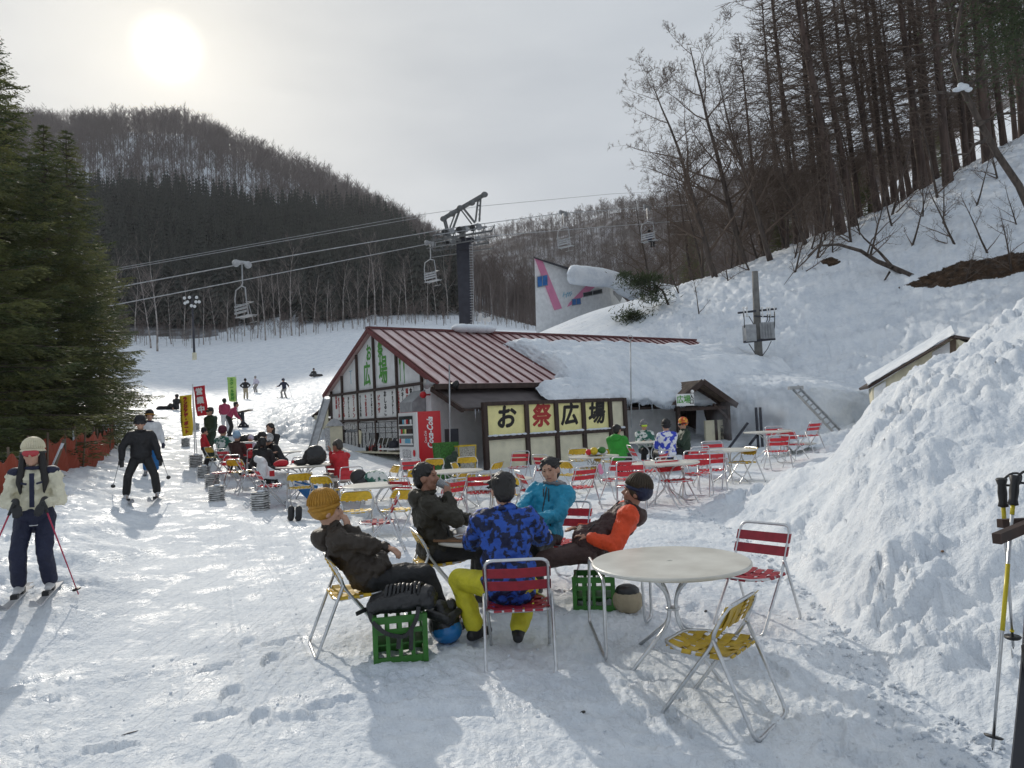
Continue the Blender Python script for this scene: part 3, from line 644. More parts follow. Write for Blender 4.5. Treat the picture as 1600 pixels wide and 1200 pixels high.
shr = [(1008, 46, .8), (1065, 45, 1.3), (1140, 44, 1.2), (1176, 45, 1.6), (1210, 46, 1.4), (1238, 44, 1.3), (1262, 45, 1.5), (1290, 46, 1.3), (1300, 42, 1.2), (1345, 44, 1.3), (1395, 43, 1.5), (1440, 42, 1.2), (1472, 40, 1.2), (1520, 40, 1.3), (1560, 42, 1.4), (1590, 36, .9), (1092, 40, .9), (1405, 48, 1.4), (1505, 34, .8), (1232, 52, 2.2), (1190, 54, 2.4), (1140, 55, 2.2), (1285, 58, 2.4), (1095, 52, 2.0), (1352, 40, 1.7), (1418, 39, 1.5), (1330, 43, 2.0), (1500, 37, 1.6), (1548, 35, 1.3), (1270, 42, 2.0), (1235, 41, 1.6), (1465, 44, 2.1), (1580, 33, 1.2), (1385, 46, 2.2)]
for i, (px, Y, s_) in enumerate(shr):
    t_, c_ = sb[i % 3]; tree_thing('bare_shrub', t_, c_, at(px, Y), rnd.uniform(0, 6), ordinal([a[0] + .001 * k for k, a in enumerate(shr)], i) + ' leafless shrub from the left on the slope below the larches', 'shrub', 'leafless shrubs on the snowy slope', s_)
for i, (px, Y, s_, lb) in enumerate(((1225, 60, .55, 'short evergreen among the trunks beyond the crest'), (1345, 66, .6, 'evergreen half hidden by larch trunks high on the slope'), (1085, 75, .75, 'yellowish evergreen behind the bare trees at the valley mouth'), (1480, 72, .7, 'evergreen behind the larches near the top of the slope'))):
    tree_thing('evergreen_tree', fB[0], fB[1], at(px, Y), i, lb, group='evergreens on the slope', sc=s_)

# near overhanging tree on the far right: leaning trunk, evergreen sprays
def leaning_tree():
    e = empty('leaning_tree', at(1612, 30), 0, 'crooked dark tree leaning out from the slope at the top right, snow on one limb', 'tree')
    e0 = e.location; T = MB(); q = lambda px, py, Y: P(px, py, Y) - e0
    T.tube([(0, 0, -.6), q(1614, 340, 30), q(1592, 290, 30), q(1558, 240, 29.6), q(1530, 190, 29.4), q(1505, 140, 29.2), q(1490, 90, 29), q(1500, 20, 29), q(1520, -60, 29)], [.16, .15, .145, .13, .12, .105, .09, .07, .04], 8, cap=False); T.build('trunk', M['bark'], e, True)
    C = MB(); rnd.seed(5)
    for a, b in (((1505, 140), (1430, 150)), ((1490, 100), (1560, 60)), ((1530, 190), (1600, 170)), ((1500, 20), (1440, -30)), ((1495, 60), (1410, 100)), ((1545, 220), (1480, 250)), ((1510, 130), (1590, 100)), ((1515, 0), (1600, 20)), ((1500, 50), (1570, 10))):
        s_, t_ = q(*a, 29.2), q(*b, 28.5 + rnd.random()); pts = [s_.lerp(t_, k / 5) + rv(.12) for k in range(6)]; C.tube(pts, [.10, .08, .06, .05, .035, .015], 4, cap=False)
        for k in range(10):
            j = rnd.randint(1, 4); limb(C, pts[j], (t_ - s_).normalized() + rv(.9), rnd.uniform(.4, 1.2), .02, 3, 3, .25)
    C.build('crown', M['bark'], e)
    V = MB()
    for k in range(5200):
        c_ = q(rnd.gauss(1580, 42), rnd.gauss(30, 55), rnd.uniform(28, 31))
        d = Vector((rnd.uniform(-1, 1), rnd.uniform(-1, 1), rnd.uniform(-.6, .3))).normalized() * rnd.uniform(.12, .34); s_ = d.cross(Vector((0, 0, 1))).normalized() * .035
        V.add([c_ - s_, c_ + s_, c_ + d], [(0, 1, 2)])
    V.build('foliage', M['pine'], e)
    S = MB(); [S.ball(q(a_, b_, 29.1), r_, 10, 7) for a_, b_, r_ in ((1496, 140, (.20, .16, .09)), (1505, 136, (.24, .18, .13)), (1513, 140, (.16, .15, .10)), (1501, 133, (.13, .12, .10)))]; S.build('snow_cap', M['snow_plain'], e, True)
leaning_tree()
# crooked pine on the mound
def crooked_pine():
    e = empty('crooked_pine', at(1068, 43), 0, 'small crooked pine leaning left over the round snow mound', 'tree'); e0 = e.location; q = lambda px, py, Y: P(px, py, Y) - e0
    T = MB(); T.tube([(0, 0, -.5), q(1066, 505, 43), q(1060, 492, 43), q(1045, 478, 43), q(1036, 455, 42.8), q(1020, 442, 42.6), q(1000, 440, 42.5)], [.13, .12, .10, .08, .06, .05, .03], 6, cap=False)
    T.tube([q(1062, 495, 43), q(1040, 490, 42.8), q(1015, 496, 42.6), q(985, 502, 42.5)], [.07, .06, .05, .02], 5, cap=False); T.build('trunk', M['bark'], e, True)
    V = MB(); rnd.seed(8)
    for cx, cy, sx, sy, n in ((1000, 440, 26, 10, 900), (988, 498, 20, 11, 900), (1020, 462, 24, 12, 500), (1012, 500, 22, 9, 300), (975, 430, 8, 5, 120), (1025, 436, 12, 6, 160)):
        for k in range(n):
            c_ = q(rnd.gauss(cx, sx * .6), rnd.gauss(cy, sy * .6), 42.6 + rnd.gauss(0, .5)); d = Vector((rnd.uniform(-1, 1), rnd.uniform(-1, 1), rnd.uniform(-.2, .8))).normalized() * rnd.uniform(.22, .42); s_ = d.cross(Vector((.3, .2, 1))).normalized() * .040
            V.add([c_ - s_, c_ + s_, c_ + d], [(0, 1, 2)])
    V.build('foliage', M['pine'], e)
    C = MB()
    for k in range(36): limb(C, q(rnd.uniform(985, 1060), rnd.uniform(440, 500), 42.7), Vector((-.6, 0, rnd.uniform(-.4, .6))) + rv(.4), rnd.uniform(.5, 1.5), .015, 3, 3, .2)
    C.build('branch', M['bark'], e)
crooked_pine()
# fallen limb and bare-earth scar on the slope
fl = empty('fallen_limb', P(1425, 432, 36.2), 0, 'dark fallen limb sprawled across the snow left of the bare earth', 'branch'); b0 = fl.location
for pts, r_ in (([(1425, 432), (1395, 418), (1370, 408), (1345, 392), (1310, 382), (1280, 384), (1262, 400)], .16), ([(1395, 418), (1375, 395), (1350, 372), (1335, 352)], .09), ([(1280, 384), (1258, 408), (1240, 425), (1225, 445)], .05), ([(1390, 425), (1378, 445), (1370, 458)], .06), ([(1355, 398), (1362, 375), (1385, 350), (1400, 338)], .05)):
    m = MB(); m.tube([P(a, b, 37.5 if i else 36.5) - b0 for i, (a, b) in enumerate(pts)], [r_ * (1 - .8 * i / (len(pts) - 1)) for i in range(len(pts))], 6, cap=False); m.build('branch', M['bark'], fl, True)


# ------------------------------------------------------------------ buildings
M['dark_wood'] = mat('dark_brown_timber', (.045, .026, .020), .7, noise=.3, nscale=9, stretch=(1, 1, .2))
M['wood'] = mat('weathered_boards', (.14, .10, .07), .8, noise=.35, nscale=7, stretch=(1, 1, .15), bump=.3)
M['white_wall'] = mat('painted_white_board', (.84, .85, .85), .6, noise=.07, nscale=3)
M['board_white'] = mat('signboard_white', (.82, .82, .80), .5, noise=.05, nscale=2)
M['cream'] = mat('cream_board', (.70, .65, .48), .7, noise=.10, nscale=2.5)
M['yellow_board'] = mat('pale_yellow_board', (.86, .78, .36), .6, noise=.07, nscale=3)
M['roof_red'] = mat('faded_red_roof_with_sheen', (.52, .34, .33), .45, noise=0, col2=(.72, .58, .56), nscale=1.6, detail=8, spec=.5, stretch=(4, .6, 1))  # faded red, lightened further with the roof's sheen painted in
M['seam_red'] = mat('dark_red_roof_seam', (.12, .03, .03), .5)
M['fascia_red'] = mat('maroon_bargeboard', (.16, .035, .035), .6, noise=.2, nscale=5)
M['awning'] = mat('brown_grey_sheet', (.10, .085, .085), .75, noise=.15, nscale=3)
M['dark'] = mat('near_black_interior', (.012, .012, .013), .6)
M['glass'] = mat('dark_window_glass', (.03, .035, .04), .08, spec=.8)
M['alu'] = mat('brushed_aluminium', (.62, .63, .64), .33, metal=1, noise=.08, nscale=30)
M['galv'] = mat('galvanised_steel', (.42, .43, .44), .5, metal=.7, noise=.15, nscale=6)
M['grey_paint'] = mat('grey_metal_paint', (.30, .31, .32), .55, noise=.15, nscale=5)
M['steel_dark'] = mat('dark_blue_grey_steel', (.030, .032, .045), .55, noise=.2, nscale=3, metal=.2)
M['ink'] = mat('black_ink', (.015, .013, .012), .7)
M['ink_red'] = mat('red_ink', (.40, .035, .03), .7)
M['ink_green'] = mat('green_ink', (.10, .36, .06), .7)
M['ink_white'] = mat('white_ink', (.85, .85, .85), .6)
M['ink_blue'] = mat('blue_ink', (.16, .45, .62), .7)
M['coke_red'] = mat('red_enamel', (.55, .012, .02), .35, spec=.5)
M['white_plastic'] = mat('white_plastic', (.72, .72, .71), .4)
M['black'] = mat('black_plastic', (.018, .018, .019), .5)
M['paper'] = bpy.data.materials.new('printed_paper')
def paper_nodes(m, ink=(.10, .10, .12), bgc=(.66, .66, .65), s=(9, 9, 30)):
    m.use_nodes = True; t = m.node_tree; b = t.nodes['Principled BSDF']; tc = t.nodes.new('ShaderNodeTexCoord'); mp = t.nodes.new('ShaderNodeMapping'); mp.inputs['Scale'].default_value = s
    n = t.nodes.new('ShaderNodeTexNoise'); n.inputs['Scale'].default_value = 2.2; n.inputs['Detail'].default_value = 2; cr = t.nodes.new('ShaderNodeValToRGB')
    cr.color_ramp.elements[0].position = .42; cr.color_ramp.elements[1].position = .5; cr.color_ramp.elements[0].color = (*ink, 1); cr.color_ramp.elements[1].color = (*bgc, 1)
    t.links.new(tc.outputs['Object'], mp.inputs[0]); t.links.new(mp.outputs[0], n.inputs['Vector']); t.links.new(n.outputs['Fac'], cr.inputs[0]); t.links.new(cr.outputs[0], b.inputs['Base Color']); b.inputs['Roughness'].default_value = .8
paper_nodes(M['paper'])

def basis(right, up):
    right = Vector(right).normalized(); up = Vector(up); n = right.cross(up).normalized(); up = n.cross(right)
    return Matrix(((right.x, up.x, n.x), (right.y, up.y, n.y), (right.z, up.z, n.z))).to_euler()
def text(body, size, m, parent, loc, right, up=(0, 0, 1), bold=0.0, name='lettering', vertical=False, sx=1.0, sp=1.0, shear=0, ext=.004):
    c = bpy.data.curves.new(name, 'FONT'); c.body = '\n'.join(body) if vertical else body; c.size = size; c.align_x = 'CENTER'; c.align_y = 'CENTER'
    c.offset = 0; c.extrude = ext; c.shear = shear; c.space_line = sp * .92; c.resolution_u = 3; c.materials.append(m)
    o = bpy.data.objects.new('tmp', c); COL.objects.link(o); bpy.context.view_layer.update(); dg = bpy.context.evaluated_depsgraph_get()
    me = bpy.data.meshes.new_from_object(o.evaluated_get(dg)); bpy.data.objects.remove(o); me.name = name
    if not me.materials: me.materials.append(m)
    if bold:
        nv = len(me.vertices); co = np.empty(nv * 3); me.vertices.foreach_get('co', co); co = co.reshape(-1, 3); fs = [tuple(p_.vertices) for p_ in me.polygons]; V_ = []; F_ = []
        for k, (dx, dy) in enumerate(((0, 0), (1, 0), (-1, 0), (0, 1), (0, -1), (.7, .7), (-.7, -.7))): V_.append(co + np.array([dx * bold, dy * bold, .0006 * k])); F_ += [tuple(i + k * nv for i in f) for f in fs]
        me = bpy.data.meshes.new(name); me.from_pydata(np.concatenate(V_).tolist(), [], F_); me.materials.append(m)
    o = bpy.data.objects.new(name, me); COL.objects.link(o); o.location = loc; o.rotation_euler = basis(right, up); o.scale = (sx, 1, 1)
    if parent is not None: setparent(o, parent)
    return o
def hit(loc, rz, px, py, axis, val):
    Mi = Matrix.Rotation(-rz, 3, 'Z'); o = Mi @ (Vector((0, 0, CAM_Z)) - Vector(loc)); d = Mi @ (P(px, py, 1.0) - Vector((0, 0, CAM_Z)))
    t = (val - o[axis]) / d[axis]; return o + d * t

RZ = R(35.8); BL = P(677, 640, 22.0); BL.z = 0.0
house = empty('restaurant_house', BL, RZ, 'red-roofed snack house with green writing on its white gable', 'building')
hh = lambda px, py, axis=0, val=0.0: hit(BL, RZ, px, py, axis, val)
WID = 8.9; RY = 4.45; RZT = 5.36; EZ = 3.26; XG = .10; LEN = 17.9
def rz_(y): return EZ + (RZT - EZ) * (1 - abs(y - RY) / RY)
m = MB(); m.prism([(XG, .3, -.3), (XG, WID - .3, -.3), (XG, WID - .3, rz_(WID - .3) - .08), (XG, RY, RZT - .1), (XG, .3, rz_(.3) - .08)], (LEN - .3, 0, 0)); m.build('wall', M['white_wall'], house)
# roof sheets with standing seams
for nm, y0, y1, x0, x1 in (('front', -.45, RY, -.06, 5.2), ('back', WID + .12, RY, -.06, LEN), ('upper', 1.2, RY, 5.2, LEN)):
    m = MB(); za, zb = rz_(y0) if y0 >= 0 else EZ - .21, RZT
    za = EZ + (RZT - EZ) * (1 - abs(y0 - RY) / RY)
    m.prism([(x0, y0, za), (x0, y1, zb), (x0, y1, zb + .07), (x0, y0, za + .07)], (x1 - x0, 0, 0))
    r_ = m.build('roof', M['roof_red'], house)
    x = x0 + .03
    while x < x1 and nm != 'back':
        s_ = MB(); s_.bar((x, y0, za + .09), (x, y1, zb + .09), .05, .07); s_.build('seam', M['seam_red'], r_); x += .455
m = MB(); m.bar((-.10, RY, RZT + .10), (LEN, RY, RZT + .10), .2, .08); m.build('ridge_cap', M['seam_red'], house)
for y0 in (-.45, WID + .12):
    m = MB(); z0 = EZ + (RZT - EZ) * (1 - abs(y0 - RY) / RY); m.bar((-.08, y0, z0 - .0), (-.08, RY, RZT - .0), .05, .15, up=(0, 0, 1)); m.build('bargeboard', M['fascia_red'], house)
m = MB(); m.box((2.5, -.46, EZ - .24), (5.4, .06, .16)); m.build('gutter', M['dark_wood'], house)
m = MB(); m.bar((5.22, -.47, EZ - .1), (5.22, RY, RZT + .05), .06, .14); m.build('roof_edge_trim', M['fascia_red'], house)
# gable posts and beams
GP = [.78, 2.53, 4.31, 5.83, 7.31, 8.45]
for y in GP:
    m = MB(); m.box((XG - .045, y, (rz_(y) - .1 + .2) / 2), (.07, .10, rz_(y) - .3)); m.build('post', M['dark_wood'], house)
for z, y0, y1 in ((3.2, .30, 8.6), (2.13, .30, 8.6)):
    m = MB(); m.box((XG - .055, (y0 + y1) / 2, z), (.08, y1 - y0, .09)); m.build('beam', M['dark_wood'], house)
# signboards between the beams and their vertical writing
GR, GN = (0, -1, 0), (-1, 0, 0)
edges = [8.45, 7.31, 5.83, 4.31, 2.53, 1.35]
for a, b in zip(edges[:-1], edges[1:]):
    m = MB(); m.box((XG - .02, (a + b) / 2, 2.665), (.03, abs(a - b) - .12, .96)); m.build('signboard', M['board_white'], house)
cols = [(525.5, '自家製', 'ink_red'), (529.5, '生ビール', 'ink_red'), (537, '生ビール', 'ink_red'), (544.5, 'カレーライス', 'ink'), (552.5, 'ラーメン', 'ink_red'), (563, 'ソースカツ丼', 'ink'), (571.5, 'もつ煮込定食', 'ink_red'), (580.5, 'チャンポンメン', 'ink'),
        (592, 'ピッザ', 'ink_red'), (602, 'おしるこ', 'ink'), (613.5, 'チョコレート', 'ink'), (623.5, 'レンタルスキー', 'ink_red'), (629.5, 'スキー', 'ink'), (636.5, '場の', 'ink_red'), (642.5, '食堂', 'ink')]
for px, tx, mk in cols:
    q = hh(px, 630, 0, XG - .04); n = len(tx); sz = min(.20, .86 / n); zc = 2.66
    if n <= 3: sz = .19; zc = 2.66 if tx == 'ピッザ' else 2.9
    if tx in ('おしるこ', 'ラーメン', 'ピッザ'): sz = .22
    text(tx.replace('ー', '｜'), sz, M[mk], house, (XG - .04, q.y, zc), GR, vertical=True, bold=.004, sp=1.02 if n > 4 else 1.1)
for ch, px, py, sz in (('お', 575.5, 553, .66), ('祭', 593.5, 548, .62), ('広', 573, 587, .92), ('場', 598, 581, 1.05)):
    q = hh(px, py, 0, XG - .02); text(ch, sz, M['ink_green'], house, (XG - .01, q.y, q.z), GR, bold=.018, sx=.66)
# fork and knife painted on the gable
q = hh(625, 577, 0, XG - .01); m = MB(); m.box((XG - .006, q.y, q.z - .1), (.006, .035, .62)); m.ball((XG - .006, q.y, q.z + .3), (.004, .07, .16), 10, 6); m.build('painted_fork', M['ink_green'], house)
q = hh(631, 578, 0, XG - .01); m = MB(); m.box((XG - .006, q.y, q.z - .25), (.006, .035, .4)); m.ball((XG - .006, q.y, q.z + .2), (.004, .05, .3), 10, 6); m.build('painted_knife', M['ink_green'], house)
q = hh(548, 590, 0, XG - .01); m = MB(); m.box((XG - .006, q.y, q.z), (.006, .02, .5)); m.box((XG - .006, q.y, q.z + .25), (.006, .3, .02)); m.build('faint_lines', M['ink_blue'], house)
# serving side under the boards: dark opening, hanging papers, shelf
m = MB(); m.box((XG - .015, 4.55, 1.45), (.02, 6.9, 1.15)); m.build('serving_window', M['glass'], house)
for i in range(13):
    y = 7.9 - i * .20; m = MB(); m.box((XG - .05, y, 1.92 + .01 * (i % 2)), (.006, .17, .24), Matrix.Rotation(R(8 * (1 if i % 2 else -1)), 3, 'X')); m.build('hanging_paper', M['paper'], house)
for i in range(8):
    for j in range(3 if i > 2 else 2):
        y = 5.35 - i * .52; m = MB(); m.box((XG - .055, y, 1.93 - j * .19), (.006, .46, .17)); m.build('menu_sheet', M['paper'], house)
for i in range(9):
    y = 7.7 - i * .33; m = MB(); m.box((XG - .04, y, 1.38), (.006, .24, .62)); m.build('poster', M['paper'], house)
for i in range(9):
    y = 4.9 - i * .36; m = MB(); m.box((XG - .04, y, 1.3), (.006, .05, .42), Matrix.Rotation(R(35), 3, 'X')); m.build('price_strip', M['board_white'], house)
q = hh(562, 683, 0, XG - .07); m = MB(); m.box((XG - .07, q.y, q.z), (.006, .3, .5), Matrix.Rotation(R(10), 3, 'X')); m.build('poster', M['cream'], house)
m = MB(); m.box((XG - .35, 3.9, 1.0), (.62, 5.0, .05)); shelf = m.build('counter', M['cream'], house)
for y in (1.7, 3.4, 5.2, 6.3):
    m = MB(); m.bar((XG - .02, y, .45), (XG - .6, y, .97), .045); m.bar((XG - .05, y, .2), (XG - .05, y, .97), .06); m.build('bracket', M['dark_wood'], house)
m = MB(); m.box((XG - .38, 2.3, 1.12), (.5, 1.3, .05)); m.box((XG - .38, 2.3, 1.06), (.45, .06, .07)); m.build('tray_stack', M['board_white'], house)
rnd.seed(12)
for i in range(22):
    w = empty('sauce_bottle', Vector(BL) + Matrix.Rotation(RZ, 3, 'Z') @ Vector((XG - .2 - rnd.random() * .3, 3.05 + i * .062, 1.026)), 0, 'small bottle crowded with others on the serving counter', 'bottle', 'bottles on the serving counter')
    h_ = rnd.uniform(.14, .27); m = MB(); m.lathe([(.035, 0), (.037, h_ * .6), (.015, h_ * .8), (.015, h_)], 8); m.build('body', rnd.choice([M['black'], M['black'], M['steel_dark'], M['white_plastic'], M['ink_red']]), w, True)
pot = empty('cooking_pot', Vector(BL) + Matrix.Rotation(RZ, 3, 'Z') @ Vector((XG - .35, 2.35, 1.15)), 0, 'dark blue cooking pot standing on the serving counter', 'pot')
m = MB(); m.lathe([(.15, 0), (.17, .03), (.17, .2), (.16, .2)], 16); m.build('body', M['steel_dark'], pot, True); m = MB(); m.lathe([(.17, .2), (.1, .24), (.02, .25), (.02, .28)], 16); m.build('lid', M['steel_dark'], pot, True)
# extractor cowl on the gable right, loudspeakers, red lamp
q = hh(643, 631, 0, XG - .3); m = MB(); m.prism([(XG - .02, q.y - .42, q.z - .32), (XG - .5, q.y - .42, q.z - .32), (XG - .5, q.y - .42, q.z + .05), (XG - .02, q.y - .42, q.z + .42)], (0, .85, 0)); m.build('extractor_cowl', M['grey_paint'], house)
q = hh(659, 617, 0, XG - .3); m = MB(); m.ball((XG - .25, q.y, q.z), .11, 10, 8); m.tube([(XG, q.y, q.z), (XG - .25, q.y, q.z)], .03, 6); m.build('alarm_bell', M['coke_red'], house, True)
for dx, dy in ((0, 0), (.45, -.1)):
    q = hh(668 , 601, 1, -.25); m = MB(); b = Vector((q.x + .2 + dx, -.35 + dy, q.z)); e = b + Vector((-.35, -.12, 0)) if dx == 0 else b + Vector((.1, -.25, -.05)); m.tube([b, b.lerp(e, .5), e], [.04, .06, .15], 10); m.bar(b, b + Vector((.1, .3, .05)), .05); m.build('loudspeaker', M['black'] if dx else M['grey_paint'], house, True)
# front side: awning, window kiosk
m = MB(); m.box((2.6, .22, 3.05), (5.0, .05, .28)); m.build('eave_board', M['cream'], house)
m = MB(); z0, z1 = 2.98, 2.28; m.prism([(.1, .2, z0), (.1, -1.55, z1), (.1, -1.55, z1 + .05), (.1, .2, z0 + .05)], (5.4, 0, 0)); m.build('awning', M['awning'], house)
m = MB(); m.bar((.08, .2, z0), (.08, -1.6, z1 - .02), .09, .14); m.bar((.08, -1.57, z1 - .02), (5.5, -1.57, z1 - .02), .07, .07); m.build('awning_rafter', M['dark_wood'], house)
m = MB(); m.box((1.75, -1.4, 1.35), (.06, .12, 1.75)); m.box((1.9, -1.38, 1.2), (.3, .08, 1.9)); m.build('kiosk_wall', M['white_wall'], house)
for z in (1.98, 1.05):
    m = MB(); m.box((2.35, -1.46, z), (1.25, .12, .12)); m.build('kiosk_rail', M['dark_wood'], house)
for x in (1.82, 2.22, 2.62): m = MB(); m.box((x, -1.45, 1.5), (.07 if x > 2 else .12, .08, .82)); m.build('kiosk_frame', M['dark_wood'] if x < 2.6 else M['white_wall'], house)
m = MB(); m.box((2.35, -1.3, 1.52), (1.1, .04, .85)); m.build('kiosk_window', M['glass'], house)
m = MB(); m.box((2.35, -1.40, .66), (1.2, .06, .72)); m.build('kiosk_panel', M['white_wall'], house)
for x, z, sx, sz in ((2.35, 2.13, .40, .11), (2.15, 2.10, .22, .09), (2.3, 2.36, .22, .08)):
    m = MB(); m.ball((x, -1.45, z), (sx, .2, sz), 14, 8); m.build('snow_cap', M['snow_plain'], house, True)
for px, py0, py1, yy in ((702, 570, 712, 20.3), (985, 531, 640, 23.6)):
    a = P(px, py1, yy); b = P(px, py0, yy); p = empty('thin_pole', a, 0, 'thin bare metal pole in front of the brown awning' if px < 800 else 'thin metal pole with a ring on top rising behind the signboard fence', 'pole')
    m = MB(); m.tube([(0, 0, -.6), b - a], .022, 6); m.build('shaft', M['galv'], p, True)
    if px > 800: m = MB(); c_ = b - a; m.tube([c_ + Vector((math.cos(k * .785) * .08, 0, math.sin(k * .785) * .08 + .08)) for k in range(8)], .012, 4, closed=True); m.build('ring', M['galv'], p)
# low wing to the right of the fence, window, porch
m = MB(); m.box((10.2, 1.0, 1.55), (9.5, .2, 2.3)); m.build('wing_wall', M['dark_wood'], house)  # timber coloured dark to paint the shade inside the wing
m = MB(); m.box((9.3, -.10, 2.18), (5.0, 1.8, .10), Matrix.Rotation(R(6), 3, 'X')); m.build('wing_eave', M['dark_wood'], house)
qa, qb = hh(988, 645, 1, .85), hh(1024, 674, 1, .85)
m = MB(); m.box(((qa.x + qb.x) / 2, .86, (qa.z + qb.z) / 2), (qb.x - qa.x, .06, qa.z - qb.z)); wf = m.build('window', M['white_wall'], house)
m = MB(); m.box(((qa.x + qb.x) / 2, .82, (qa.z + qb.z) / 2), (qb.x - qa.x - .14, .03, qa.z - qb.z - .12)); m.build('pane', M['glass'], wf)
m = MB(); m.box(((qa.x + qb.x) / 2 + .1, .80, (qa.z + qb.z) / 2), (.05, .02, qa.z - qb.z - .12)); m.build('mullion', M['white_wall'], wf)
ml = [('boarded_door', 1036, 655, .5, 1.5, 'wood')]

m = MB(); m.box((12.9, .85, 1.5), (3.2, .05, 2.2)); m.build('boarded_wall', M['dark_wood'], house)  # same darkened colour, standing in for shade beside the porch
porch_l = P(1052, 690, 25.8); porch = empty('entrance_porch', Vector((porch_l.x, porch_l.y, 0)), RZ - R(14), 'small gabled wooden entrance porch half buried in the snow bank', 'porch')
PL = Vector((porch_l.x, porch_l.y, 0)); ph = lambda px, py, axis=1, val=0.0: hit(PL, RZ - R(14), px, py, axis, val)
a_ = ph(1048, 633); b_ = ph(1091, 598); c_ = ph(1144, 634); g_ = ph(1134, 690)
for s_, e_ in ((a_, b_), (c_, b_)):
    m = MB(); m.prism([(s_.x, -.25, s_.z), (e_.x, -.25, e_.z), (e_.x, -.25, e_.z + .09), (s_.x, -.25, s_.z + .09)], (0, 3.4, 0)); m.build('roof', M['wood'], porch)
    m = MB(); m.bar((s_.x, -.29, s_.z), (e_.x, -.29, e_.z + .03), .05, .20); m.build('bargeboard', M['dark_wood'], porch)
    m = MB(); m.bar((s_.x, .4, s_.z - .04), (e_.x, .4, e_.z - .06), .07, .1); m.build('rafter', M['dark_wood'], porch)
for x in (a_.x + .25, c_.x - .25):
    m = MB(); m.box((x, -.05, 1.1), (.12, .12, 2.2)); m.build('post', M['dark_wood'], porch)
m = MB(); m.bar((c_.x - .25, -.05, 1.55), (c_.x - .9, -.05, 2.12), .08); m.build('brace', M['dark_wood'], porch)
m = MB(); m.box(((a_.x + c_.x) / 2, -.02, c_.z - .05), (c_.x - a_.x - .3, .1, .12)); m.build('tie_beam', M['dark_wood'], porch)
for i in range(9):
    m = MB(); x = a_.x + .2 + i * .31; m.box((x, 2.6, 1.3), (.29, .04, 2.2)); m.build('board', M['dark_wood'] if i % 3 else M['wood'], porch)
m = MB(); m.box((c_.x - .25, 1.3, 1.3), (.05, 2.4, 2.0)); m.build('side_wall', M['dark_wood'], porch)
m = MB(); m.box((a_.x + .9, 2.5, 1.15), (.8, .06, 1.9)); dd_ = m.build('door', M['dark'], porch); m = MB(); m.box((a_.x + 1.22, 2.44, 1.1), (.04, .04, .2)); m.build('handle', M['alu'], dd_)
s0, s1 = ph(1056, 616, 1, -.34), ph(1084, 633.5, 1, -.34)
m = MB(); m.box(((s0.x + s1.x) / 2, -.36, (s0.z + s1.z) / 2), (s1.x - s0.x, .04, s0.z - s1.z)); sg = m.build('entrance_sign', M['board_white'], porch)
cx, cz = (s0.x + s1.x) / 2, (s0.z + s1.z) / 2
text('広場', .30, M['ink_green'], sg, (cx - .08, -.385, cz), (1, 0, 0), bold=.006); text('入口', .19, M['ink'], sg, (s1.x - .11, -.385, cz), (1, 0, 0), vertical=True, bold=.004)
m = MB(); q = ph(1081, 612, 1, -.3); m.ball((q.x, -.32, q.z), .07, 10, 8); m.build('lamp_globe', M['board_white'], porch, True)
t0, t1 = ph(1105, 657, 1, .2), ph(1136, 696, 1, .2)
m = MB(); m.box(((t0.x + t1.x) / 2 - .05, .3, (t0.z + t1.z) / 2), (t1.x - t0.x, .1, t0.z - t1.z)); tb = m.build('notice_board', M['cream'], porch)
m = MB(); m.box((t1.x - .42, .24, (t0.z + t1.z) / 2), (.12, .02, t0.z - t1.z)); m.build('stripe', M['dark_wood'], tb)
text('ご自由に', .15, M['ink'], tb, (t1.x - .17, .235, (t0.z + t1.z) / 2), (1, 0, 0), vertical=True, bold=.003)

# signboard fence お 祭 広 場
SL = P(757, 725, 20.8); SL.z = 0; SRZ = R(35.8)
fence = empty('signboard_fence', SL, SRZ, 'brown framed fence with four pale yellow boards carrying large brush characters', 'fence')
sh = lambda px, py: hit(SL, SRZ, px, py, 1, 0.0)
fx = [sh(p_, 690).x for p_ in (759, 824, 870.5, 913, 955, 978)]; ztop = 2.46; zmid = 1.40; zb = .45
for x in fx:
    m = MB(); m.box((x, 0, (ztop + .1) / 2), (.14, .14, ztop - .1)); m.build('post', M['dark_wood'], fence)
for i, (a, b) in enumerate(zip(fx[:-1], fx[1:])):
    for z in (ztop - .05, zmid):
        m = MB(); m.box(((a + b) / 2, -.005, z), (b - a - .14, .11, .12)); m.build('rail', M['dark_wood'], fence)
    m = MB(); m.box(((a + b) / 2, .03, (zmid + .06 + ztop - .11) / 2), (b - a - .14, .04, ztop - .17 - zmid)); bd = m.build('board', M['yellow_board'] if i < 4 else M['cream'], fence)
    m = MB(); m.box(((a + b) / 2, .03, (zmid - .06 + zb) / 2), (b - a - .14, .04, zmid - .06 - zb)); m.build('lower_board', M['cream'], fence)
    if i < 4:
        text('お祭広場'[i], .74, M['ink_red'] if i == 1 else M['ink'], bd, ((a + b) / 2, .008, (zmid + ztop) / 2 + .02), (1, 0, 0), bold=.028, shear=.12)
    m = MB(); n_ = 7
    for k in range(n_): m.ball((a + .1 + (b - a - .2) * k / (n_ - 1), -.03, zmid + .065), (.13 + .05 * rnd.random(), .05, .02 + .025 * rnd.random()), 8, 5)
    m.build('snow_on_rail', M['snow_plain'], fence, True)

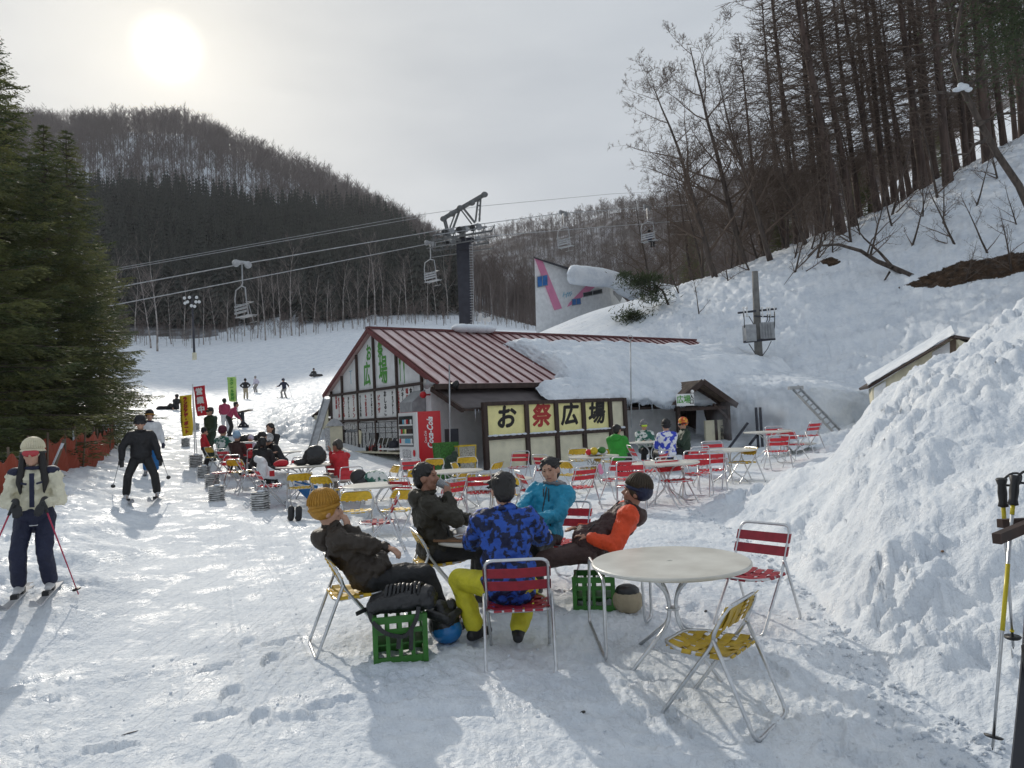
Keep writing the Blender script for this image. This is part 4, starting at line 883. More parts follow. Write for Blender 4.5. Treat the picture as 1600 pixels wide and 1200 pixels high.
# drinks machine
vl = P(655, 742, 20.0); VL = Vector((vl.x, vl.y, gz(vl.x, vl.y) - .05)); vend = empty('drinks_machine', VL, RZ, 'red drinks vending machine with a white script logo running up its side', 'vending machine')
VH = P(655, 643, 20.0).z - VL.z; VH = max(1.7, min(2.2, VH))
m = MB(); m.box((.40, .55, VH / 2), (.74, 1.06, VH)); m.build('body', M['coke_red'], vend)
m = MB(); m.box((.0, .55, VH / 2), (.06, 1.08, VH - .02)); fr = m.build('front_panel', M['white_plastic'], vend)
m = MB(); m.box((-.035, .62, VH * .70), (.02, .84, VH * .48)); m.build('display_window', M['glass'], fr)
for j in range(3):
    m = MB(); m.box((-.05, .62, VH * (.50 + .15 * j)), (.02, .84, .045)); m.build('shelf', M['white_plastic'], vend)
    for k in range(7):
        m = MB(); m.lathe([(.033, 0), (.033, .12), (.026, .13)], 8, (-.052, .27 + k * .115, VH * (.50 + .15 * j) + .025)); m.build('can', rnd.choice([M['coke_red'], M['ink_blue'], M['ink_green'], M['white_plastic'], M['dark_wood'], M['yellow_board']]), vend, True)
m = MB(); m.box((-.036, .62, VH * .33), (.02, .5, VH * .17)); m.build('poster', M['paper'], vend)
m = MB(); m.box((-.036, .55, VH * .13), (.03, .6, .22)); m.build('delivery_flap', M['glass'], vend)
m = MB(); m.ball((-.05, .16, VH * .36), (.02, .07, .10), 12, 8); m.build('badge', M['coke_red'], vend, True)
text('Coca-Cola', .26, M['ink_white'], vend, (.42, .012, VH * .66), (0, 0, 1), (-1, 0, 0), shear=.35, bold=.008, sx=.80); text('Coca-Cola', .10, M['ink_white'], vend, (.26, .012, VH * .60), (0, 0, 1), (-1, 0, 0), shear=.3, sx=.8)

# bins and heap between the machine and the fence
def put(px, Y): return at(px, Y)
def net_bin(px, Y, matn, fm, label, w=.6, h=.55):
    e = empty('mesh_bin', put(px, Y), RZ, label, 'bin'); m = MB()
    for x in (-w / 2, w / 2):
        for y in (-.2, .2): m.bar((x * .8, y * .8, 0), (x, y, h), .025)
    for z, k in ((h, 1.0), (.03, .8)):
        for a, b in (((-w / 2, -.2), (w / 2, -.2)), ((w / 2, -.2), (w / 2, .2)), ((w / 2, .2), (-w / 2, .2)), ((-w / 2, .2), (-w / 2, -.2))): m.bar((a[0] * k, a[1] * k, z), (b[0] * k, b[1] * k, z), .03)
    m.build('frame', fm, e); m = MB(); m.box((0, 0, h / 2), (w * .8, .32, h * .96), taper=1.24); m.build('netting', matn, e)
M['green_net'] = mat('green_netting', (.05, .17, .03), .8, noise=.4, nscale=25); M['yellow_frame'] = mat('yellow_plastic', (.62, .44, .02), .45, noise=.1, nscale=6); M['grey_net'] = mat('pale_grey_mesh', (.38, .36, .30), .8, noise=.4, nscale=30)
net_bin(698, 19.2, M['green_net'], M['green_net'], 'green netted bin beside the red drinks machine', .55, .95)
net_bin(726, 19.3, M['grey_net'], M['yellow_frame'], 'yellow framed mesh bin next to the kiosk window', .55, .85)
e = empty('grey_locker', put(708, 21.2), RZ, 'narrow dark grey box standing against the white wall behind the bins', 'box'); m = MB(); m.box((0, 0, .6), (.3, .3, 1.2)); m.build('body', M['steel_dark'], e); m = MB(); m.box((0, -.16, .6), (.26, .02, 1.1)); m.build('door', M['steel_dark'], e)

# info box with arched top, leaning steel chute, small lean-to on the left of the gable
ib = empty('notice_box', at(524, 26.0), RZ - R(20), 'upright notice box with an arched metal hood beside the gable', 'sign'); ib.scale = (.72, .72, .72); m = MB(); m.box((0, 0, .55), (.75, .45, 1.3)); m.build('cabinet', M['cream'], ib)
m = MB(); m.box((-.36, -.245, .55), (.24, .03, 1.2)); m.build('notice', M['paper'], ib)
m = MB(); n_ = 9; ps = [(-.45 + .9 * k / (n_ - 1), -.32, 1.22 + .38 * math.sin(math.pi * k / (n_ - 1))) for k in range(n_)]; m.prism(ps, (0, .7, 0)); m.build('hood', M['galv'], ib, False)
ch = empty('steel_chute', P(487, 706, 25.5), 0, 'long galvanised steel chute leaning up against the lean-to', 'chute'); c0 = P(487, 706, 25.5); c1 = P(511, 624, 27.5) - c0
m = MB(); m.bar(-c1 * .1, c1, .24, .04); m.build('panel', M['galv'], ch)
for s_ in (-.13, .13): m = MB(); m.bar(-c1 * .1 + Vector((s_, 0, .05)), c1 + Vector((s_, 0, .05)), .03, .07); m.build('side_rail', M['galv'], ch)
lt = empty('side_lean_to', P(512, 650, 29.5), RZ, 'small dark lean-to roof sticking out left of the gable', 'shed'); m = MB(); m.prism([(0, -.4, .55), (0, 1.9, .0), (0, 1.9, .07), (0, -.4, .62)], (1.8, 0, 0)); m.build('roof', M['dark_wood'], lt)
for k in range(3): m = MB(); m.box((-.03, .1 + k * .55, -.1 - k * .12), (.03, .46, .8)); m.build('panel', M['cream'], lt)
m = MB(); m.bar((-.05, -.35, .5), (-.05, 1.9, -.65), .05); m.bar((-.05, 1.85, .05), (-.05, 1.85, -2), .08); m.build('strut', M['dark_wood'], lt)

# pink and white building beyond the mound
pk0 = P(838, 492, 62); pk = empty('pink_striped_building', pk0, 0, 'tall pink-striped white building with blue windows behind the snow mound', 'building')
def Q3(px, py, Y): return P(px, py, Y) - pk0
Yp = lambda px: 60 + (px - 835) * .04
fac = [(835, 403), (887, 419), (952, 447), (960, 505), (838, 520)]
back = Vector((3.0, 9, 0))
m = MB(); m.prism([Q3(a, b, Yp(a)) for a, b in fac][::-1], back); m.build('wall', M['white_wall'], pk)
off = Vector((0, -.03, 0)); M['pink'] = mat('pink_paint', (.74, .26, .42), .6, noise=.08, nscale=1)
def flat(name, pts, mt, d=.03, th=.02, par=None):
    m = MB(); o_ = Vector((0, -d, 0)); m.prism([Q3(a, b, Yp(a)) + o_ for a, b in pts][::-1], (0, th, 0)); return m.build(name, M[mt] if isinstance(mt, str) else mt, par or pk)
flat('pink_stripe', [(835.5, 403.5), (847, 406.5), (878, 482), (866, 485)], 'pink', .16, .15); flat('pink_stripe', [(917, 445.5), (933, 446), (899, 473), (886, 480), (889, 474)], 'pink', .16, .15)
M['blue_glass'] = mat('blue_window_film', (.03, .16, .45), .3, noise=.25, nscale=2)
for w_ in ([(839, 433), (855.5, 430), (856, 446.5), (839.5, 450)], [(893, 468), (907, 466), (908, 476), (893.5, 478)], [(910.5, 458), (940.5, 452), (941, 459), (911, 465)]):
    f_ = flat('window', w_, 'grey_paint', .22, .1); flat('pane', [(w_[0][0] + .8, w_[0][1] + .8), (w_[1][0] - .8, w_[1][1] + .8), (w_[2][0] - .8, w_[2][1] - .8), (w_[3][0] + .8, w_[3][1] - .8)], 'blue_glass' if w_[0][0] < 909 else 'glass', .26, .04, f_)
    mid = ((w_[0][0] + w_[1][0]) / 2, (w_[0][1] + w_[1][1]) / 2, (w_[3][1] + w_[2][1]) / 2); flat('mullion', [(mid[0] - .5, mid[1]), (mid[0] + .5, mid[1]), (mid[0] + .5, mid[2]), (mid[0] - .5, mid[2])], 'grey_paint', .29, .03, f_)
for a, b, c2, d2 in ((879, 464, 881, 457), (881, 461, 885, 460), (884, 465, 886, 457), (887, 463, 890, 457), (890, 463, 893, 458), (886, 459, 893, 456)): flat('blue_scrawl', [(a, b), (c2, d2), (c2 + .8, d2 + .3), (a + .8, b + .3)], 'ink_blue', .16, .1)
m = MB(); m.prism([Q3(834, 401.5, 59.6), Q3(905, 423, 62), Q3(904, 425, 62), Q3(834, 403, 59.6)][::-1], back); m.build('roof_edge', M['steel_dark'], pk)
# its annex wall at the right end
m = MB(); m.prism([Q3(944, 449, 64.5), Q3(963, 456, 67), Q3(957, 470, 67), Q3(944, 482, 64.5)][::-1], (1, 2.5, 0)); m.build('side_wall', M['grey_paint'], pk)

def lofted(name, cols, mt, seed, amp=.12, fine=.035, nu=14, nv=16, label=None, kind='structure', parent=None, freq=1.0, cat=None):
    """smooth snow surface through columns of points (each column top to bottom)"""
    cols = [[Vector(p) for p in c] for c in cols]
    def cat_(ps, n):
        out = []; k = len(ps)
        for i in range(k - 1):
            p0, p1, p2, p3 = ps[max(i - 1, 0)], ps[i], ps[i + 1], ps[min(i + 2, k - 1)]
            for j in range(n):
                t = j / n; out.append(.5 * ((2 * p1) + (-p0 + p2) * t + (2 * p0 - 5 * p1 + 4 * p2 - p3) * t * t + (-p0 + 3 * p1 - 3 * p2 + p3) * t ** 3))
        out.append(ps[-1]); return out
    A = [cat_(c, nv) for c in cols]; rows = list(zip(*A)); B = [cat_(list(r_), nu) for r_ in rows]
    g = np.array([[tuple(v) for v in r_] for r_ in B]); du = np.gradient(g, axis=1); dv = np.gradient(g, axis=0); n = np.cross(du, dv); n /= np.linalg.norm(n, axis=2, keepdims=True) + 1e-9
    if n[..., 1].mean() > 0: n = -n
    s = g[..., 0] * freq + g[..., 1] * .35; t = g[..., 2] * 1.3 * freq + g[..., 1] * .8 * freq
    d = fbm(s * .8, t * .8, 4, seed, .55) * amp * 2 + fbm(s * 3.5, t * 3.5, 3, seed + 5, .6, 1) * fine * 2
    d = d + (worley(s * 2.2, t * 2.2 + g[..., 1] * .5, seed) * .12 + worley(s * 5, t * 5 + g[..., 1], seed + 3) * .06 - .06) * min(1, fine / .045) * sstep(-.25, .2, fbm(s * .6, t * .6, 2, seed + 9) + .12)
    g = g + n * d[..., None]; h_, w_ = g.shape[:2]
    me = bpy.data.meshes.new(name); idx = lambda i, j: i * w_ + j
    me.from_pydata([tuple(v) for v in g.reshape(-1, 3)], [], [(idx(i, j), idx(i + 1, j), idx(i + 1, j + 1), idx(i, j + 1)) for i in range(h_ - 1) for j in range(w_ - 1)])
    me.polygons.foreach_set('use_smooth', [True] * len(me.polygons)); me.materials.append(mt); me.update()
    o = link(name, me, parent); tag(o, label, cat, None, kind if parent is None else None); return o
# snow slab sliding off the pink building's roof, as a part of it
def slab(cols, par, name, seed, **k): 
    o = lofted(name, cols, M['snow_plain'], seed, parent=par, kind=None, **k); return o
cs = []
for px, t_, l_, b_ in ((886, 424, 430, 436), (892, 415, 428, 442), (910, 416, 432, 445), (935, 419, 436, 446.5), (955, 424, 436, 449), (966, 428, 442, 458), (1000, 436, 452, 474), (1045, 446, 460, 482), (1085, 452, 466, 486)):
    Y0 = 59 + (px - 886) * .035; cs.append([Q3(px + 8, t_ + 1, Y0 + 9), Q3(px + 2, t_, Y0 + 2), Q3(px, t_ + 3, Y0 - .2), Q3(px, l_, Y0 - .9), Q3(px, b_, Y0 - .3), Q3(px + 1, b_ + 1, Y0 + .9)])
slab(cs, pk, 'roof_snow', 3, amp=.08, fine=.02, nu=6, nv=6)

# snow lying on the snack house roof, spilling to the low wing
cs = []
for x in (5.0, 5.25, 6.0, 7.5, 9, 11, 13, 15, 17, 18.5):
    e_ = 1 if x > 5.1 else 0
    w_ = fbm(np.array(x * .9), np.array(3.3), 2, 4) * .3
    col_ = []
    for y, zz in ((3.45 - (.1 if x < 10 else -.1), .0), (3.1, .22), (2.1, .50), (.8, .62), (-.2, .66)):
        col_.append((x + (rnd.uniform(-.1, .1) if not e_ else 0) + (.0 if y > 3 else (2.0 - .5 * y) * .0), y + w_ * .3, rz_(y) + (zz if e_ else .02)))
    col_ += [(x, -.95, 3.0), (x, -1.65, 2.66 if x < 8 else 2.5), (x, -1.75, 2.40 if x < 8 else 2.2), (x, -1.2, 2.35 if x < 8 else 2.15)]
    cs.append(col_)
rs_o = slab(cs, house, 'roof_snow', 8, amp=.16, fine=.07, nu=16, nv=9, freq=1.2)
cs = []
for x, k in ((3.35, 0), (3.6, .55), (4.2, .85), (5.0, 1.0), (6.2, 1.0)):
    cs.append([(x + .5, -.28, 3.02 - .2 * (1 - k)), (x + .2, -.7, 2.85 + .32 * k), (x, -1.2, 2.6 + .42 * k), (x, -1.6, 2.42 + .34 * k), (x, -1.78, 2.32 + .12 * k), (x, -1.4, 2.30)])
slab(cs, house, 'awning_snow', 9, amp=.1, fine=.05, nu=8, nv=8, freq=1.6)
m = MB(); q = hh(737, 519, 1, RY); 
for dx in (-.55, -.2, .2, .6): m.ball((q.x + dx, RY - .15, RZT + .2), (.42, .4, .17), 14, 8)
m.build('ridge_snow', M['snow_plain'], house, True)
# the big cleared bank beyond the yard, cut steep on this side
cs = []
for px, pts in ((1088, [(547, 37), (560, 33), (578, 30), (594, 28.6), (610, 28.2), (698, 28.0)]), (1120, [(550, 37), (566, 33), (582, 30), (596, 28.4), (612, 27.9), (704, 27.6)]), (1160, [(560, 36), (573, 32.5), (584, 30), (596, 28), (612, 27.4), (708, 27.1)]), (1200, [(570, 35), (579, 32), (588, 29.6), (598, 27.4), (614, 26.9), (710, 26.6)]),
                (1250, [(580, 34), (586, 31.5), (593, 29), (601, 27), (616, 26.6), (710, 26.3)]), (1300, [(588, 33.5), (593, 31), (598, 29), (606, 27), (620, 26.5), (712, 26.2)]), (1360, [(600, 32), (604, 30.5), (608, 29), (614, 27.2), (626, 26.7), (712, 26.4)]), (1420, [(606, 31), (610, 30), (614, 29), (622, 27.5), (632, 27), (712, 26.7)]), (1520, [(612, 31), (616, 30), (620, 29), (628, 28), (638, 27.6), (712, 27.2)])):
    cs.append([P(px, a, b) for a, b in pts])
lofted('snow_bank', cs, M['snow_plain'], 14, amp=.12, fine=.045, nu=26, nv=18, label='flat-topped bank of cleared snow cut to a steep wall beyond the yard')
# bank left of the gable, dug away towards the yard
cs = []
for px, pts in ((372, [(668, 52), (672, 44), (678, 38), (684, 34), (690, 32)]), (400, [(645, 52), (652, 44), (662, 38), (676, 33), (694, 30)]), (430, [(632, 52), (636, 44), (648, 37), (672, 31.5), (697, 29)]), (465, [(622, 52), (626, 44), (636, 37), (660, 30.5), (702, 27.6)]), (500, [(612, 52), (617, 44), (630, 37), (655, 31), (704, 28)]), (535, [(606, 52), (611, 44), (624, 38), (655, 32), (704, 30)])):
    cs.append([P(px, a, b) for a, b in pts])
lofted('snow_bank', cs, M['snow_plain'], 24, amp=.14, fine=.05, nu=26, nv=18, label='sunlit heap of cleared snow to the left of the snack house')

# half-buried shed on the slope to the right
sd0 = P(1360, 604, 24); shd = empty('buried_shed', sd0, 0, 'low cream shed with a dark roof edge, buried in snow behind the heap', 'shed'); S3 = lambda px, py, Y: P(px, py, Y) - sd0
m = MB(); m.prism([S3(1362, 606, 23), S3(1491, 527, 20), S3(1560, 560, 20), S3(1560, 640, 20), S3(1365, 640, 23)], (1.4, 3, 0)); m.build('wall', M['cream'], shd)
m = MB(); m.prism([S3(1356, 603, 23), S3(1491, 523, 19.6), S3(1491, 527, 19.6), S3(1358, 607, 23)], (1.4, 3.5, 0)); m.build('roof', M['dark_wood'], shd)
m = MB(); m.prism([S3(1491, 523, 19.6), S3(1535, 531, 20.6), S3(1535, 534.5, 20.6), S3(1491, 527, 19.6)], (1.4, 3.5, 0)); m.build('roof', M['dark_wood'], shd)
for a, b, mt_ in ((1457, 1484, 'white_wall'), (1484, 1494, 'wood'), (1366, 1384, 'white_wall')):
    yy = lambda p_: 604.5 - (p_ - 1362) * .612
    m = MB(); m.prism([S3(a, yy(a) + 4, 22.98 - (a - 1362) * .0233 - .08), S3(b, yy(b) + 4, 22.98 - (b - 1362) * .0233 - .08), S3(b, 640, 22.98 - (b - 1362) * .0233 - .08), S3(a, 640, 22.98 - (a - 1362) * .0233 - .08)], (.02, .06, 0)); m.build('panel', M[mt_], shd)
for i in range(8): m = MB(); a = 1495 + i * 5; m.bar(S3(a, 528 + i * .9, 19.9 + i * .1), S3(a + 3, 534 + i * .9, 20.3 + i * .1), .05); m.build('rafter', M['dark'], shd)
cs = []
for px in (1356, 1380, 1410, 1440, 1470, 1492):
    yy = 603 - (px - 1356) * .592; Y0 = 23 - (px - 1356) * .025; cs.append([S3(px - 6, yy - 14, Y0 + 4), S3(px - 4, yy - 8, Y0 + 2), S3(px - 2, yy - 4.5, Y0 + .2), S3(px, yy - 1, Y0 - .1), S3(px, yy + .5, Y0 + .2)])
slab(cs, shd, 'roof_snow', 33, amp=.04, fine=.02, nu=8, nv=5)

# utility pole with two transformers
up0 = P(1187, 563, 33); M['concrete'] = mat('dark_weathered_concrete', (.17, .165, .155), .85, noise=.2, nscale=4)
up = empty('utility_pole', up0, 0, 'grey utility pole carrying two transformer boxes, standing in the snow slope', 'utility pole'); U3 = lambda px, py, Y=33: P(px, py, Y) - up0
m = MB(); m.tube([U3(1187, 590), U3(1179.5, 424)], [.20, .14], 12); m.build('shaft', M['concrete'], up, True)
m = MB(); m.box(U3(1171, 521, 32.9), (.48, .5, .78)); m.build('transformer', M['grey_paint'], up); m = MB(); m.box(U3(1197, 517, 32.9), (.62, .5, .76)); m.build('transformer', M['grey_paint'], up)
for k in range(5): m = MB(); m.box(U3(1188.5 + k * 4.3, 517, 32.6), (.03, .04, .7)); m.build('fin', M['grey_paint'], up)
m = MB(); m.bar(U3(1162, 534.5, 32.8), U3(1211, 529.5, 32.8), .12, .10); m.build('platform', M['steel_dark'], up)
m = MB(); m.bar(U3(1153, 489, 32.9), U3(1213, 482.5, 32.9), .09); m.bar(U3(1178, 494, 32.8), U3(1209, 495, 32.8), .06); m.build('crossarm', M['steel_dark'], up)
for px in (1162, 1167, 1191, 1199, 1203, 1210): m = MB(); p_ = U3(px, 486, 32.8); m.lathe([(.03, -.28), (.06, -.24), (.03, -.2), (.06, -.16), (.03, -.12), (.03, .1), (.07, .14), (.02, .2)], 8, p_); m.build('insulator', M['white_plastic'], up, True)
m = MB()
for a, b in (((1161, 487), (1163, 512)), ((1210, 487), (1209, 525)), ((1203, 492), (1200, 505)), ((1199, 492), (1197, 505)), ((1170, 537), (1182, 556)), ((1205, 533), (1191, 556)), ((1170, 494), (1178, 508))): m.tube([U3(*a, 32.7), U3((a[0] + b[0]) / 2 + 1, (a[1] + b[1]) / 2 + 1, 32.6), U3(*b, 32.8)], .02, 4)
m.build('wiring', M['black'], up)

# icicles under the eaves
rnd.seed(44)
for k in range(26):
    x = rnd.uniform(5.6, 10.5) if k > 9 else rnd.uniform(.3, 3.0); l_ = rnd.uniform(.12, .38)
    m = MB(); b_ = Vector((x, -1.62 if k <= 9 else -1.66, 2.27 if k <= 9 else 2.30)); m.tube([b_, b_ - Vector((0, 0, l_ * .5)), b_ - Vector((0, 0, l_))], [.022, .014, .003], 6); m.build('icicle', M.setdefault('ice', mat('clear_ice', (.75, .80, .85), .1, trans=.6)), house, True)

# ------------------------------------------------------------------ chairlift
M['lift_grey'] = mat('weathered_lift_steel', (.13, .135, .135), .65, noise=.2, nscale=4)
CA = [(60, 470, 25), (150, 455, 27), (378, 412.5, 31), (686, 360, 41), (722, 354, 42.3), (770, 347.5, 43.8), (880, 333, 48), (1010, 324, 54), (1235, 309, 66), (1500, 290, 84)]
CB = [(60, 498, 27.5), (150, 482, 30), (445, 425, 36.5), (672, 380.5, 43.2), (722, 372, 45.2), (760, 369, 46.5), (949, 354, 53), (1120, 341, 62), (1400, 318, 80)]
CC = [(150, 425, 40), (640, 338, 60), (752, 322, 66), (955, 303, 80), (1200, 290, 100)]
CD = [(150, 428, 39), (400, 384, 46), (650, 341, 58)]
def cable_pts(c): return [P(*p) for p in c]
lift = empty('chairlift_line', (0, 0, 0), 0, 'two running steel ropes of the chairlift crossing behind the snack house', 'lift cable')
for c, r_ in ((CA, .024), (CB, .024)):
    m = MB(); m.tube(cable_pts(c), r_, 5); m.build('rope', M['galv'], lift, True)
wl = empty('overhead_wire', (0, 0, 0), 0, 'thin overhead wires running above the chairlift ropes', 'cable')
for c in (CC, CD): m = MB(); m.tube(cable_pts(c), .02, 4); m.build('wire', M['grey_paint'], wl, True)
py0 = P(728, 520, 44); py0.z = gz(py0.x, py0.y); pyl = empty('lift_pylon', py0, 0, 'dark blue-grey steel pylon of the chairlift rising behind the red roof', 'lift pylon'); Y3 = lambda px, py, Y=44: P(px, py, Y) - py0
top = Y3(723, 374); m = MB(); m.bar((0, 0, -1), top, .78, .62, up=(0, 1, 0)); m.build('column', M['steel_dark'], pyl)
m = MB(); m.prism([Y3(715, 372, 43.6), Y3(737, 371, 43.6), Y3(731, 390, 43.6), Y3(716, 390, 43.6)][::-1], (0, .8, 0)); m.build('head', M['steel_dark'], pyl)
m = MB(); a = Y3(735, 520, 43.6); b = Y3(733, 380, 43.6); 
for k in range(34): q = a.lerp(b, k / 34); m.bar(q, q + Vector((.22, 0, 0)), .03)
m.bar(a + Vector((.22, 0, 0)), b + Vector((.22, 0, 0)), .03); m.build('ladder', M['galv'], pyl)
# crossarm between the ropes
aA, aB = Y3(722, 358, 42.3), Y3(722, 375, 45.2); m = MB(); m.bar(aA, aB, .35, .35); m.build('crossarm', M['lift_grey'], pyl)
for c, i0, s_ in ((CA, 4, 1), (CB, 4, -1)):
    pts = cable_pts(c); o_ = pts[i0]; d_ = (pts[i0 + 1] - pts[i0 - 1]).normalized()
    for k in range(6):
        w_ = o_ + d_ * (k - 2.5) * .55 - Vector((0, 0, .18)) - py0; side = d_.cross(Vector((0, 0, 1))).normalized()
        m = MB(); m.tube([w_ - side * .06, w_ + side * .06], .20, 12); m.tube([w_ - side * .09, w_ + side * .09], .07, 8); m.build('sheave_wheel', M['grey_paint'] if k % 2 else M['black'], pyl)
    for h_, hw in ((-.25, 2.0), (-.55, 2.4), (-.95, 2.7)):
        m = MB(); m.bar(o_ + d_ * -hw + Vector((0, 0, h_)) - py0, o_ + d_ * hw + Vector((0, 0, h_)) - py0, .08 if h_ > -.9 else .30, .12 if h_ > -.9 else .04); m.build('sheave_frame' if h_ > -.9 else 'walkway', M['lift_grey'], pyl)
    for k in range(7):
        w_ = o_ + d_ * (k - 3) * .8 - py0; side = d_.cross(Vector((0, 0, 1))).normalized() * s_ * .3
        m = MB(); m.bar(w_ + Vector((0, 0, -.95)) + side, w_ + Vector((0, 0, -.2 + .1 * (k % 2))) + side, .035); m.bar(w_ + Vector((0, 0, -.25)) + side, w_ + Vector((0, 0, -.6)), .05); m.build('railing_post', M['lift_grey'], pyl)
    m = MB(); m.bar(o_ + d_ * -2.5 - py0 + Vector((0, 0, -.3)) + side, o_ + d_ * 2.5 - py0 + Vector((0, 0, -.3)) + side, .035); m.build('handrail', M['galv'], pyl)
for a, b, w_ in (((692, 342), (757, 304), .22), ((694, 345), (701, 372), .14), ((697, 345), (704, 372), .08), ((719, 326), (706, 362), .12), ((714, 326), (703, 356), .08), ((723, 324), (742, 348), .12), ((719, 326), (737, 350), .08), ((747, 312), (743, 346), .11), ((751, 311), (749, 346), .11), ((694, 366), (720, 376), .16), ((706, 362), (748, 350), .10)):
    m = MB(); m.bar(Y3(*a, 43.2), Y3(*b, 43.2), w_, w_); m.build('gantry_bar', M['lift_grey'], pyl)
for k in range(5):
    a = Y3(747.5, 314 + k * 7, 43.2); m = MB(); m.bar(a, Y3(751, 311 + k * 7 + 3, 43.2), .06); m.build('lattice_bar', M['lift_grey'], pyl)
for px, py in ((757, 304), (719, 325), (693, 342), (706, 334), (737, 317)): m = MB(); m.ball(Y3(px, py, 43.1), (.22, .18, .18), 10, 6); m.build('pulley_block', M['lift_grey'], pyl, True)
def lift_chair(px, py, Y, label, sc=1.0):
    o_ = P(px, py, Y); e = empty('lift_chair', o_, R(-42), label, 'chairlift chair', 'chairlift chairs'); e.scale = (sc,) * 3
    m = MB(); m.bar((0, -.35, .08), (0, .35, .08), .08, .12)
    for y in (-.28, .28): m.tube([(-.05, y, 0), (.05, y, 0)], .16, 12)
    m.build('grip', M['galv'], e)
    m = MB(); m.tube([(0, 0, 0), (0, 0, -.85), (0, -.05, -1.0)], .032, 6); m.build('hanger_rod', M['galv'], e, True)
    m = MB(); m.tube([(-.50, .30, -2.35), (-.52, -.05, -2.30), (-.50, -.12, -1.5), (-.42, -.1, -1.12), (0, -.05, -.98), (.42, -.1, -1.12), (.50, -.12, -1.5), (.52, -.05, -2.30), (.50, .30, -2.35)], .03, 6); m.build('frame', M['galv'], e, True)
    for y in (.30, .18, .06, -.06): m = MB(); m.box((0, y, -2.3 - .02 * (y < 0)), (1.15, .08, .03)); m.build('seat_slat', M['galv'], e)
    for z in (-2.15, -2.0, -1.86): m = MB(); m.box((0, -.13, z), (1.05, .03, .09)); m.build('back_slat', M['galv'], e)
    m = MB(); m.tube([(-.45, -.12, -1.75), (-.46, .25, -1.72), (.46, .25, -1.72), (.45, -.12, -1.75)], .02, 5); m.tube([(0, .25, -1.72), (0, .45, -2.5), (-.3, .45, -2.55), (.3, .45, -2.55)], .018, 5); m.build('safety_bar', M['galv'], e, True)
    return e
lift_chair(378, 412.5, 31, 'empty chairlift chair hanging above the far lamp post')
lift_chair(672, 380.5, 43.2, 'chairlift chair hanging just left of the steel pylon')
lift_chair(880, 333, 48, 'empty chairlift chair above the pink and white building')
lift_chair(1011, 324.5, 54, 'chairlift chair with a rider, in front of the brown wooded ridge', 1.12)
lift_chair(1229, 309.3, 65.5, 'farthest chairlift chair, half hidden behind the larch trunks', 1.0)

# lamp post far up the run and small white instrument post
lp0 = G(304, 562) ; lamp = empty('floodlight_post', lp0, 0, 'tall floodlight post with a cluster of round lamps on the shaded run', 'lamp post'); L3 = lambda px, py: P(px, py, lp0.y) - lp0
m = MB(); m.tube([(0, 0, -.5), L3(300, 462)], [.20, .14], 8); m.build('post', M['steel_dark'], lamp, True); m = MB(); m.box((0, 0, .5), (.5, .5, 1.2)); m.build('base_pad', M['cream'], lamp)
for px, py in ((289, 466), (294, 472), (290, 474), (300, 478), (305, 479), (308, 465), (312, 472), (307, 472), (297, 465)): m = MB(); m.ball(L3(px, py) + Vector((0, -.2, 0)), (.26, .15, .26), 10, 6); m.build('lamp_head', M['white_plastic'], lamp, True)
m = MB(); m.bar(L3(289, 473), L3(312, 471), .1); m.bar(L3(291, 466), L3(310, 464), .1); m.build('bracket', M['steel_dark'], lamp)
ins = empty('instrument_post', P(757, 530, 44.5), 0, 'small white instrument box and bracket on a post behind the roof ridge', 'weather post'); I3 = lambda px, py: P(px, py, 44.5) - P(757, 530, 44.5)
m = MB(); m.bar(I3(759, 540), I3(758, 497), .12); m.bar(I3(754, 499), I3(766, 498), .14); m.build('post', M['white_plastic'], ins); m = MB(); m.box(I3(750, 496), (.2, .3, .5), Matrix.Rotation(R(10), 3, 'Y')); m.box(I3(764, 499), (.22, .2, .3)); m.build('box', M['white_plastic'], ins)

# orange safety netting along the left of the run
M['net'] = bpy.data.materials.new('orange_netting'); M['net'].use_nodes = True
_b = M['net'].node_tree.nodes['Principled BSDF']; _b.inputs['Base Color'].default_value = (.30, .055, .025, 1); _b.inputs['Roughness'].default_value = .8; _b.inputs['Transmission Weight'].default_value = .0
def net_seg(p0, p1, h, n=8, label=''):
    e = empty('safety_net', p0, 0, label, 'net fence', 'orange safety nets'); d = p1 - p0
    m = MB(); g = []; N1 = 40
    for i in range(N1 + 1):
        t = i / N1; q = d * t; q.z = gz(p0.x + q.x, p0.y + q.y) - p0.z
        sag = .16 * math.sin(t * math.pi * n * .5) ** 2
        for j in range(6):
            s = j / 5; off = .06 * math.sin(t * 37 + j) * math.sin(s * 3.1); g.append(q + Vector((off, off * .4, -.1 + (h - sag + .1) * s)))
    m.add(g, [(i * 6 + j, (i + 1) * 6 + j, (i + 1) * 6 + j + 1, i * 6 + j + 1) for i in range(N1) for j in range(5)]); o = m.build('netting', M['net'], e); so = o.modifiers.new('thick', 'SOLIDIFY'); so.thickness = .008
    for k in range(n // 2 + 1):
        t = k / (n // 2); q = d * t; q.z = gz(p0.x + q.x, p0.y + q.y) - p0.z; m = MB(); m.tube([q + Vector((0, 0, -.2)), q + Vector((rnd.uniform(-.12, .12), 0, h + .12))], .022, 6); m.build('post', M['wood'], e, True)
nets = [((-70, 11.4), (44, 13.6), .95, 'near stretch of orange netting at the picture edge beside the skier'), ((40, 14.4), (150, 18.6), 1.05, 'long middle stretch of sagging orange netting under the firs'), ((150, 19.3), (176, 23.0), .9, 'farthest short stretch of orange netting under the low fir boughs')]
for a, b, h, lb in nets: net_seg(at(*a), at(*b), h, 8, lb)
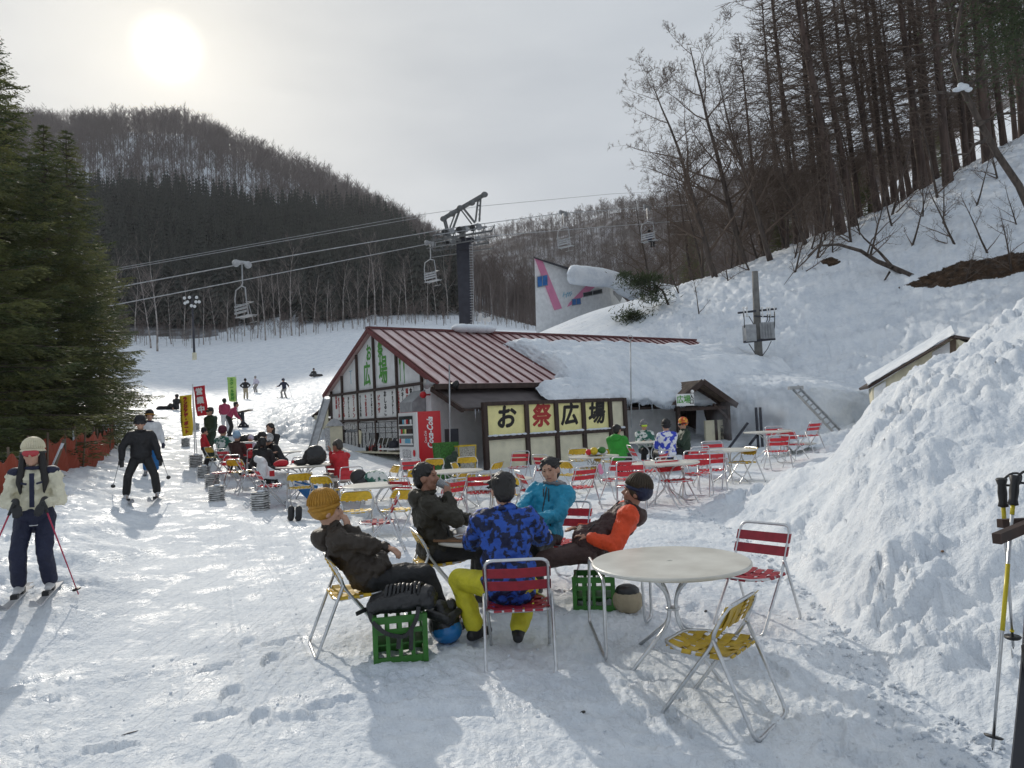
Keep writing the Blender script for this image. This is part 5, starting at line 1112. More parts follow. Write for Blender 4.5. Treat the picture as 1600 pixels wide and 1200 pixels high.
for px, Y, dx, h, lb in ((42, 13.9, .1, .95, 'snow-crusted stake by the netting, nearest the skier in cream'), (120, 17.2, -.05, 1.0, 'nearly upright snow-crusted stake, farthest along the netting'), (76, 15.2, .35, .8, 'strongly slanting snow-crusted stake leaning on the netting')):
    q = at(px, Y); e = empty('leaning_stake', q, 0, lb, 'stake', 'stakes by the orange netting'); m = MB(); m.bar((0, 0, -.1), (dx, 0, h), .07, .04); m.build('stake', M['wood'], e); m = MB(); m.bar((0, -.03, 0), (dx * .95, -.03, h * .9), .06, .03); m.build('snow_crust', M['snow_plain'], e)

# banners
def banner(base_px, base_py, quad, pole_top, cloth, tx, tm, label, txs=1.0, edge=None, tx2=None):
    b0 = G(base_px, base_py); Y = b0.y; e = empty('banner', b0, 0, label, 'banner'); q = [P(a, b, Y) - b0 for a, b in quad]
    m = MB(); m.tube([(0, 0, -.2), P(*pole_top, Y) - b0], .018, 6); m.build('pole', M['white_plastic'], e, True)
    m = MB(); n_ = 12; vs = []; fs = []
    for i in range(n_ + 1):
        t = i / n_
        for j in range(5):
            s = j / 4; p_ = (q[0].lerp(q[1], s)).lerp(q[3].lerp(q[2], s), t); p_ = p_ + Vector((0, .03 * math.sin(t * 7 + s * 3), 0)); vs.append(p_)
    m.add(vs, [(i * 5 + j, i * 5 + j + 1, (i + 1) * 5 + j + 1, (i + 1) * 5 + j) for i in range(n_) for j in range(4)]); c_ = m.build('cloth', cloth, e, True); so = c_.modifiers.new('thick', 'SOLIDIFY'); so.thickness = .006
    cen = (q[0] + q[1] + q[2] + q[3]) / 4; up_ = ((q[0] + q[1]) / 2 - (q[2] + q[3]) / 2); ht = up_.length; rt = (q[1] - q[0]).normalized(); up_.normalize(); rt = (rt - up_ * rt.dot(up_)).normalized()
    text(tx, ht / len(tx) * .98 * txs, tm, e, cen + Vector((0, -.05, 0)), rt, up_, vertical=True, bold=.012, sp=(1.0 / txs if txs < 1 else .95))
    if tx2: text(tx2, ht / len(tx2) * .8, M['ink'], e, cen + Vector((0, -.05, 0)) - rt * (q[1] - q[0]).length * .38, rt, up_, vertical=True, sp=1.1)
    return e
M['cloth_y'] = mat('yellow_banner_cloth', (.78, .56, .03), .7, noise=.08, nscale=3); M['cloth_r'] = mat('red_banner_cloth', (.62, .02, .04), .7, noise=.1, nscale=3); M['cloth_g'] = mat('lime_banner_cloth', (.52, .80, .22), .7, noise=.08, nscale=3)
banner(305, 724, [(280, 618.5), (299.5, 616.5), (301.5, 680), (285, 682)], (301, 613), M['cloth_y'], 'ランジアデ・ボート', M['ink_red'], 'yellow upright banner with red vertical lettering beside the run', .98, tx2='お食事とお飲み物の広場へどうぞ')
banner(308, 712, [(302, 604.5), (320, 602), (325.5, 648.5), (308, 650.5)], (301, 600), M['cloth_r'], '営業中', M['ink_white'], 'tilted red banner with three large white characters', .74)
banner(372, 668, [(354.5, 589.5), (369.5, 588.5), (370.5, 629), (358, 627)], (368.5, 586), M['cloth_g'], 'スクール受付', M['ink_green'], 'lime green banner on a thin pole behind the picnic bench', .85)

# striped grey crates marking the yard edge
M['crate_grey'] = mat('grey_plastic_slats', (.42, .42, .41), .6, noise=.5, nscale=11, stretch=(1, 1, 3))
cr_lab = ['largest grey slatted block nearest the ochre beanie', 'grey slatted block second nearest, beside the yard chairs', 'grey slatted block behind the second nearest one', 'grey slatted block in the middle of the row', 'grey slatted block in front of the yellow banner pole', 'small far grey slatted block below the yellow banner', 'farthest grey slatted block in the row, right of the banner pole']
def slatted(loc, rz, w, h, label):
    e = empty('slatted_block', loc, rz, label, 'crate', 'grey slatted blocks along the yard edge'); m = MB(); m.box((0, 0, h / 2), (w * .86, w * .86, h * .98)); m.build('core', M['black'], e); n_ = 8
    for k in range(n_): m = MB(); z = h * (k + .5) / n_; m.box((rnd.uniform(-.006, .006), rnd.uniform(-.006, .006), z), (w, w, h / n_ * .66), Matrix.Rotation(R(rnd.uniform(-3, 3)), 3, 'Y')); m.build('slat', M['crate_grey'], e)
    m = MB(); m.ball((w * .1, -w * .1, h), (w * .3, w * .3, .03), 8, 5); m.build('snow_cap', M['snow_plain'], e, True)
for (px, py, w), lb in zip(((407, 797, 22), (338.6, 783, 19), (332, 762, 16.5), (318.5, 747, 15), (306.5, 730, 15), (290, 698, 10), (306.5, 672, 8)), cr_lab):
    q = G(px, py); W_ = w / F * q.y; q.z = gzr(q.x, q.y) - .01; slatted(q, R(rnd.uniform(-8, 8)), W_, W_ * 1.32, lb)

# picnic bench far left of the bank
pb = G(380, 668); pbe = empty('picnic_bench', pb, R(-15), 'tilted picnic bench on dark crossed legs beside the lime banner', 'bench'); s_ = pb.y / F
m = MB(); m.bar((-26 * s_, 0, 21 * s_), (8 * s_, .3, 27 * s_), .6, .05); m.build('tabletop', M['wood'], pbe); m = MB(); m.bar((-18 * s_, -.5, 12 * s_), (-4 * s_, -.5, 14 * s_), .3, .05); m.build('plank_seat', M['wood'], pbe)
m = MB(); m.bar((0, 0, 0), (-1 * s_, 0, 25 * s_), .12); m.build('leg', M['steel_dark'], pbe); m = MB(); m.bar((-9 * s_, 0, 0), (9 * s_, 0, 1.5 * s_), .12); m.build('foot', M['steel_dark'], pbe)
for a, b in (((-8, 1), (0, 10)), ((8, 2), (0, 10)), ((0, 10), (-8, 23))): m = MB(); m.bar((a[0] * s_, 0, a[1] * s_), (b[0] * s_, 0, b[1] * s_), .06); m.build('brace', M['steel_dark'], pbe)

# ------------------------------------------------------------------ tables and chairs of the yard
M['tabletop'] = mat('worn_white_tabletop', (.54, .52, .46), .36, noise=0, col2=(.70, .685, .62), nscale=3.2, detail=10)
M['strap_red'] = mat('red_webbing', (.55, .018, .03), .5, noise=.12, nscale=20); M['strap_dkred'] = mat('dark_red_webbing', (.30, .015, .028), .5, noise=.12, nscale=20)
M['strap_yel'] = mat('yellow_webbing', (.66, .42, .02), .5, noise=.12, nscale=20); M['strap_olive'] = mat('weathered_yellow_webbing', (.46, .30, .02), .5, noise=.15, nscale=20)
def rounded(pts, r=.05, n=4, closed=False):
    pts = [Vector(p) for p in pts]; out = []; k = len(pts)
    for i, p in enumerate(pts):
        if not closed and i in (0, k - 1): out.append(p); continue
        a, b = pts[i - 1], pts[(i + 1) % k]; ra = min(r, (a - p).length * .45); rb = min(r, (b - p).length * .45); p0 = p + (a - p).normalized() * ra; p1 = p + (b - p).normalized() * rb
        for j in range(n + 1): t = j / n; out.append((1 - t) ** 2 * p0 + 2 * t * (1 - t) * p + t * t * p1)
    return out
TUBE = .0125
def chair_meshes(ns=7):
    D = {}
    fa = [(-.225, .25, .0), (-.225, -.15, .49), (-.225, -.31, .80), (.225, -.31, .80), (.225, -.15, .49), (.225, .25, .0)]
    m = MB(); m.tube(rounded(fa, .065, 4, True), TUBE, ns, closed=True); D['back_frame'] = m.mesh('back_frame', M['alu'], True)
    fb = [(-.245, -.14, .53), (-.245, -.36, .0), (.245, -.36, .0), (.245, -.14, .53)]
    m = MB(); m.tube(rounded(fb, .065, 4), TUBE, ns); D['leg_frame'] = m.mesh('leg_frame', M['alu'], True)
    sr = [(-.215, -.20, .415), (-.215, .10, .425), (-.14, .235, .43), (.14, .235, .43), (.215, .10, .425), (.215, -.20, .415)]
    m = MB(); m.tube(rounded(sr, .05, 4, True), TUBE * .95, ns, closed=True); D['seat_ring'] = m.mesh('seat_ring', M['alu'], True)
    for k, x in (('rivet', -.235), ('rivet2', .235)): m = MB(); m.ball((x, -.145, .525), (.016, .016, .016), 8, 6); D[k] = m.mesh('rivet', M['alu'], True)
    D['seat'] = []; D['back'] = []
    def strap(pts, w, wd, par):
        # flat band following pts; wd = across direction
        m = MB(); wd = Vector(wd).normalized() * w / 2; vs = []; n = len(pts)
        for p in pts: p = Vector(p); vs += [p - wd, p + wd]
        up = Vector((0, 0, .0035)) if par == 's' else Vector((0, .0035, .0015))
        lo = [v - up for v in vs]; base = len(vs)
        fs = [(2 * i, 2 * i + 1, 2 * i + 3, 2 * i + 2) for i in range(n - 1)]; fs2 = [tuple(base + k for k in f[::-1]) for f in fs]
        ed = [(2 * i, 2 * i + 2, base + 2 * i + 2, base + 2 * i) for i in range(n - 1)] + [(2 * i + 1, base + 2 * i + 1, base + 2 * i + 3, 2 * i + 3) for i in range(n - 1)]
        m.add(vs + lo, fs + fs2 + ed); return m
    for i in range(5):        # front to back bands
        x = -.148 + i * .074; y1 = .235 if abs(x) < .12 else .19
        pts = [(x, -.215 + (y1 + .215 + .015) * t, .42 + .010 + (.004 if (int(t * 8) + i) % 2 else -.004) - .03 * math.sin(math.pi * t)) for t in [k / 8 for k in range(9)]]
        pts = [(x, -.216, .416)] + pts + [(x, y1 + .014, .420)]; D['seat'].append(strap(pts, .058, (1, 0, 0), 's'))
    for i in range(4):
        y = -.135 + i * .09; hw = .222 if y < .12 else .19
        pts = [(-hw + 2 * hw * t, y, .425 + .010 + (.004 if (int(t * 8) + i + 1) % 2 else -.004) - .03 * math.sin(math.pi * t)) for t in [k / 8 for k in range(9)]]
        pts = [(-hw - .010, y, .418)] + pts + [(hw + .010, y, .418)]; D['seat'].append(strap(pts, .062, (0, 1, 0), 's'))
    for zc in (.600, .700):
        yb = lambda z: -.15 - (z - .49) * .16 / .31
        pts = [(-.24, yb(zc) - .012, zc), (-.243, yb(zc) + .012, zc), (-.12, yb(zc) + .004, zc - .002), (0, yb(zc) - .006, zc - .004), (.12, yb(zc) + .004, zc - .002), (.243, yb(zc) + .012, zc), (.24, yb(zc) - .012, zc)]
        D['back'].append(strap(pts, .082, (0, -.46, .89), 'b'))
    return D
CH = chair_meshes()
def chair_proto(col, colname):
    def mk(k): return [m.mesh('strap', col) for m in CH[k]]
    return {'seat': mk('seat'), 'back': mk('back')}
PROT = {k: chair_proto(M[v], k) for k, v in (('red', 'strap_red'), ('dkred', 'strap_dkred'), ('yellow', 'strap_yel'), ('olive', 'strap_olive'))}
# the yellow kind has a low, swept-back woven rest
fy = [(-.225, .25, .0), (-.225, -.13, .50), (-.265, -.155, .58), (-.225, -.225, .715), (.225, -.225, .715), (.265, -.155, .58), (.225, -.13, .50), (.225, .25, .0)]
m = MB(); m.tube(rounded(fy, .07, 4, True), TUBE, 7, closed=True); CH['back_frame_y'] = m.mesh('back_frame', M['alu'], True)
def yback(mt):
    out = []
    for k in range(4):
        t = .12 + k * .25; y = -.155 - .065 * t; z = .585 + .125 * t; hw = .268 - .035 * t; m = MB(); m.bar((-hw, y, z + .006), (0, y - .012, z - .012), .046, .005, up=(0, .9, .43)); m.bar((0, y - .012, z - .012), (hw, y, z + .006), .060, .005, up=(0, .72, .69)); out.append(m.mesh('strap', mt))
    for k in range(4):
        x = -.135 + k * .09; m = MB(); m.bar((x * 1.1, -.158, .56), (x * 1.1, -.205, .645), .05, .005, up=(0, .9, .43)); m.bar((x * 1.1, -.205, .645), (x * 1.1, -.232, .722), .05, .005, up=(0, .9, .43)); out.append(m.mesh('strap', mt))
    return out
first = {}
for k, v in (('yellow', 'strap_yel'), ('olive', 'strap_olive')): PROT[k]['back'] = yback(M[v])
def chair(loc, deg, colour, label, tilt=0, group='folding webbed chairs in the yard', sc=1.0):
    if colour in first: e = copy_tree(first[colour], loc, R(deg), label)
    else:
        e = empty('folding_chair', loc, R(deg), label, 'folding chair', group); first[colour] = e
        for k in ('back_frame', 'leg_frame', 'seat_ring', 'rivet', 'rivet2'): link(k.replace('2', ''), CH[k + '_y' if k == 'back_frame' and colour in ('yellow', 'olive') else k], e)
        for me in PROT[colour]['seat']: link('seat_strap', me, e)
        for me in PROT[colour]['back']: link('back_strap', me, e)
    e['label'] = label; e.rotation_euler = (R(tilt), 0, R(deg)); e.scale = (sc,) * 3
    return e
def table_meshes():
    m = MB(); m.lathe([(.0, .700), (.545, .700), (.562, .706), (.570, .716), (.568, .727), (.558, .733), (.02, .733), (.018, .728), (.0, .728)], 48); T = m.mesh('tabletop', M['tabletop'], False)
    legs = []
    for k in range(4):
        a = k * math.pi / 2 + .35; c, s = math.cos(a), math.sin(a)
        pts = rounded([(c * .36, s * .36, .695), (c * .22, s * .22, .67), (c * .034, s * .034, .50), (c * .034, s * .034, .30), (c * .44, s * .44, .0)], .09, 4); m = MB(); m.tube(pts, .0135, 8); legs.append(m.mesh('leg', M['alu'], True))
    m = MB(); m.lathe([(.050, .385), (.050, .40)], 12); return T, legs, m.mesh('collar', M['alu'], True)
TT, TL, TC = table_meshes(); tfirst = []
def table(px, py_top, w, label, deg=0, Y=None):
    Y = Y or 1.14 * F / w; q = P(px, py_top, Y); z = q.z - .733; loc = Vector((q.x, q.y, z))
    if tfirst: e = copy_tree(tfirst[0], loc, R(deg), label)
    else:
        e = empty('round_table', loc, R(deg), label, 'table', 'round white tables in the yard'); tfirst.append(e); link('tabletop', TT, e); [link('leg', l_, e) for l_ in TL]; link('collar', TC, e)
    return e
tb_near = table(1047, 876, 243, 'empty round white table in front, with a yellow chair before it', 10)
tb_grp = table(768, 834, 186, 'round table set with cups and food between the five seated people', 0)
tb3 = table(585, 757, 98, 'round white table behind the man in the ochre beanie', 30)
tb4 = table(556, 746, 84, 'round white table mostly hidden behind another, near the backpack', 70)
tb5 = table(474, 727, 84, 'round white table carrying the black bag and red pouch', 20)
tb6 = table(712, 735, 86, 'round white table beside the drinks machine', 50)
tb7 = table(786, 748, 92, 'round white table directly behind the blue jacket', 15)
tb8 = table(928, 712, 78, 'round white table with the bright toy bundle on it', 40)
tb9 = table(1040, 722, 104, 'round white table behind the striped beanie', 5)
tb10 = table(1139, 702, 86, 'round white table between red chairs, left of the shovelled heap', 60)
tb11 = table(1199, 674, 72, 'round white table in front of the steep snow wall', 25)
tb12 = table(1240, 693, 66, 'pale table half hidden behind the top of the heap', 0)
tb13 = table(437, 706, 66, 'round table where the white helmet wearer sits', 0)
tb14 = table(378, 690, 58, 'far round table loaded with bags and snack boxes', 0)
tb15 = table(1015, 690, 66, 'round table between the four people by the entrance', 10)
tb16 = table(392, 712, 62, 'round table by the black haired eaters', 0)
tables = [tb_near, tb_grp, tb3, tb4, tb5, tb6, tb7, tb8, tb9, tb10, tb11, tb12, tb13, tb14, tb15, tb16]

def gch(px, py, deg, col, label, **k):
    q = G(px, py) if py > 0 else at(px, -py); q.z = gzr(q.x, q.y) - .008; return chair(q, deg, col, label, **k)
near_y = chair(Vector((1.14, 4.44, gzr(1.14, 4.44) - .01)), 50, 'olive', 'nearest chair, weathered yellow webbing, standing before the empty table')
near_r = chair(Vector((1.90, 5.98, gzr(1.90, 5.98) - .01)), 132, 'dkred', 'dark red webbed chair to the right of the empty table')
blue_ch = chair(Vector((-.03, 5.36, gzr(-.03, 5.36) - .01)), 0, 'dkred', 'dark red webbed chair the blue jacket sits on')
must_ch = chair(Vector((-1.33, 5.80, gzr(-1.33, 5.80) - .01)), -68, 'yellow', 'yellow webbed chair under the man in the ochre beanie', tilt=0)
man2_ch = chair(Vector((-.76, 6.72, gzr(-.76, 6.72) - .01)), -72, 'yellow', 'yellow webbed chair under the man drinking from a cup')
cyan_ch = chair(Vector((.42, 7.30, gzr(.42, 7.30) - .01)), 150, 'red', 'red webbed chair under the man in the turquoise jacket')
CHS = [(1062, 790, 205, 'red', 'red chair with its back against the table behind the striped beanie'), (963, 787, 140, 'red', 'red chair left of that table, facing the turquoise jacket'), (1006, 750, -85, 'red', 'red chair seen edge-on behind the blue and white jacket'),
  (1082, -14.4, 25, 'red', 'red chair tucked under the table beside the entrance people'), (1112, -13.4, -8, 'red', 'red chair in front of the table near the heap'), (1121, -15.6, 180, 'red', 'red chair on the far side of the table near the heap'),
  (1162, -14.6, 105, 'yellow', 'yellow chair at the right of the table near the heap'), (1217, -19.2, 178, 'red', 'red chair behind the table by the steep snow wall'), (1243, -17.4, -60, 'red', 'red chair at the top edge of the heap'), (1263, -18.6, 30, 'red', 'red chair farthest right, mostly behind the heap'),
  (1214, -16.4, 0, 'red', 'red chair half sunk behind the toe of the heap'), (906, 745, 178, 'yellow', 'yellow chair behind the table with the toy bundle'), (957, 748, 160, 'yellow', 'yellow chair behind the green jacket table'), (896, 773, -55, 'yellow', 'yellow chair behind the turquoise jacket'),
  (810, 757, 160, 'red', 'red chair in front of the signboard fence'), (836, 800, -75, 'red', 'red chair seen edge-on beside the turquoise sleeve'), (749, 803, 8, 'red', 'red chair with its back to us at the table behind the blue jacket'), (676, 765, 165, 'yellow', 'yellow chair before the drinks machine'),
  (733, 760, 190, 'yellow', 'yellow chair by the yellow framed bin'), (716, 793, 60, 'yellow', 'yellow chair leaning at the table beside the drinks machine'), (560, 838, 195, 'yellow', 'yellow chair in front of the table behind the ochre beanie'), (622, 838, 150, 'yellow', 'yellow chair beside the brown jacket sleeve'),
  (592, 862, 100, 'dkred', 'red seated chair under the near side of that table'), (548, 793, 185, 'red', 'red chair between the two overlapping tables'), (607, 780, 120, 'yellow', 'yellow chair with the patterned backpack'), (536, 778, -25, 'red', 'red chair under the man in the red and white jacket'),
  (424, 792, -60, 'red', 'red chair with a white coat draped over it'), (472, 795, 10, 'yellow', 'yellow chair with a blue board leaning behind'), (497, 750, 200, 'red', 'red chair on the far side of the bag table'), (362, 748, -30, 'red', 'red chair under the light blue beanie'),
  (377, 765, -20, 'yellow', 'yellow chair in the row along the crates'), (395, 772, -60, 'red', 'small red chair beside the white coat'), (338, 738, -40, 'yellow', 'yellow chair next to the child in red'), (402, 748, 20, 'red', 'red chair under the black haired eater'),
  (790, 812, 170, 'yellow', 'yellow chair behind the dark hair of the blue jacket'), (660, 790, 200, 'yellow', 'yellow chair behind the drinking man'), (1090, -12.4, 160, 'red', 'red chair legs beside the toe of the heap'), (700, 820, 40, 'red', 'red chair between the drinking man and the table'),
  (648, 772, 200, 'red', 'red chair beyond the drinking man, in front of the counter'), (768, 772, 60, 'yellow', 'yellow chair at the far side of the table behind the blue jacket'), (858, 762, -40, 'red', 'red chair before the third signboard panel'), (905, 800, 30, 'red', 'red chair between the turquoise jacket and the striped beanie'),
  (512, 800, -20, 'yellow', 'yellow chair left of the two overlapping tables'), (455, 770, 150, 'red', 'red chair beside the long bag table'), (640, 812, -30, 'red', 'red chair just behind the drinking man\'s hood'), (925, 762, 100, 'yellow', 'yellow chair at the left side of the toy bundle table'),
  (1020, 770, 60, 'red', 'red chair at the near left of the entrance group'), (988, 800, 170, 'red', 'red chair just above the striped beanie'), (725, 772, -100, 'yellow', 'yellow chair pushed sideways near the yellow bin'), (350, 765, 160, 'red', 'red chair by the grey blocks at the left tables')]
placed = [gch(*c) for c in CHS]
# folding stool pushed under the empty table
st0 = G(970, 1010); stl = empty('folding_stool', st0, 0, 'folding stool frame pushed under the left side of the empty table', 'stool')
for pts in ([(948, 1041), (958, 905), (946, 905), (921, 975)], [(1008, 978), (994, 905), (1008, 905), (1018, 965)]):
    g0, g1 = G(*pts[0]), G(*pts[3]); g0.z = gzr(g0.x, g0.y) + .02; g1.z = gzr(g1.x, g1.y) + .02; t0 = Vector((g0.x * .97 + .03, g0.y + .04, .80)); t1 = Vector((g1.x * .97 + .04, g1.y - .02, .80))
    m = MB(); m.tube(rounded([t0 - st0, g0 - st0, g1 - st0, t1 - st0], .07, 4, True), .0125, 8, closed=True); m.build('leg_frame', M['alu'], stl, True)

# ------------------------------------------------------------------ people
M['skin'] = mat('skin', (.50, .29, .20), .55, noise=.06, nscale=20, sss=.15); M['skin_tan'] = mat('tanned_skin', (.34, .17, .11), .5, noise=.08, nscale=20, sss=.12)
M['hair'] = mat('black_hair', (.012, .010, .009), .5, bump=.8, bscale=60, stretch=(1, 1, .25)); M['hair_grey'] = mat('greying_hair', (.05, .045, .04), .6, bump=.6, bscale=60)
M['lip'] = mat('lips', (.25, .09, .07), .5); M['eye'] = mat('dark_eye', (.02, .014, .01), .3)
def cloth(name, c, r=.62, c2=None, ns=9, sharp=False, c3=None, bump=.6):
    m = mat(name, c, r, noise=0 if c2 else .10, nscale=ns, col2=c2, bump=bump, bscale=26, bdist=.02, detail=3, spec=.45)
    if sharp:
        for n in m.node_tree.nodes:
            if n.type == 'VALTORGB': n.color_ramp.interpolation = 'LINEAR'; n.color_ramp.elements[0].position = .47; n.color_ramp.elements[1].position = .53
            if n.type == 'VALTORGB' and c3:
                e = n.color_ramp.elements.new(.60); e.color = (*c3, 1); e = n.color_ramp.elements.new(.56); e.color = (*c2, 1)
    return m
M['j_brown'] = cloth('dark_brown_jacket', (.040, .030, .022)); M['j_olive'] = cloth('dark_olive_jacket', (.032, .028, .018)); M['j_black'] = cloth('black_jacket', (.012, .012, .014)); M['t_black'] = cloth('black_trousers', (.012, .012, .013))
M['j_blue'] = cloth('blue_patterned_jacket', (.006, .012, .05), c2=(.02, .085, .42), ns=16, sharp=True); M['t_yellow'] = cloth('yellow_trousers', (.62, .56, .03)); M['j_cyan'] = cloth('turquoise_jacket', (.015, .26, .42))
M['j_orange'] = cloth('orange_sleeves', (.72, .07, .015)); M['t_brown'] = cloth('dark_maroon_trousers', (.055, .028, .024)); M['hoodie'] = cloth('grey_hood', (.17, .17, .18)); M['j_maroon'] = cloth('dark_maroon_jacket', (.050, .022, .020))
M['beanie_ochre'] = cloth('ochre_knit', (.43, .215, .025), ns=30); M['beanie_stripe'] = cloth('brown_and_navy_knit', (.05, .035, .02)); M['beanie_navy'] = cloth('navy_knit', (.012, .018, .05)); M['beanie_cream'] = cloth('cream_knit', (.72, .66, .48))
M['j_cream'] = cloth('cream_ski_jacket', (.70, .66, .50)); M['j_navy'] = cloth('navy_cloth', (.012, .016, .045)); M['j_red'] = cloth('red_jacket', (.50, .015, .025)); M['j_green'] = cloth('green_jacket', (.03, .30, .03)); M['j_white'] = cloth('white_jacket', (.74, .75, .76))
M['j_plaid'] = cloth('green_white_camouflage', (.03, .14, .10), c2=(.70, .72, .68), ns=9, sharp=True); M['j_bw'] = cloth('blue_white_camouflage', (.03, .06, .50), c2=(.76, .78, .84), ns=7, sharp=True); M['j_pink'] = cloth('pink_jacket', (.45, .05, .12)); M['j_lav'] = cloth('lavender_jacket', (.42, .38, .52), c2=(.7, .66, .72), ns=12)
M['lightblue'] = cloth('light_blue_knit', (.30, .45, .60)); M['maroon_knit'] = cloth('maroon_knit', (.11, .01, .03)); M['tan'] = cloth('khaki_cloth', (.36, .30, .20)); M['t_blue'] = cloth('blue_trousers', (.02, .16, .42)); M['t_grey'] = cloth('grey_trousers', (.30, .28, .26)); M['knit_or'] = cloth('orange_striped_knit', (.55, .06, .02), c2=(.7, .40, .05), ns=14, sharp=True)
M['green_dk'] = cloth('dark_green_coat', (.018, .04, .022)); M['helmet_w'] = mat('white_helmet_shell', (.75, .75, .74), .3, col2=(.1, .1, .11), nscale=7); M['goggle'] = mat('goggle_lens', (.45, .02, .03), .12, spec=.8); M['goggle_y'] = mat('yellow_goggle_lens', (.55, .75, .05), .15, spec=.8)
M['boot'] = mat('black_boot', (.015, .015, .017), .5); M['boot_tan'] = mat('tan_boot', (.36, .30, .18), .6); M['boot_w'] = mat('pale_ski_boot', (.55, .55, .55), .4)

def V3(*a): return Vector(a)
def ik(a, b, l1, l2, pole):
    d = b - a; L = d.length
    if L > (l1 + l2) * .998: b = a + d.normalized() * (l1 + l2) * .998; d = b - a; L = d.length
    u = d.normalized(); x = (l1 * l1 - l2 * l2 + L * L) / (2 * L); h = math.sqrt(max(l1 * l1 - x * x, 0)); p = Vector(pole) - u * Vector(pole).dot(u)
    if p.length < 1e-4: p = u.orthogonal()
    return a + u * x + p.normalized() * h, b
def remesh(o, vox, smooth=6, disp=0, dsize=.10, seed=0):
    r = o.modifiers.new('skin_surface', 'REMESH'); r.mode = 'VOXEL'; r.voxel_size = vox; r.use_smooth_shade = True
    s = o.modifiers.new('soften', 'SMOOTH'); s.factor = .5; s.iterations = smooth
    if disp:
        t = bpy.data.textures.get('fold_%d' % int(dsize * 1000)) or bpy.data.textures.new('fold_%d' % int(dsize * 1000), 'CLOUDS'); t.noise_scale = dsize; t.noise_depth = 2
        d = o.modifiers.new('folds', 'DISPLACE'); d.texture = t; d.strength = disp; d.mid_level = .5; d.texture_coords = 'LOCAL'
    if disp > .026 and vox < .016:
        t = bpy.data.textures.get('crease') or bpy.data.textures.new('crease', 'CLOUDS'); t.noise_scale = .035; t.noise_depth = 1; t.noise_type = 'HARD_NOISE'
        d = o.modifiers.new('creases', 'DISPLACE'); d.texture = t; d.strength = .012; d.mid_level = .3; d.texture_coords = 'LOCAL'
    return o
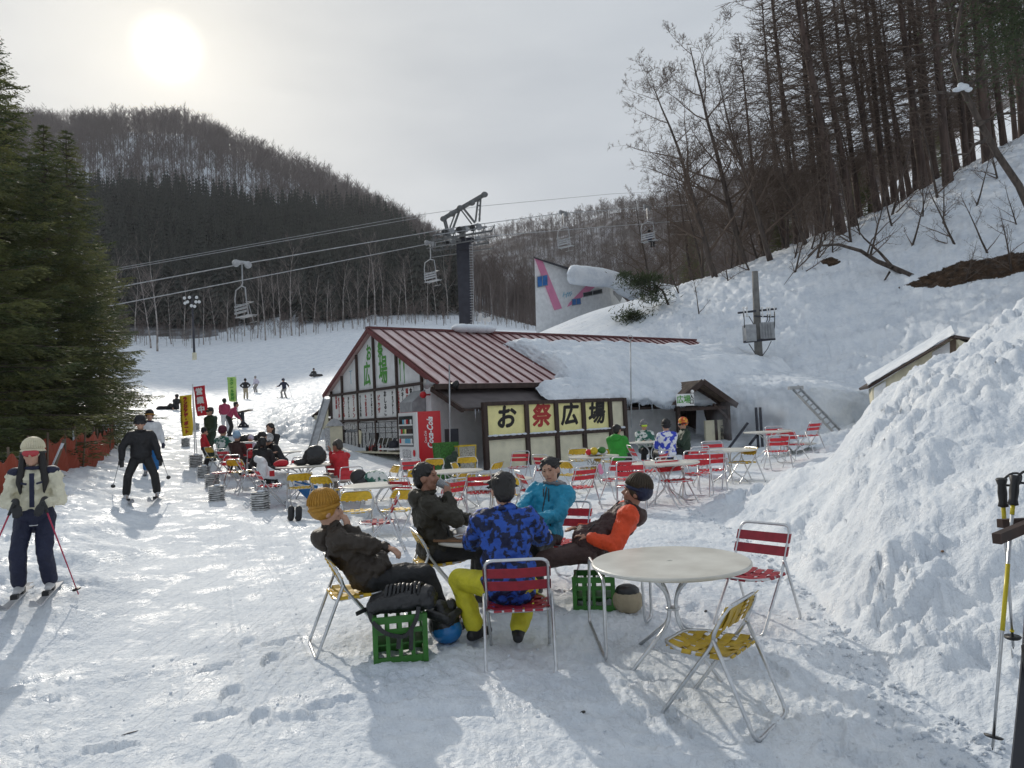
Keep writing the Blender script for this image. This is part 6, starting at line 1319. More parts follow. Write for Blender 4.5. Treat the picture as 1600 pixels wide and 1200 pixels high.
def person(loc, deg, label, pose, fit, vox=.022, group=None, sc=1.0, category='person'):
    """pose: joints in metres, +y is where the body faces. fit: clothing"""
    e = empty('person', loc, R(deg), label, category, group); e.scale = (sc,) * 3
    g = dict(pelvis=V3(0, 0, .93), lean=4, side=0, twist=0, head_yaw=0, head_pitch=0, head_roll=0, hL=V3(-.26, .05, .80), hR=V3(.26, .05, .80), aL=V3(-.12, 0, .08), aR=V3(.12, 0, .08), pole=V3(0, 1, .15), eL=V3(-.5, -1, -.6), eR=V3(.5, -1, -.6), tor=.50, nod=0)
    g.update(pose); pel = Vector(g['pelvis']); near = vox < .016
    tilt = Matrix.Rotation(R(g['lean']), 3, 'X') @ Matrix.Rotation(R(g['side']), 3, 'Y'); up = tilt @ V3(0, 0, 1)      # positive lean leans back (towards -y)
    tw = Matrix.Rotation(R(g['twist']), 3, 'Z'); rt = tilt @ tw @ V3(1, 0, 0); fw = tilt @ tw @ V3(0, 1, 0)
    neck = pel + up * g['tor']; shL = neck - rt * .185 - up * .055; shR = neck + rt * .185 - up * .055
    Hm = Matrix.Rotation(R(g['head_yaw']), 3, 'Z') @ Matrix.Rotation(R(g['head_pitch']), 3, 'X') @ Matrix.Rotation(R(g['head_roll']), 3, 'Y'); Hm = Hm * 1.09; hc = neck + up * .075 + (Hm @ V3(0, .028, .092))
    if 'mouthR' in g: g['hR'] = hc + Hm @ V3(*g['mouthR'])
    hL, hR = Vector(g['hL']), Vector(g['hR']); elL, hL = ik(shL, hL, .29, .26, g['eL']); elR, hR = ik(shR, hR, .29, .26, g['eR'])
    hipL, hipR = pel + V3(-.095, 0, -.02), pel + V3(.095, 0, -.02); aL, aR = Vector(g['aL']), Vector(g['aR']); knL, aL = ik(hipL, aL, .43, .41, g.get('pL', g['pole'])); knR, aR = ik(hipR, aR, .43, .41, g.get('pR', g['pole']))
    # ---- body: one continuous figure
    m = MB(); H_ = lambda x, y, z: hc + Hm @ V3(x, y, z)
    m.ball(hc + Hm @ V3(0, -.012, .025), (.076, .094, .098), 16, 12, Hm); m.ball(H_(0, .028, -.045), (.058, .062, .072), 14, 10, Hm); m.ball(H_(0, .052, -.088), (.030, .028, .026), 10, 8, Hm)
    m.capsule(neck - up * .03, hc + Hm @ V3(0, -.012, -.05), .058, .052, 12)
    m.capsule(H_(0, .083, .012), H_(0, .104, -.022), .010, .016, 8)
    for s in (-1, 1): m.ball(H_(.078 * s, -.008, -.008), (.014, .024, .034), 8, 6, Hm); m.ball(H_(.040 * s, .062, -.022), (.026, .022, .024), 8, 6, Hm)
    m.ball(H_(0, .075, .030), (.052, .018, .012), 8, 6, Hm)
    m.ball(neck - up * .17, (.16, .10, .19), 12, 10, tilt @ tw); m.ball(pel + up * .10, (.145, .10, .17), 12, 10, tilt); m.capsule(shL, shR, .058, .058); m.capsule(neck - up * .06, neck - up * .02, .08, .06)
    for s_, el, h in ((shL, elL, hL), (shR, elR, hR)):
        m.capsule(s_, el, .048, .038); m.capsule(el, h, .038, .026)
    for hp, k, a in ((hipL, knL, aL), (hipR, knR, aR)): m.capsule(hp, k, .078, .052); m.capsule(k, a, .052, .036); m.capsule(a, a + V3(0, .13, -.045), .035, .03)
    gl = fit.get('gloves')
    hm = MB() if gl else m
    for sgn, el, h, hd in ((-1, elL, hL, g.get('fL')), (1, elR, hR, g.get('fR'))):
        d = Vector(hd).normalized() if hd is not None else (h - el).normalized(); pn = Vector(g.get('nL' if sgn < 0 else 'nR', (0, 0, -1)) ); pn = (pn - d * pn.dot(d)); pn = pn.normalized() if pn.length > .01 else d.orthogonal(); sd = d.cross(pn)
        k_ = 1.25 if gl else 1.0; rr = .0105 * k_ if near else .014
        m2 = hm; Rm = Matrix((sd, d, pn)).transposed(); m2.ball(h + d * .045, (.042 * k_, .052, .019 * k_), 10, 8, Rm)
        if gl: m2.capsule(h - d * .06, h, .042, .036)
        curl = g.get('curl', .8)
        for i in range(4):
            b = h + d * .085 + sd * (-.030 + i * .020) * k_; ln = (.036, .042, .039, .030)[i]; d1 = (d + pn * curl * .6).normalized(); c = b + d1 * ln; d2 = (d + pn * curl * 1.9).normalized(); m2.capsule(b - d * .02, c, rr, rr * .95, 7); m2.capsule(c, c + d2 * ln * .8, rr * .95, rr * .8, 7)
        ts = -sgn; tb = h + d * .02 + sd * ts * .035; tc = tb + (d * .7 + sd * ts * .6 + pn * .5).normalized() * .04; m2.capsule(tb, tc, rr * 1.15, rr, 7); m2.capsule(tc, tc + (d * .8 + pn * .7).normalized() * .03, rr, rr * .85, 7)
    remesh(m.build('body', M[fit.get('skin', 'skin')], e), .0095 if near else max(vox * .8, .016), 3)
    if gl: remesh(hm.build('gloves', M[gl], e), .0095 if near else .018, 3)
    # ---- jacket and sleeves
    th = fit.get('bulk', 1.0); J = MB()
    J.ball(neck - up * .18 - fw * .01, (.185 * th, .135 * th, .21), 16, 12, tilt @ tw); J.ball(pel + up * .14, (.18 * th, .14 * th, .19), 16, 12, tilt); hem = fit.get('hem', .06); J.ball(pel + up * (.10 - hem) + fw * (.02 if g['pelvis'][2] > .7 else .05), (.185 * th, .15 * th, .13), 16, 10, tilt); J.capsule(shL + rt * .01, shR - rt * .01, .085 * th, .085 * th, 12); J.capsule(neck - up * .07, neck + up * .005, .115, .082, 12)
    if g['pelvis'][2] < .7: J.ball(pel + V3(0, -.045, .02), (.185 * th, .13 * th, .12), 14, 10)
    Sv = MB() if fit.get('sleeves') else J
    for s_, el, h in ((shL, elL, hL), (shR, elR, hR)):
        w_ = h.lerp(el, .10); Sv.capsule(s_, el, .080 * th, .066 * th, 12); Sv.capsule(el, w_, .068 * th, .050 * th, 12)
    j = J.build('jacket', M[fit['jacket']], e); remesh(j, vox, 4, .060 if near else .028, .075)
    if fit.get('sleeves'):
        Sv.ball(shL, .098 * th); Sv.ball(shR, .098 * th); Sv.ball(neck - up * .13 - fw * .055, (.175 * th, .10 * th, .13), 14, 10, tilt @ tw); remesh(Sv.build('sleeves', M[fit['sleeves']], e), vox, 5, .030, .085)
    C_ = MB(); n_ = 14                                                   # collar
    for k in range(n_): a = 2 * math.pi * k / n_; a2 = 2 * math.pi * (k + 1) / n_; C_.capsule(neck + rt * math.cos(a) * .080 + fw * (math.sin(a) * .078 + .008) + up * .035, neck + rt * math.cos(a2) * .080 + fw * (math.sin(a2) * .078 + .008) + up * .035, .026, .026, 6)
    if fit.get('hood'): C_.ball(neck - fw * .10 + up * .00, (.13, .075, .10), 12, 9, tilt); C_.capsule(neck - fw * .06 - rt * .09 + up * .03, neck - fw * .06 + rt * .09 + up * .03, .05, .05)
    remesh(C_.build('collar', M[fit.get('collar', fit['jacket'])], e), min(vox, .016), 3, .015, .06)
    # ---- trousers, boots
    T_ = MB(); T_.ball(pel + V3(0, 0, .0), (.165, .135, .14), 14, 10)
    for hp, k, a in ((hipL, knL, aL), (hipR, knR, aR)): T_.capsule(hp, k, .105, .082, 12); a_ = a.lerp(k, .12); T_.capsule(k, a_, .083, .078, 12)
    remesh(T_.build('trousers', M[fit.get('trousers', 't_black')], e), vox, 5, .026 if near else .015, .10)
    for hp, k, a, tdir in ((hipL, knL, aL, g.get('tL', V3(-.12, 1, 0))), (hipR, knR, aR, g.get('tR', V3(.12, 1, 0)))):
        B = MB(); td = Vector(tdir).normalized(); dn = V3(0, 0, -1) if g.get('flat', True) else (a - k).normalized(); B.capsule(a.lerp(k, .22), a + dn * .01, .062, .055, 10); B.capsule(a + dn * .035 - td * .05, a + dn * .042 + td * .15, .044, .036, 10); B.capsule(a + dn * .02, a + dn * .035 + td * .10, .05, .04, 10); remesh(B.build('boot', M[fit.get('boots', 'boot')], e), max(vox * .8, .012), 3)
    # ---- head things
    hk = fit.get('head', 'hair'); B = MB()
    if hk == 'hair':
        B.ball(hc + Hm @ V3(0, -.026, .045), (.090, .100, .092), 18, 14, Hm); B.ball(hc + Hm @ V3(0, -.060, -.01), (.078, .060, .085), 14, 10, Hm)
        st = rnd.getstate(); rnd.seed(int(deg * 7 + loc[1] * 13))
        for k in range(46):
            a = rnd.uniform(0, 6.283); z = rnd.uniform(-.2, 1); r_ = math.sqrt(1 - z * z) if z > -1 else 0; b = hc + Hm @ V3(.084 * r_ * math.cos(a), -.026 + .094 * r_ * math.sin(a), .045 + .086 * z)
            if (Hm.inverted() @ (b - hc)).y > .055 and (Hm.inverted() @ (b - hc)).z < .07: continue
            B.capsule(b, b + Hm @ V3(.03 * r_ * math.cos(a) + rnd.uniform(-.02, .02), .02 * r_ * math.sin(a) + rnd.uniform(-.01, .03), rnd.uniform(-.03, .02)), .013, .005, 6)
        if fit.get('long'): B.capsule(hc + Hm @ V3(-.06, -.05, -.02), neck - up * .22 - rt * .10 + fw * .04, .05, .022); B.capsule(hc + Hm @ V3(.06, -.05, -.02), neck - up * .22 + rt * .10 + fw * .04, .05, .022)
        rnd.setstate(st); h_ = B.build('hair', M[fit.get('hairm', 'hair')], e); remesh(h_, .009 if near else .018, 2, .012, .025)
    elif hk == 'beanie':
        B.ball(hc + Hm @ V3(0, -.022, .070), (.100, .114, .108), 22, 14, Hm); B.ball(hc + Hm @ V3(0, -.030, .015), (.098, .100, .075), 18, 10, Hm); h_ = B.build('beanie', M[fit['hat']], e); remesh(h_, .009 if near else .018, 3)
        R_ = MB(); nn = 32 if near else 14
        if near:
            for k in range(nn):           # knitted ribs
                a = 2 * math.pi * k / nn; ps = []
                for t in (0, .2, .4, .6, .8, .97): z = math.sin(t * math.pi / 2); c = math.cos(t * math.pi / 2); ps.append(hc + Hm @ V3(.103 * c * math.cos(a), -.022 + .117 * c * math.sin(a), .062 + .117 * z))
                R_.tube(ps, [.0075, .0075, .007, .006, .004, .002], 5)
            R_.build('rib', M[fit['hat']], h_, True)
        B2 = MB(); 
        for k in range(nn): a = 2 * math.pi * k / nn; a2 = a + 2 * math.pi / nn; B2.capsule(hc + Hm @ V3(.097 * math.cos(a), -.020 + .106 * math.sin(a), .035 + .012 * math.sin(a)), hc + Hm @ V3(.097 * math.cos(a2), -.020 + .106 * math.sin(a2), .035 + .012 * math.sin(a2)), .017, .017, 5)
        B2.build('brim', M[fit.get('brim', fit['hat'])], h_, True)
        if fit.get('hat2'): B3 = MB(); B3.ball(hc + Hm @ V3(0, -.048, .030), (.106, .100, .092), 18, 12, Hm); remesh(B3.build('lower_knit', M[fit['hat2']], e), .010, 3)
    elif hk == 'helmet':
        B.ball(hc + Hm @ V3(0, -.02, .04), (.118, .135, .118), 18, 12, Hm); remesh(B.build('helmet', M[fit['hat']], e), .012, 2)
    if fit.get('long') and hk != 'hair':
        B = MB(); 
        for s in (-1, 1): B.capsule(hc + Hm @ V3(.075 * s, -.0, .0), neck - up * .12 + rt * .12 * s + fw * .09, .042, .040); B.capsule(neck - up * .12 + rt * .12 * s + fw * .09, neck - up * .24 + rt * .11 * s + fw * .12, .036, .014); 
        B.capsule(hc + Hm @ V3(0, -.06, -.02), neck - up * .2 - fw * .08, .06, .04); remesh(B.build('hair', M['hair'], e), .016, 3)
    if fit.get('goggles'):
        B = MB(); B.ball(H_(0, .070, fit.get('gz', .014)), (.076, .038, .040), 16, 10, Hm); B.build('goggles', M[fit['goggles']], e, True)
        B = MB(); nn = 20
        for k in range(nn): a = 2 * math.pi * k / nn; a2 = a + 2 * math.pi / nn; B.capsule(H_(.104 * math.cos(a), -.018 + .112 * math.sin(a) * (1 if math.sin(a) < 0 else .8), fit.get('gz', .014) + .004), H_(.104 * math.cos(a2), -.018 + .112 * math.sin(a2) * (1 if math.sin(a2) < 0 else .8), fit.get('gz', .014) + .004), .014, .014, 5)
        B.build('goggle_strap', M['black'], e, True)
    elif near or fit.get('face'):
        for s in (-1, 1):
            B = MB(); B.ball(H_(.031 * s, .0775, .012), (.0125, .006, .0050), 10, 6, Hm); B.build('eye', M['eye'], e, True)
            B = MB(); B.capsule(H_(.016 * s, .086, .030), H_(.048 * s, .073, .031), .0045, .003, 6); B.build('eyebrow', M['hair'], e, True)
        B = MB(); B.capsule(H_(-.020, .084, -.060), H_(.020, .084, -.060), .0055, .0055, 6); B.build('mouth', M['lip'], e, True)
    e['_j'] = [*hL, *hR]
    return e, dict(hL=hL, hR=hR, neck=neck, pel=pel, aL=aL, aR=aR, up=up)
def world(e, v): return Matrix.Rotation(e.rotation_euler.z, 3, 'Z') @ (Vector(v) * e.scale.x) + e.location

def gr(x, y, dz=0): return Vector((x, y, gzr(x, y) + dz))
Q = dict
# --- the five round the near table
p_m, jm = person(gr(-1.27, 5.82), -72, 'person in ochre ribbed beanie and dark jacket leaning back, hand to mouth', Q(pelvis=V3(0, .06, .50), lean=38, head_yaw=4, head_pitch=4, mouthR=(.03, .13, -.15), hL=V3(-.12, .22, .70), eR=V3(.3, 1, -.5), eL=V3(-.5, -.6, -.6), aL=V3(-.13, .66, .10), aR=V3(.16, .60, .10), fR=V3(-.3, -.1, 1), nR=V3(-.6, -.6, 0), fL=V3(.6, .5, -.2), curl=1.0),
    Q(jacket='j_brown', trousers='t_black', head='beanie', hat='beanie_ochre', skin='skin', boots='boot', hood=True, bulk=1.06), .0125)
p_d, jd = person(gr(-.80, 6.68), -80, 'person in dark olive jacket drinking from a clear cup', Q(pelvis=V3(0, .02, .50), lean=8, head_yaw=-22, head_pitch=4, mouthR=(.04, .17, -.16), hL=V3(-.02, .42, .72), eR=V3(.6, .2, -1), eL=V3(-.7, 0, -.7), aL=V3(-.12, .40, .09), aR=V3(.16, .42, .09), fR=V3(-.35, .2, .9), nR=V3(-.7, -.3, 0), curl=.9),
    Q(jacket='j_olive', trousers='t_black', head='hair', skin='skin_tan', hood=True, bulk=1.08), .0125)
p_b, jb = person(gr(-.10, 5.50), 2, 'person in bright blue patterned jacket and yellow trousers seen from behind', Q(pelvis=V3(0, -.06, .50), lean=-10, tor=.52, head_yaw=4, head_pitch=-14, hL=V3(-.18, .46, .74), hR=V3(.22, .46, .74), eL=V3(-1, -.3, -.8), eR=V3(1, -.2, -.8), aL=V3(-.27, .16, .10), aR=V3(.06, .06, .10), pL=V3(-1, 1, .5), pR=V3(.3, 1, .3), tL=V3(.3, -.2, 0) * 0 + V3(.5, .6, 0), tR=V3(.1, 1, 0)),
    Q(jacket='j_blue', trousers='t_yellow', head='hair', skin='skin', bulk=1.13, hem=.17), .0125)
p_c, jc = person(gr(.27, 7.28), 150, 'person in turquoise jacket with grey hood facing the camera, leaning back', Q(pelvis=V3(0, .04, .50), lean=16, side=-6, head_yaw=8, head_pitch=-4, head_roll=10, hL=V3(-.10, .38, .72), hR=V3(.14, .40, .70), eL=V3(-.8, -.2, -.8), eR=V3(.8, -.2, -.8), aL=V3(-.12, .46, .09), aR=V3(.14, .46, .09)),
    Q(jacket='j_cyan', trousers='t_black', head='hair', skin='skin', collar='hoodie', hood=True, bulk=1.05), .0125)
p_r, jr = person(gr(.86, 6.62), 86, 'person in brown and navy beanie with orange sleeves, lying back with legs stretched', Q(pelvis=V3(0, .22, .50), lean=50, tor=.52, head_yaw=-8, head_pitch=14, hL=V3(-.16, .22, .62), hR=V3(.10, .30, .66), eL=V3(-.8, -.4, -1), eR=V3(.8, -.4, -1), aL=V3(-.12, .92, .12), aR=V3(.10, .96, .12), pole=V3(0, .3, 1)),
    Q(jacket='j_maroon', sleeves='j_orange', trousers='t_brown', head='beanie', hat='beanie_stripe', hat2='beanie_navy', brim='beanie_navy', skin='skin_tan', boots='boot_tan', hood=True, collar='t_brown', bulk=1.10), .0125)

# zips, pockets and seams
def trim(e, j, hoodcol, zipcol='black', front=True):
    up, nk, pl = j['up'], j['neck'], j['pel']; f = Vector((0, 1, 0)); f = (f - up * f.dot(up)).normalized(); m = MB(); pts = [nk + f * .125 - up * (.02 + .06 * k) for k in range(8)]
    m.tube(pts, .007, 5); m.build('zip', M[zipcol], e, True)
    for s in (-1, 1): m = MB(); c_ = pl + up * .14 + Vector((1, 0, 0)) * .12 * s + f * .135; m.bar(c_ - up * .05, c_ + up * .05 - Vector((.03 * s, 0, 0)), .012, .008); m.build('pocket_zip', M[zipcol], e, True)
for e_, j_ in ((p_m, jm), (p_d, jd), (p_c, jc), (p_r, jr)): trim(e_, j_, None)
for s in (-.5, .5): m = MB(); a_ = jc['neck'] + V3(.06 * s, .14, .0); m.tube([a_, a_ + V3(0, .01, -.10), a_ + V3(.01 * s, .015, -.2)], .006, 5); m.build('hood_cord', M['black'], p_c, True)
# --- skiers on the left
M['ski_w'] = mat('pale_ski_topsheet', (.62, .62, .62), .3, col2=(.25, .25, .27), nscale=3, stretch=(1, .3, 1)); M['pole_red'] = mat('pink_red_pole', (.45, .03, .08), .35)
def ski(parent, x, y, z, L=1.55, m_='ski_w', toe=0):
    m = MB(); Rm = Matrix.Rotation(R(toe), 3, 'Z'); ns = 16; top_ = []; 
    for i in range(ns + 1):
        t = i / ns; yy = -L * .45 + L * t; w = .036 + .016 * abs(2 * t - 1) ** 1.5 - (.035 * max(0, (t - .93) / .07)); zz = .012 + (.09 * max(0, (t - .86) / .14) ** 1.8) + (.02 * max(0, (.05 - t) / .05)); top_.append((yy, w, zz))
    vs = []
    for yy, w, zz in top_:
        for dx, dz in ((-w, 0), (w, 0), (w, .014), (-w, .014)): v = Rm @ V3(dx, yy, 0); vs.append(V3(v.x + x, v.y + y, z + zz + dz - .01))
    fs = [tuple(4 * i + k for k in q_) for i in range(ns) for q_ in ((0, 1, 5, 4), (1, 2, 6, 5), (2, 3, 7, 6), (3, 0, 4, 7))] + [(3, 2, 1, 0), tuple(4 * ns + k for k in (0, 1, 2, 3))]
    m.add(vs, fs); s_ = m.build('ski', M[m_], parent); m = MB(); b = Rm @ V3(0, .14, 0); c = Rm @ V3(0, -.16, 0); m.box((x + b.x, y + b.y, z + .035), (.065, .09, .05)); m.build('toe_binding', M['black'], s_); m = MB(); m.box((x + c.x, y + c.y, z + .04), (.065, .12, .07)); m.build('heel_binding', M['black'], s_); return s_
def ski_pole(parent, grip, tip, col='galv', name='ski_pole'):
    grip, tip = Vector(grip), Vector(tip); m = MB(); m.tube([grip, tip], [.009, .006], 6); p_ = m.build(name, M[col], parent, True); d = (tip - grip).normalized(); m = MB(); m.tube([grip - d * .03, grip + d * .10], [.019, .015], 8); m.build('grip', M['black'], p_, True); m = MB(); m.tube([tip - d * .07, tip - d * .06], [.042, .045], 12); m.build('basket', M['black'], p_, True); return p_
def ground_pt(e, x, y):
    w_ = world(e, (x, y, 0)); return (gzr(w_.x, w_.y) - e.location.z) / e.scale.x
w0 = G(56, 955); w0.z = gzr(w0.x, w0.y); w_e, jw = person(w0 + V3(0, 0, .03), 204, 'person in cream and navy ski jacket, cream knit hat and red goggles, skiing', Q(pelvis=V3(0, -.06, .86), lean=-6, head_pitch=0, head_yaw=-4, hL=V3(-.12, .24, 1.00), hR=V3(.12, .24, 1.00), eL=V3(-.6, -.6, -.8), eR=V3(.6, -.6, -.8), aL=V3(-.14, .0, .12), aR=V3(.14, .05, .12), tL=V3(0, 1, 0), tR=V3(0, 1, 0), fL=V3(.2, .6, -.5), fR=V3(-.2, .6, -.5)),
    Q(jacket='j_cream', trousers='j_navy', head='beanie', hat='beanie_cream', goggles='goggle', gloves='black', collar='j_navy', long=True, boots='boot_w', bulk=.98, hem=-.06), .014, sc=.92)
B = MB(); B.ball(jw['pel'] + jw['up'] * .0, (.19, .165, .20), 18, 12); o = B.build('jacket_hem', M['j_navy'], w_e, True); remesh(o, .016, 4, .02, .085)
B = MB(); nn = 26; c_ = jw['pel'] - jw['up'] * .10
for k in range(nn): a = 2 * math.pi * k / nn; a2 = a + 2 * math.pi / nn; B.capsule(c_ + V3(.176 * math.cos(a), .152 * math.sin(a), 0), c_ + V3(.176 * math.cos(a2), .152 * math.sin(a2), 0), .008, .008, 5)
B.build('white_piping', M['j_white'], w_e, True)
for s in (-1, 1):
    B = MB(); sh_ = jw['neck'] - jw['up'] * .05 + V3(.17 * s, 0, 0); B.ball(sh_ + V3(-.005 * s, 0, .035), (.085, .098, .058), 12, 8); remesh(B.build('shoulder_yoke', M['j_navy'], w_e), .016, 3)
_v = G(58, 968) - G(93, 920); _sk = math.degrees(math.atan2(-_v.x, _v.y)) - 204
for s in (-1, 1): ski(w_e, .14 * s, .12, .01 , 1.5, 'ski_w', _sk)
m = MB(); m.bar(jw['neck'] + V3(0, .105, -.03), jw['pel'] + jw['up'] * .10 + V3(0, .158, 0), .045, .03, up=(0, 1, 0)); m.build('dark_front_panel', M['j_navy'], w_e)
for s in (-1, 1): m = MB(); m.bar(jw['neck'] + V3(.10 * s, .118, -.13), jw['neck'] + V3(.045 * s, .135, -.145), .022, .012, up=(0, 1, 0)); m.build('chest_stripe', M['j_navy'], w_e)
ski_pole(w_e, (-.14, .29, 1.0), (-.42, .12, ground_pt(w_e, -.42, .12) + .03), 'pole_red'); ski_pole(w_e, (.14, .29, 1.0), (.48, .10, .22), 'pole_red')
k0 = G(222, 784); k0.z = gzr(k0.x, k0.y); k_e, jk = person(k0 + V3(0, 0, .03), 206, 'person in all black ski clothes and hat coming down the run', Q(pelvis=V3(0, -.05, .87), lean=-4, hL=V3(-.34, .10, .80), hR=V3(.34, .08, .82), eL=V3(-1, -.3, -.3), eR=V3(1, -.3, -.3), aL=V3(-.28, .0, .12), aR=V3(.28, .0, .12), pL=V3(-.3, 1, 0), pR=V3(.3, 1, 0)),
    Q(jacket='j_black', trousers='t_black', head='beanie', hat='j_black', gloves='black', boots='boot_w', goggles='black', bulk=1.12), .02)
for s in (-1, 1): ski(k_e, .25 * s, .08, 0, 1.45, 'ski_w', 8 * s)
ski_pole(k_e, (.38, .16, .80), (.55, -.55, .25)); ski_pole(k_e, (-.38, .16, .80), (-.5, -.6, .35))
v0 = G(236, 740); v0.z = gzr(v0.x, v0.y); v_e, jv = person(v0, 206, 'person in white ski jacket and blue trousers behind the black-clad skier', Q(lean=0, pelvis=V3(0, 0, .86), hL=V3(-.30, .06, .80), hR=V3(.30, .06, .80), aL=V3(-.12, 0, .10), aR=V3(.12, 0, .10)),
    Q(jacket='j_white', trousers='t_blue', head='beanie', hat='j_black', brim='beanie_ochre', gloves='j_navy', boots='boot_w', collar='j_navy', bulk=1.08, face=True), .024)
for s in (-1, 1): ski(v_e, .12 * s, .08, 0, 1.45)
# --- far figures on the slope
stand = Q(pelvis=V3(0, 0, .90), lean=0)
def far_person(px, py, deg, label, pose, fit, vox=.03, sc=1.0, Y=None, dz=0):
    q = G(px, py) if Y is None else at(px, Y); q.z += dz; return person(q, deg, label, {**stand, **pose}, fit, vox, sc=sc)
far_person(384, 624, 10, 'person standing on the slope with hands on hips', Q(hL=V3(-.2, .0, .98), hR=V3(.2, .0, .98), eL=V3(-1, -.4, 0), eR=V3(1, -.4, 0)), Q(jacket='j_black', trousers='tan', head='beanie', hat='j_black'))
far_person(400, 613, 60, 'person in pale clothes riding sideways beyond the one with hands on hips', Q(pelvis=V3(0, -.1, .8), lean=-12), Q(jacket='j_lav', trousers='t_grey', head='beanie', hat='t_grey'))
s_e, _ = far_person(444, 622, 172, 'person in dark jacket and grey trousers skiing down, pole held out', Q(pelvis=V3(0, -.1, .78), lean=-16, hR=V3(.45, .25, .95), hL=V3(-.5, .2, .9), aL=V3(-.17, 0, .1), aR=V3(.17, 0, .1)), Q(jacket='j_navy', trousers='t_grey', head='helmet', hat='j_navy'))
ski(s_e, .17, .1, 0); ski(s_e, -.17, .1, 0); ski_pole(s_e, (-.52, .22, .92), (-.75, .2, .05))
sit = Q(pelvis=V3(0, 0, .14), lean=12, aL=V3(-.14, .68, .12), aR=V3(.14, .66, .12), pole=V3(0, .3, 1), hL=V3(-.28, -.15, .15), hR=V3(.28, -.1, .15))
M['board'] = mat('snowboard_topsheet', (.02, .02, .025), .3)
def snowboard(e, x, y, z, L=1.5, col='board', rot=0):
    m = MB(); vs = []; ns = 12
    for i in range(ns + 1):
        t = i / ns; xx = -L / 2 + L * t; w = .14 * math.sqrt(max(.02, 1 - abs(2 * t - 1) ** 8)); zz = .09 * max(0, abs(2 * t - 1) - .8) / .2
        for a, b in ((-w, 0), (w, 0), (w, .02), (-w, .02)): vs.append(V3(x + xx, y + b + (0 if 1 else 0) - zz * .0, z + a) if rot else V3(x + xx, y + a, z + b + zz))
    m.add(vs, [tuple(4 * i + k for k in q_) for i in range(ns) for q_ in ((0, 1, 5, 4), (1, 2, 6, 5), (2, 3, 7, 6), (3, 0, 4, 7))] + [(3, 2, 1, 0), tuple(4 * ns + k for k in (0, 1, 2, 3))]); return m.build('snowboard', M[col], e)
a_e, _ = far_person(491, 593, -150, 'snowboarder in black sitting high on the shaded slope', sit, Q(jacket='j_black', trousers='t_black', head='beanie', hat='j_black'), sc=1.1, Y=84); snowboard(a_e, 0, .75, .14, rot=1)
a_e, _ = far_person(275, 649, 60, 'person in black sitting on the run behind the yellow banner', sit, Q(jacket='j_black', trousers='t_black', head='hair'), sc=1.05, Y=44); snowboard(a_e, 0, .75, .14, rot=1)
b_e, _ = far_person(352, 672, 10, 'person in pink jacket carrying a board beside the picnic bench', Q(hL=V3(-.2, .25, .9)), Q(jacket='j_pink', trousers='j_white', head='hair'), sc=.9, Y=31)
b_e, _ = far_person(358, 676, -60, 'person in black trousers bending by the picnic bench', Q(lean=-35, hL=V3(-.1, .5, .8), hR=V3(.1, .5, .8)), Q(jacket='j_pink', trousers='t_black', head='hair'), sc=.9, Y=30)
# --- left tables
far_person(331, 722, 150, 'person in sunglasses and long dark green coat standing by the tables', Q(hL=V3(-.12, .2, .9), hR=V3(.12, .2, .9)), Q(jacket='green_dk', trousers='green_dk', head='hair', bulk=1.15, hem=.34, goggles='black'), .022, Y=22.5)
far_person(320, 731, -60, 'child in red jacket and black hat holding a grey bag', Q(hL=V3(-.1, .28, .75), hR=V3(.1, .28, .75)), Q(jacket='j_red', trousers='j_black', head='beanie', hat='j_black', hem=.12), .022, sc=.70, Y=20.5)
def sit_p(px, Y, deg, label, fit, lean=4, vox=.022, sc=1.0, hands=None, pitch=-8, **kw):
    q = at(px, Y); hd = hands or (V3(-.12, .36, .74), V3(.12, .36, .74)); return person(q, deg, label, Q(pelvis=V3(0, 0, .49), lean=lean, head_pitch=pitch, hL=hd[0], hR=hd[1], aL=V3(-.13, .38, .10), aR=V3(.13, .38, .10), **kw), fit, vox, sc=sc)[0]
sit_p(350, 19.6, -20, 'person in maroon knit hat and patterned dark jacket at the far left table', Q(jacket='j_plaid', trousers='t_black', head='beanie', hat='maroon_knit'), vox=.024)
sit_p(372, 19.0, -10, 'child in light blue knit hat and dark maroon jacket seen from behind', Q(jacket='j_maroon', trousers='t_black', head='beanie', hat='lightblue', bulk=.95), sc=.92)
sit_p(393, 21.2, 160, 'small child in lavender hat and jacket facing the table', Q(jacket='j_lav', trousers='t_grey', head='beanie', hat='j_lav'), sc=.72)
sit_p(402, 17.8, -60, 'person with black hair in a black jacket eating at the left tables', Q(jacket='j_black', trousers='t_black', head='hair', face=True), lean=-10, pitch=-20)
sit_p(413, 16.6, -12, 'person with long black hair seen from behind, next to the white coat', Q(jacket='j_black', trousers='t_black', head='hair', long=True), sc=.95)
sit_p(424, 20.0, 165, 'person with long dark hair in black sitting upright at the back', Q(jacket='j_black', trousers='t_black', head='hair', long=True, face=True), sc=1.08)
sit_p(441, 18.2, 120, 'person in black and white helmet hunched over the food', Q(jacket='j_black', trousers='t_black', head='helmet', hat='helmet_w'), lean=-26, pitch=-25, hands=(V3(-.06, .42, .86), V3(.06, .42, .86)))
sit_p(537, 15.3, 55, 'person in red and white jacket eating at the end of the bag table', Q(jacket='j_red', trousers='t_grey', head='hair', hairm='hair_grey', face=True, skin='skin_tan'), lean=-8, hands=(V3(-.06, .30, 1.04), V3(.06, .30, 1.04)), pitch=-14)
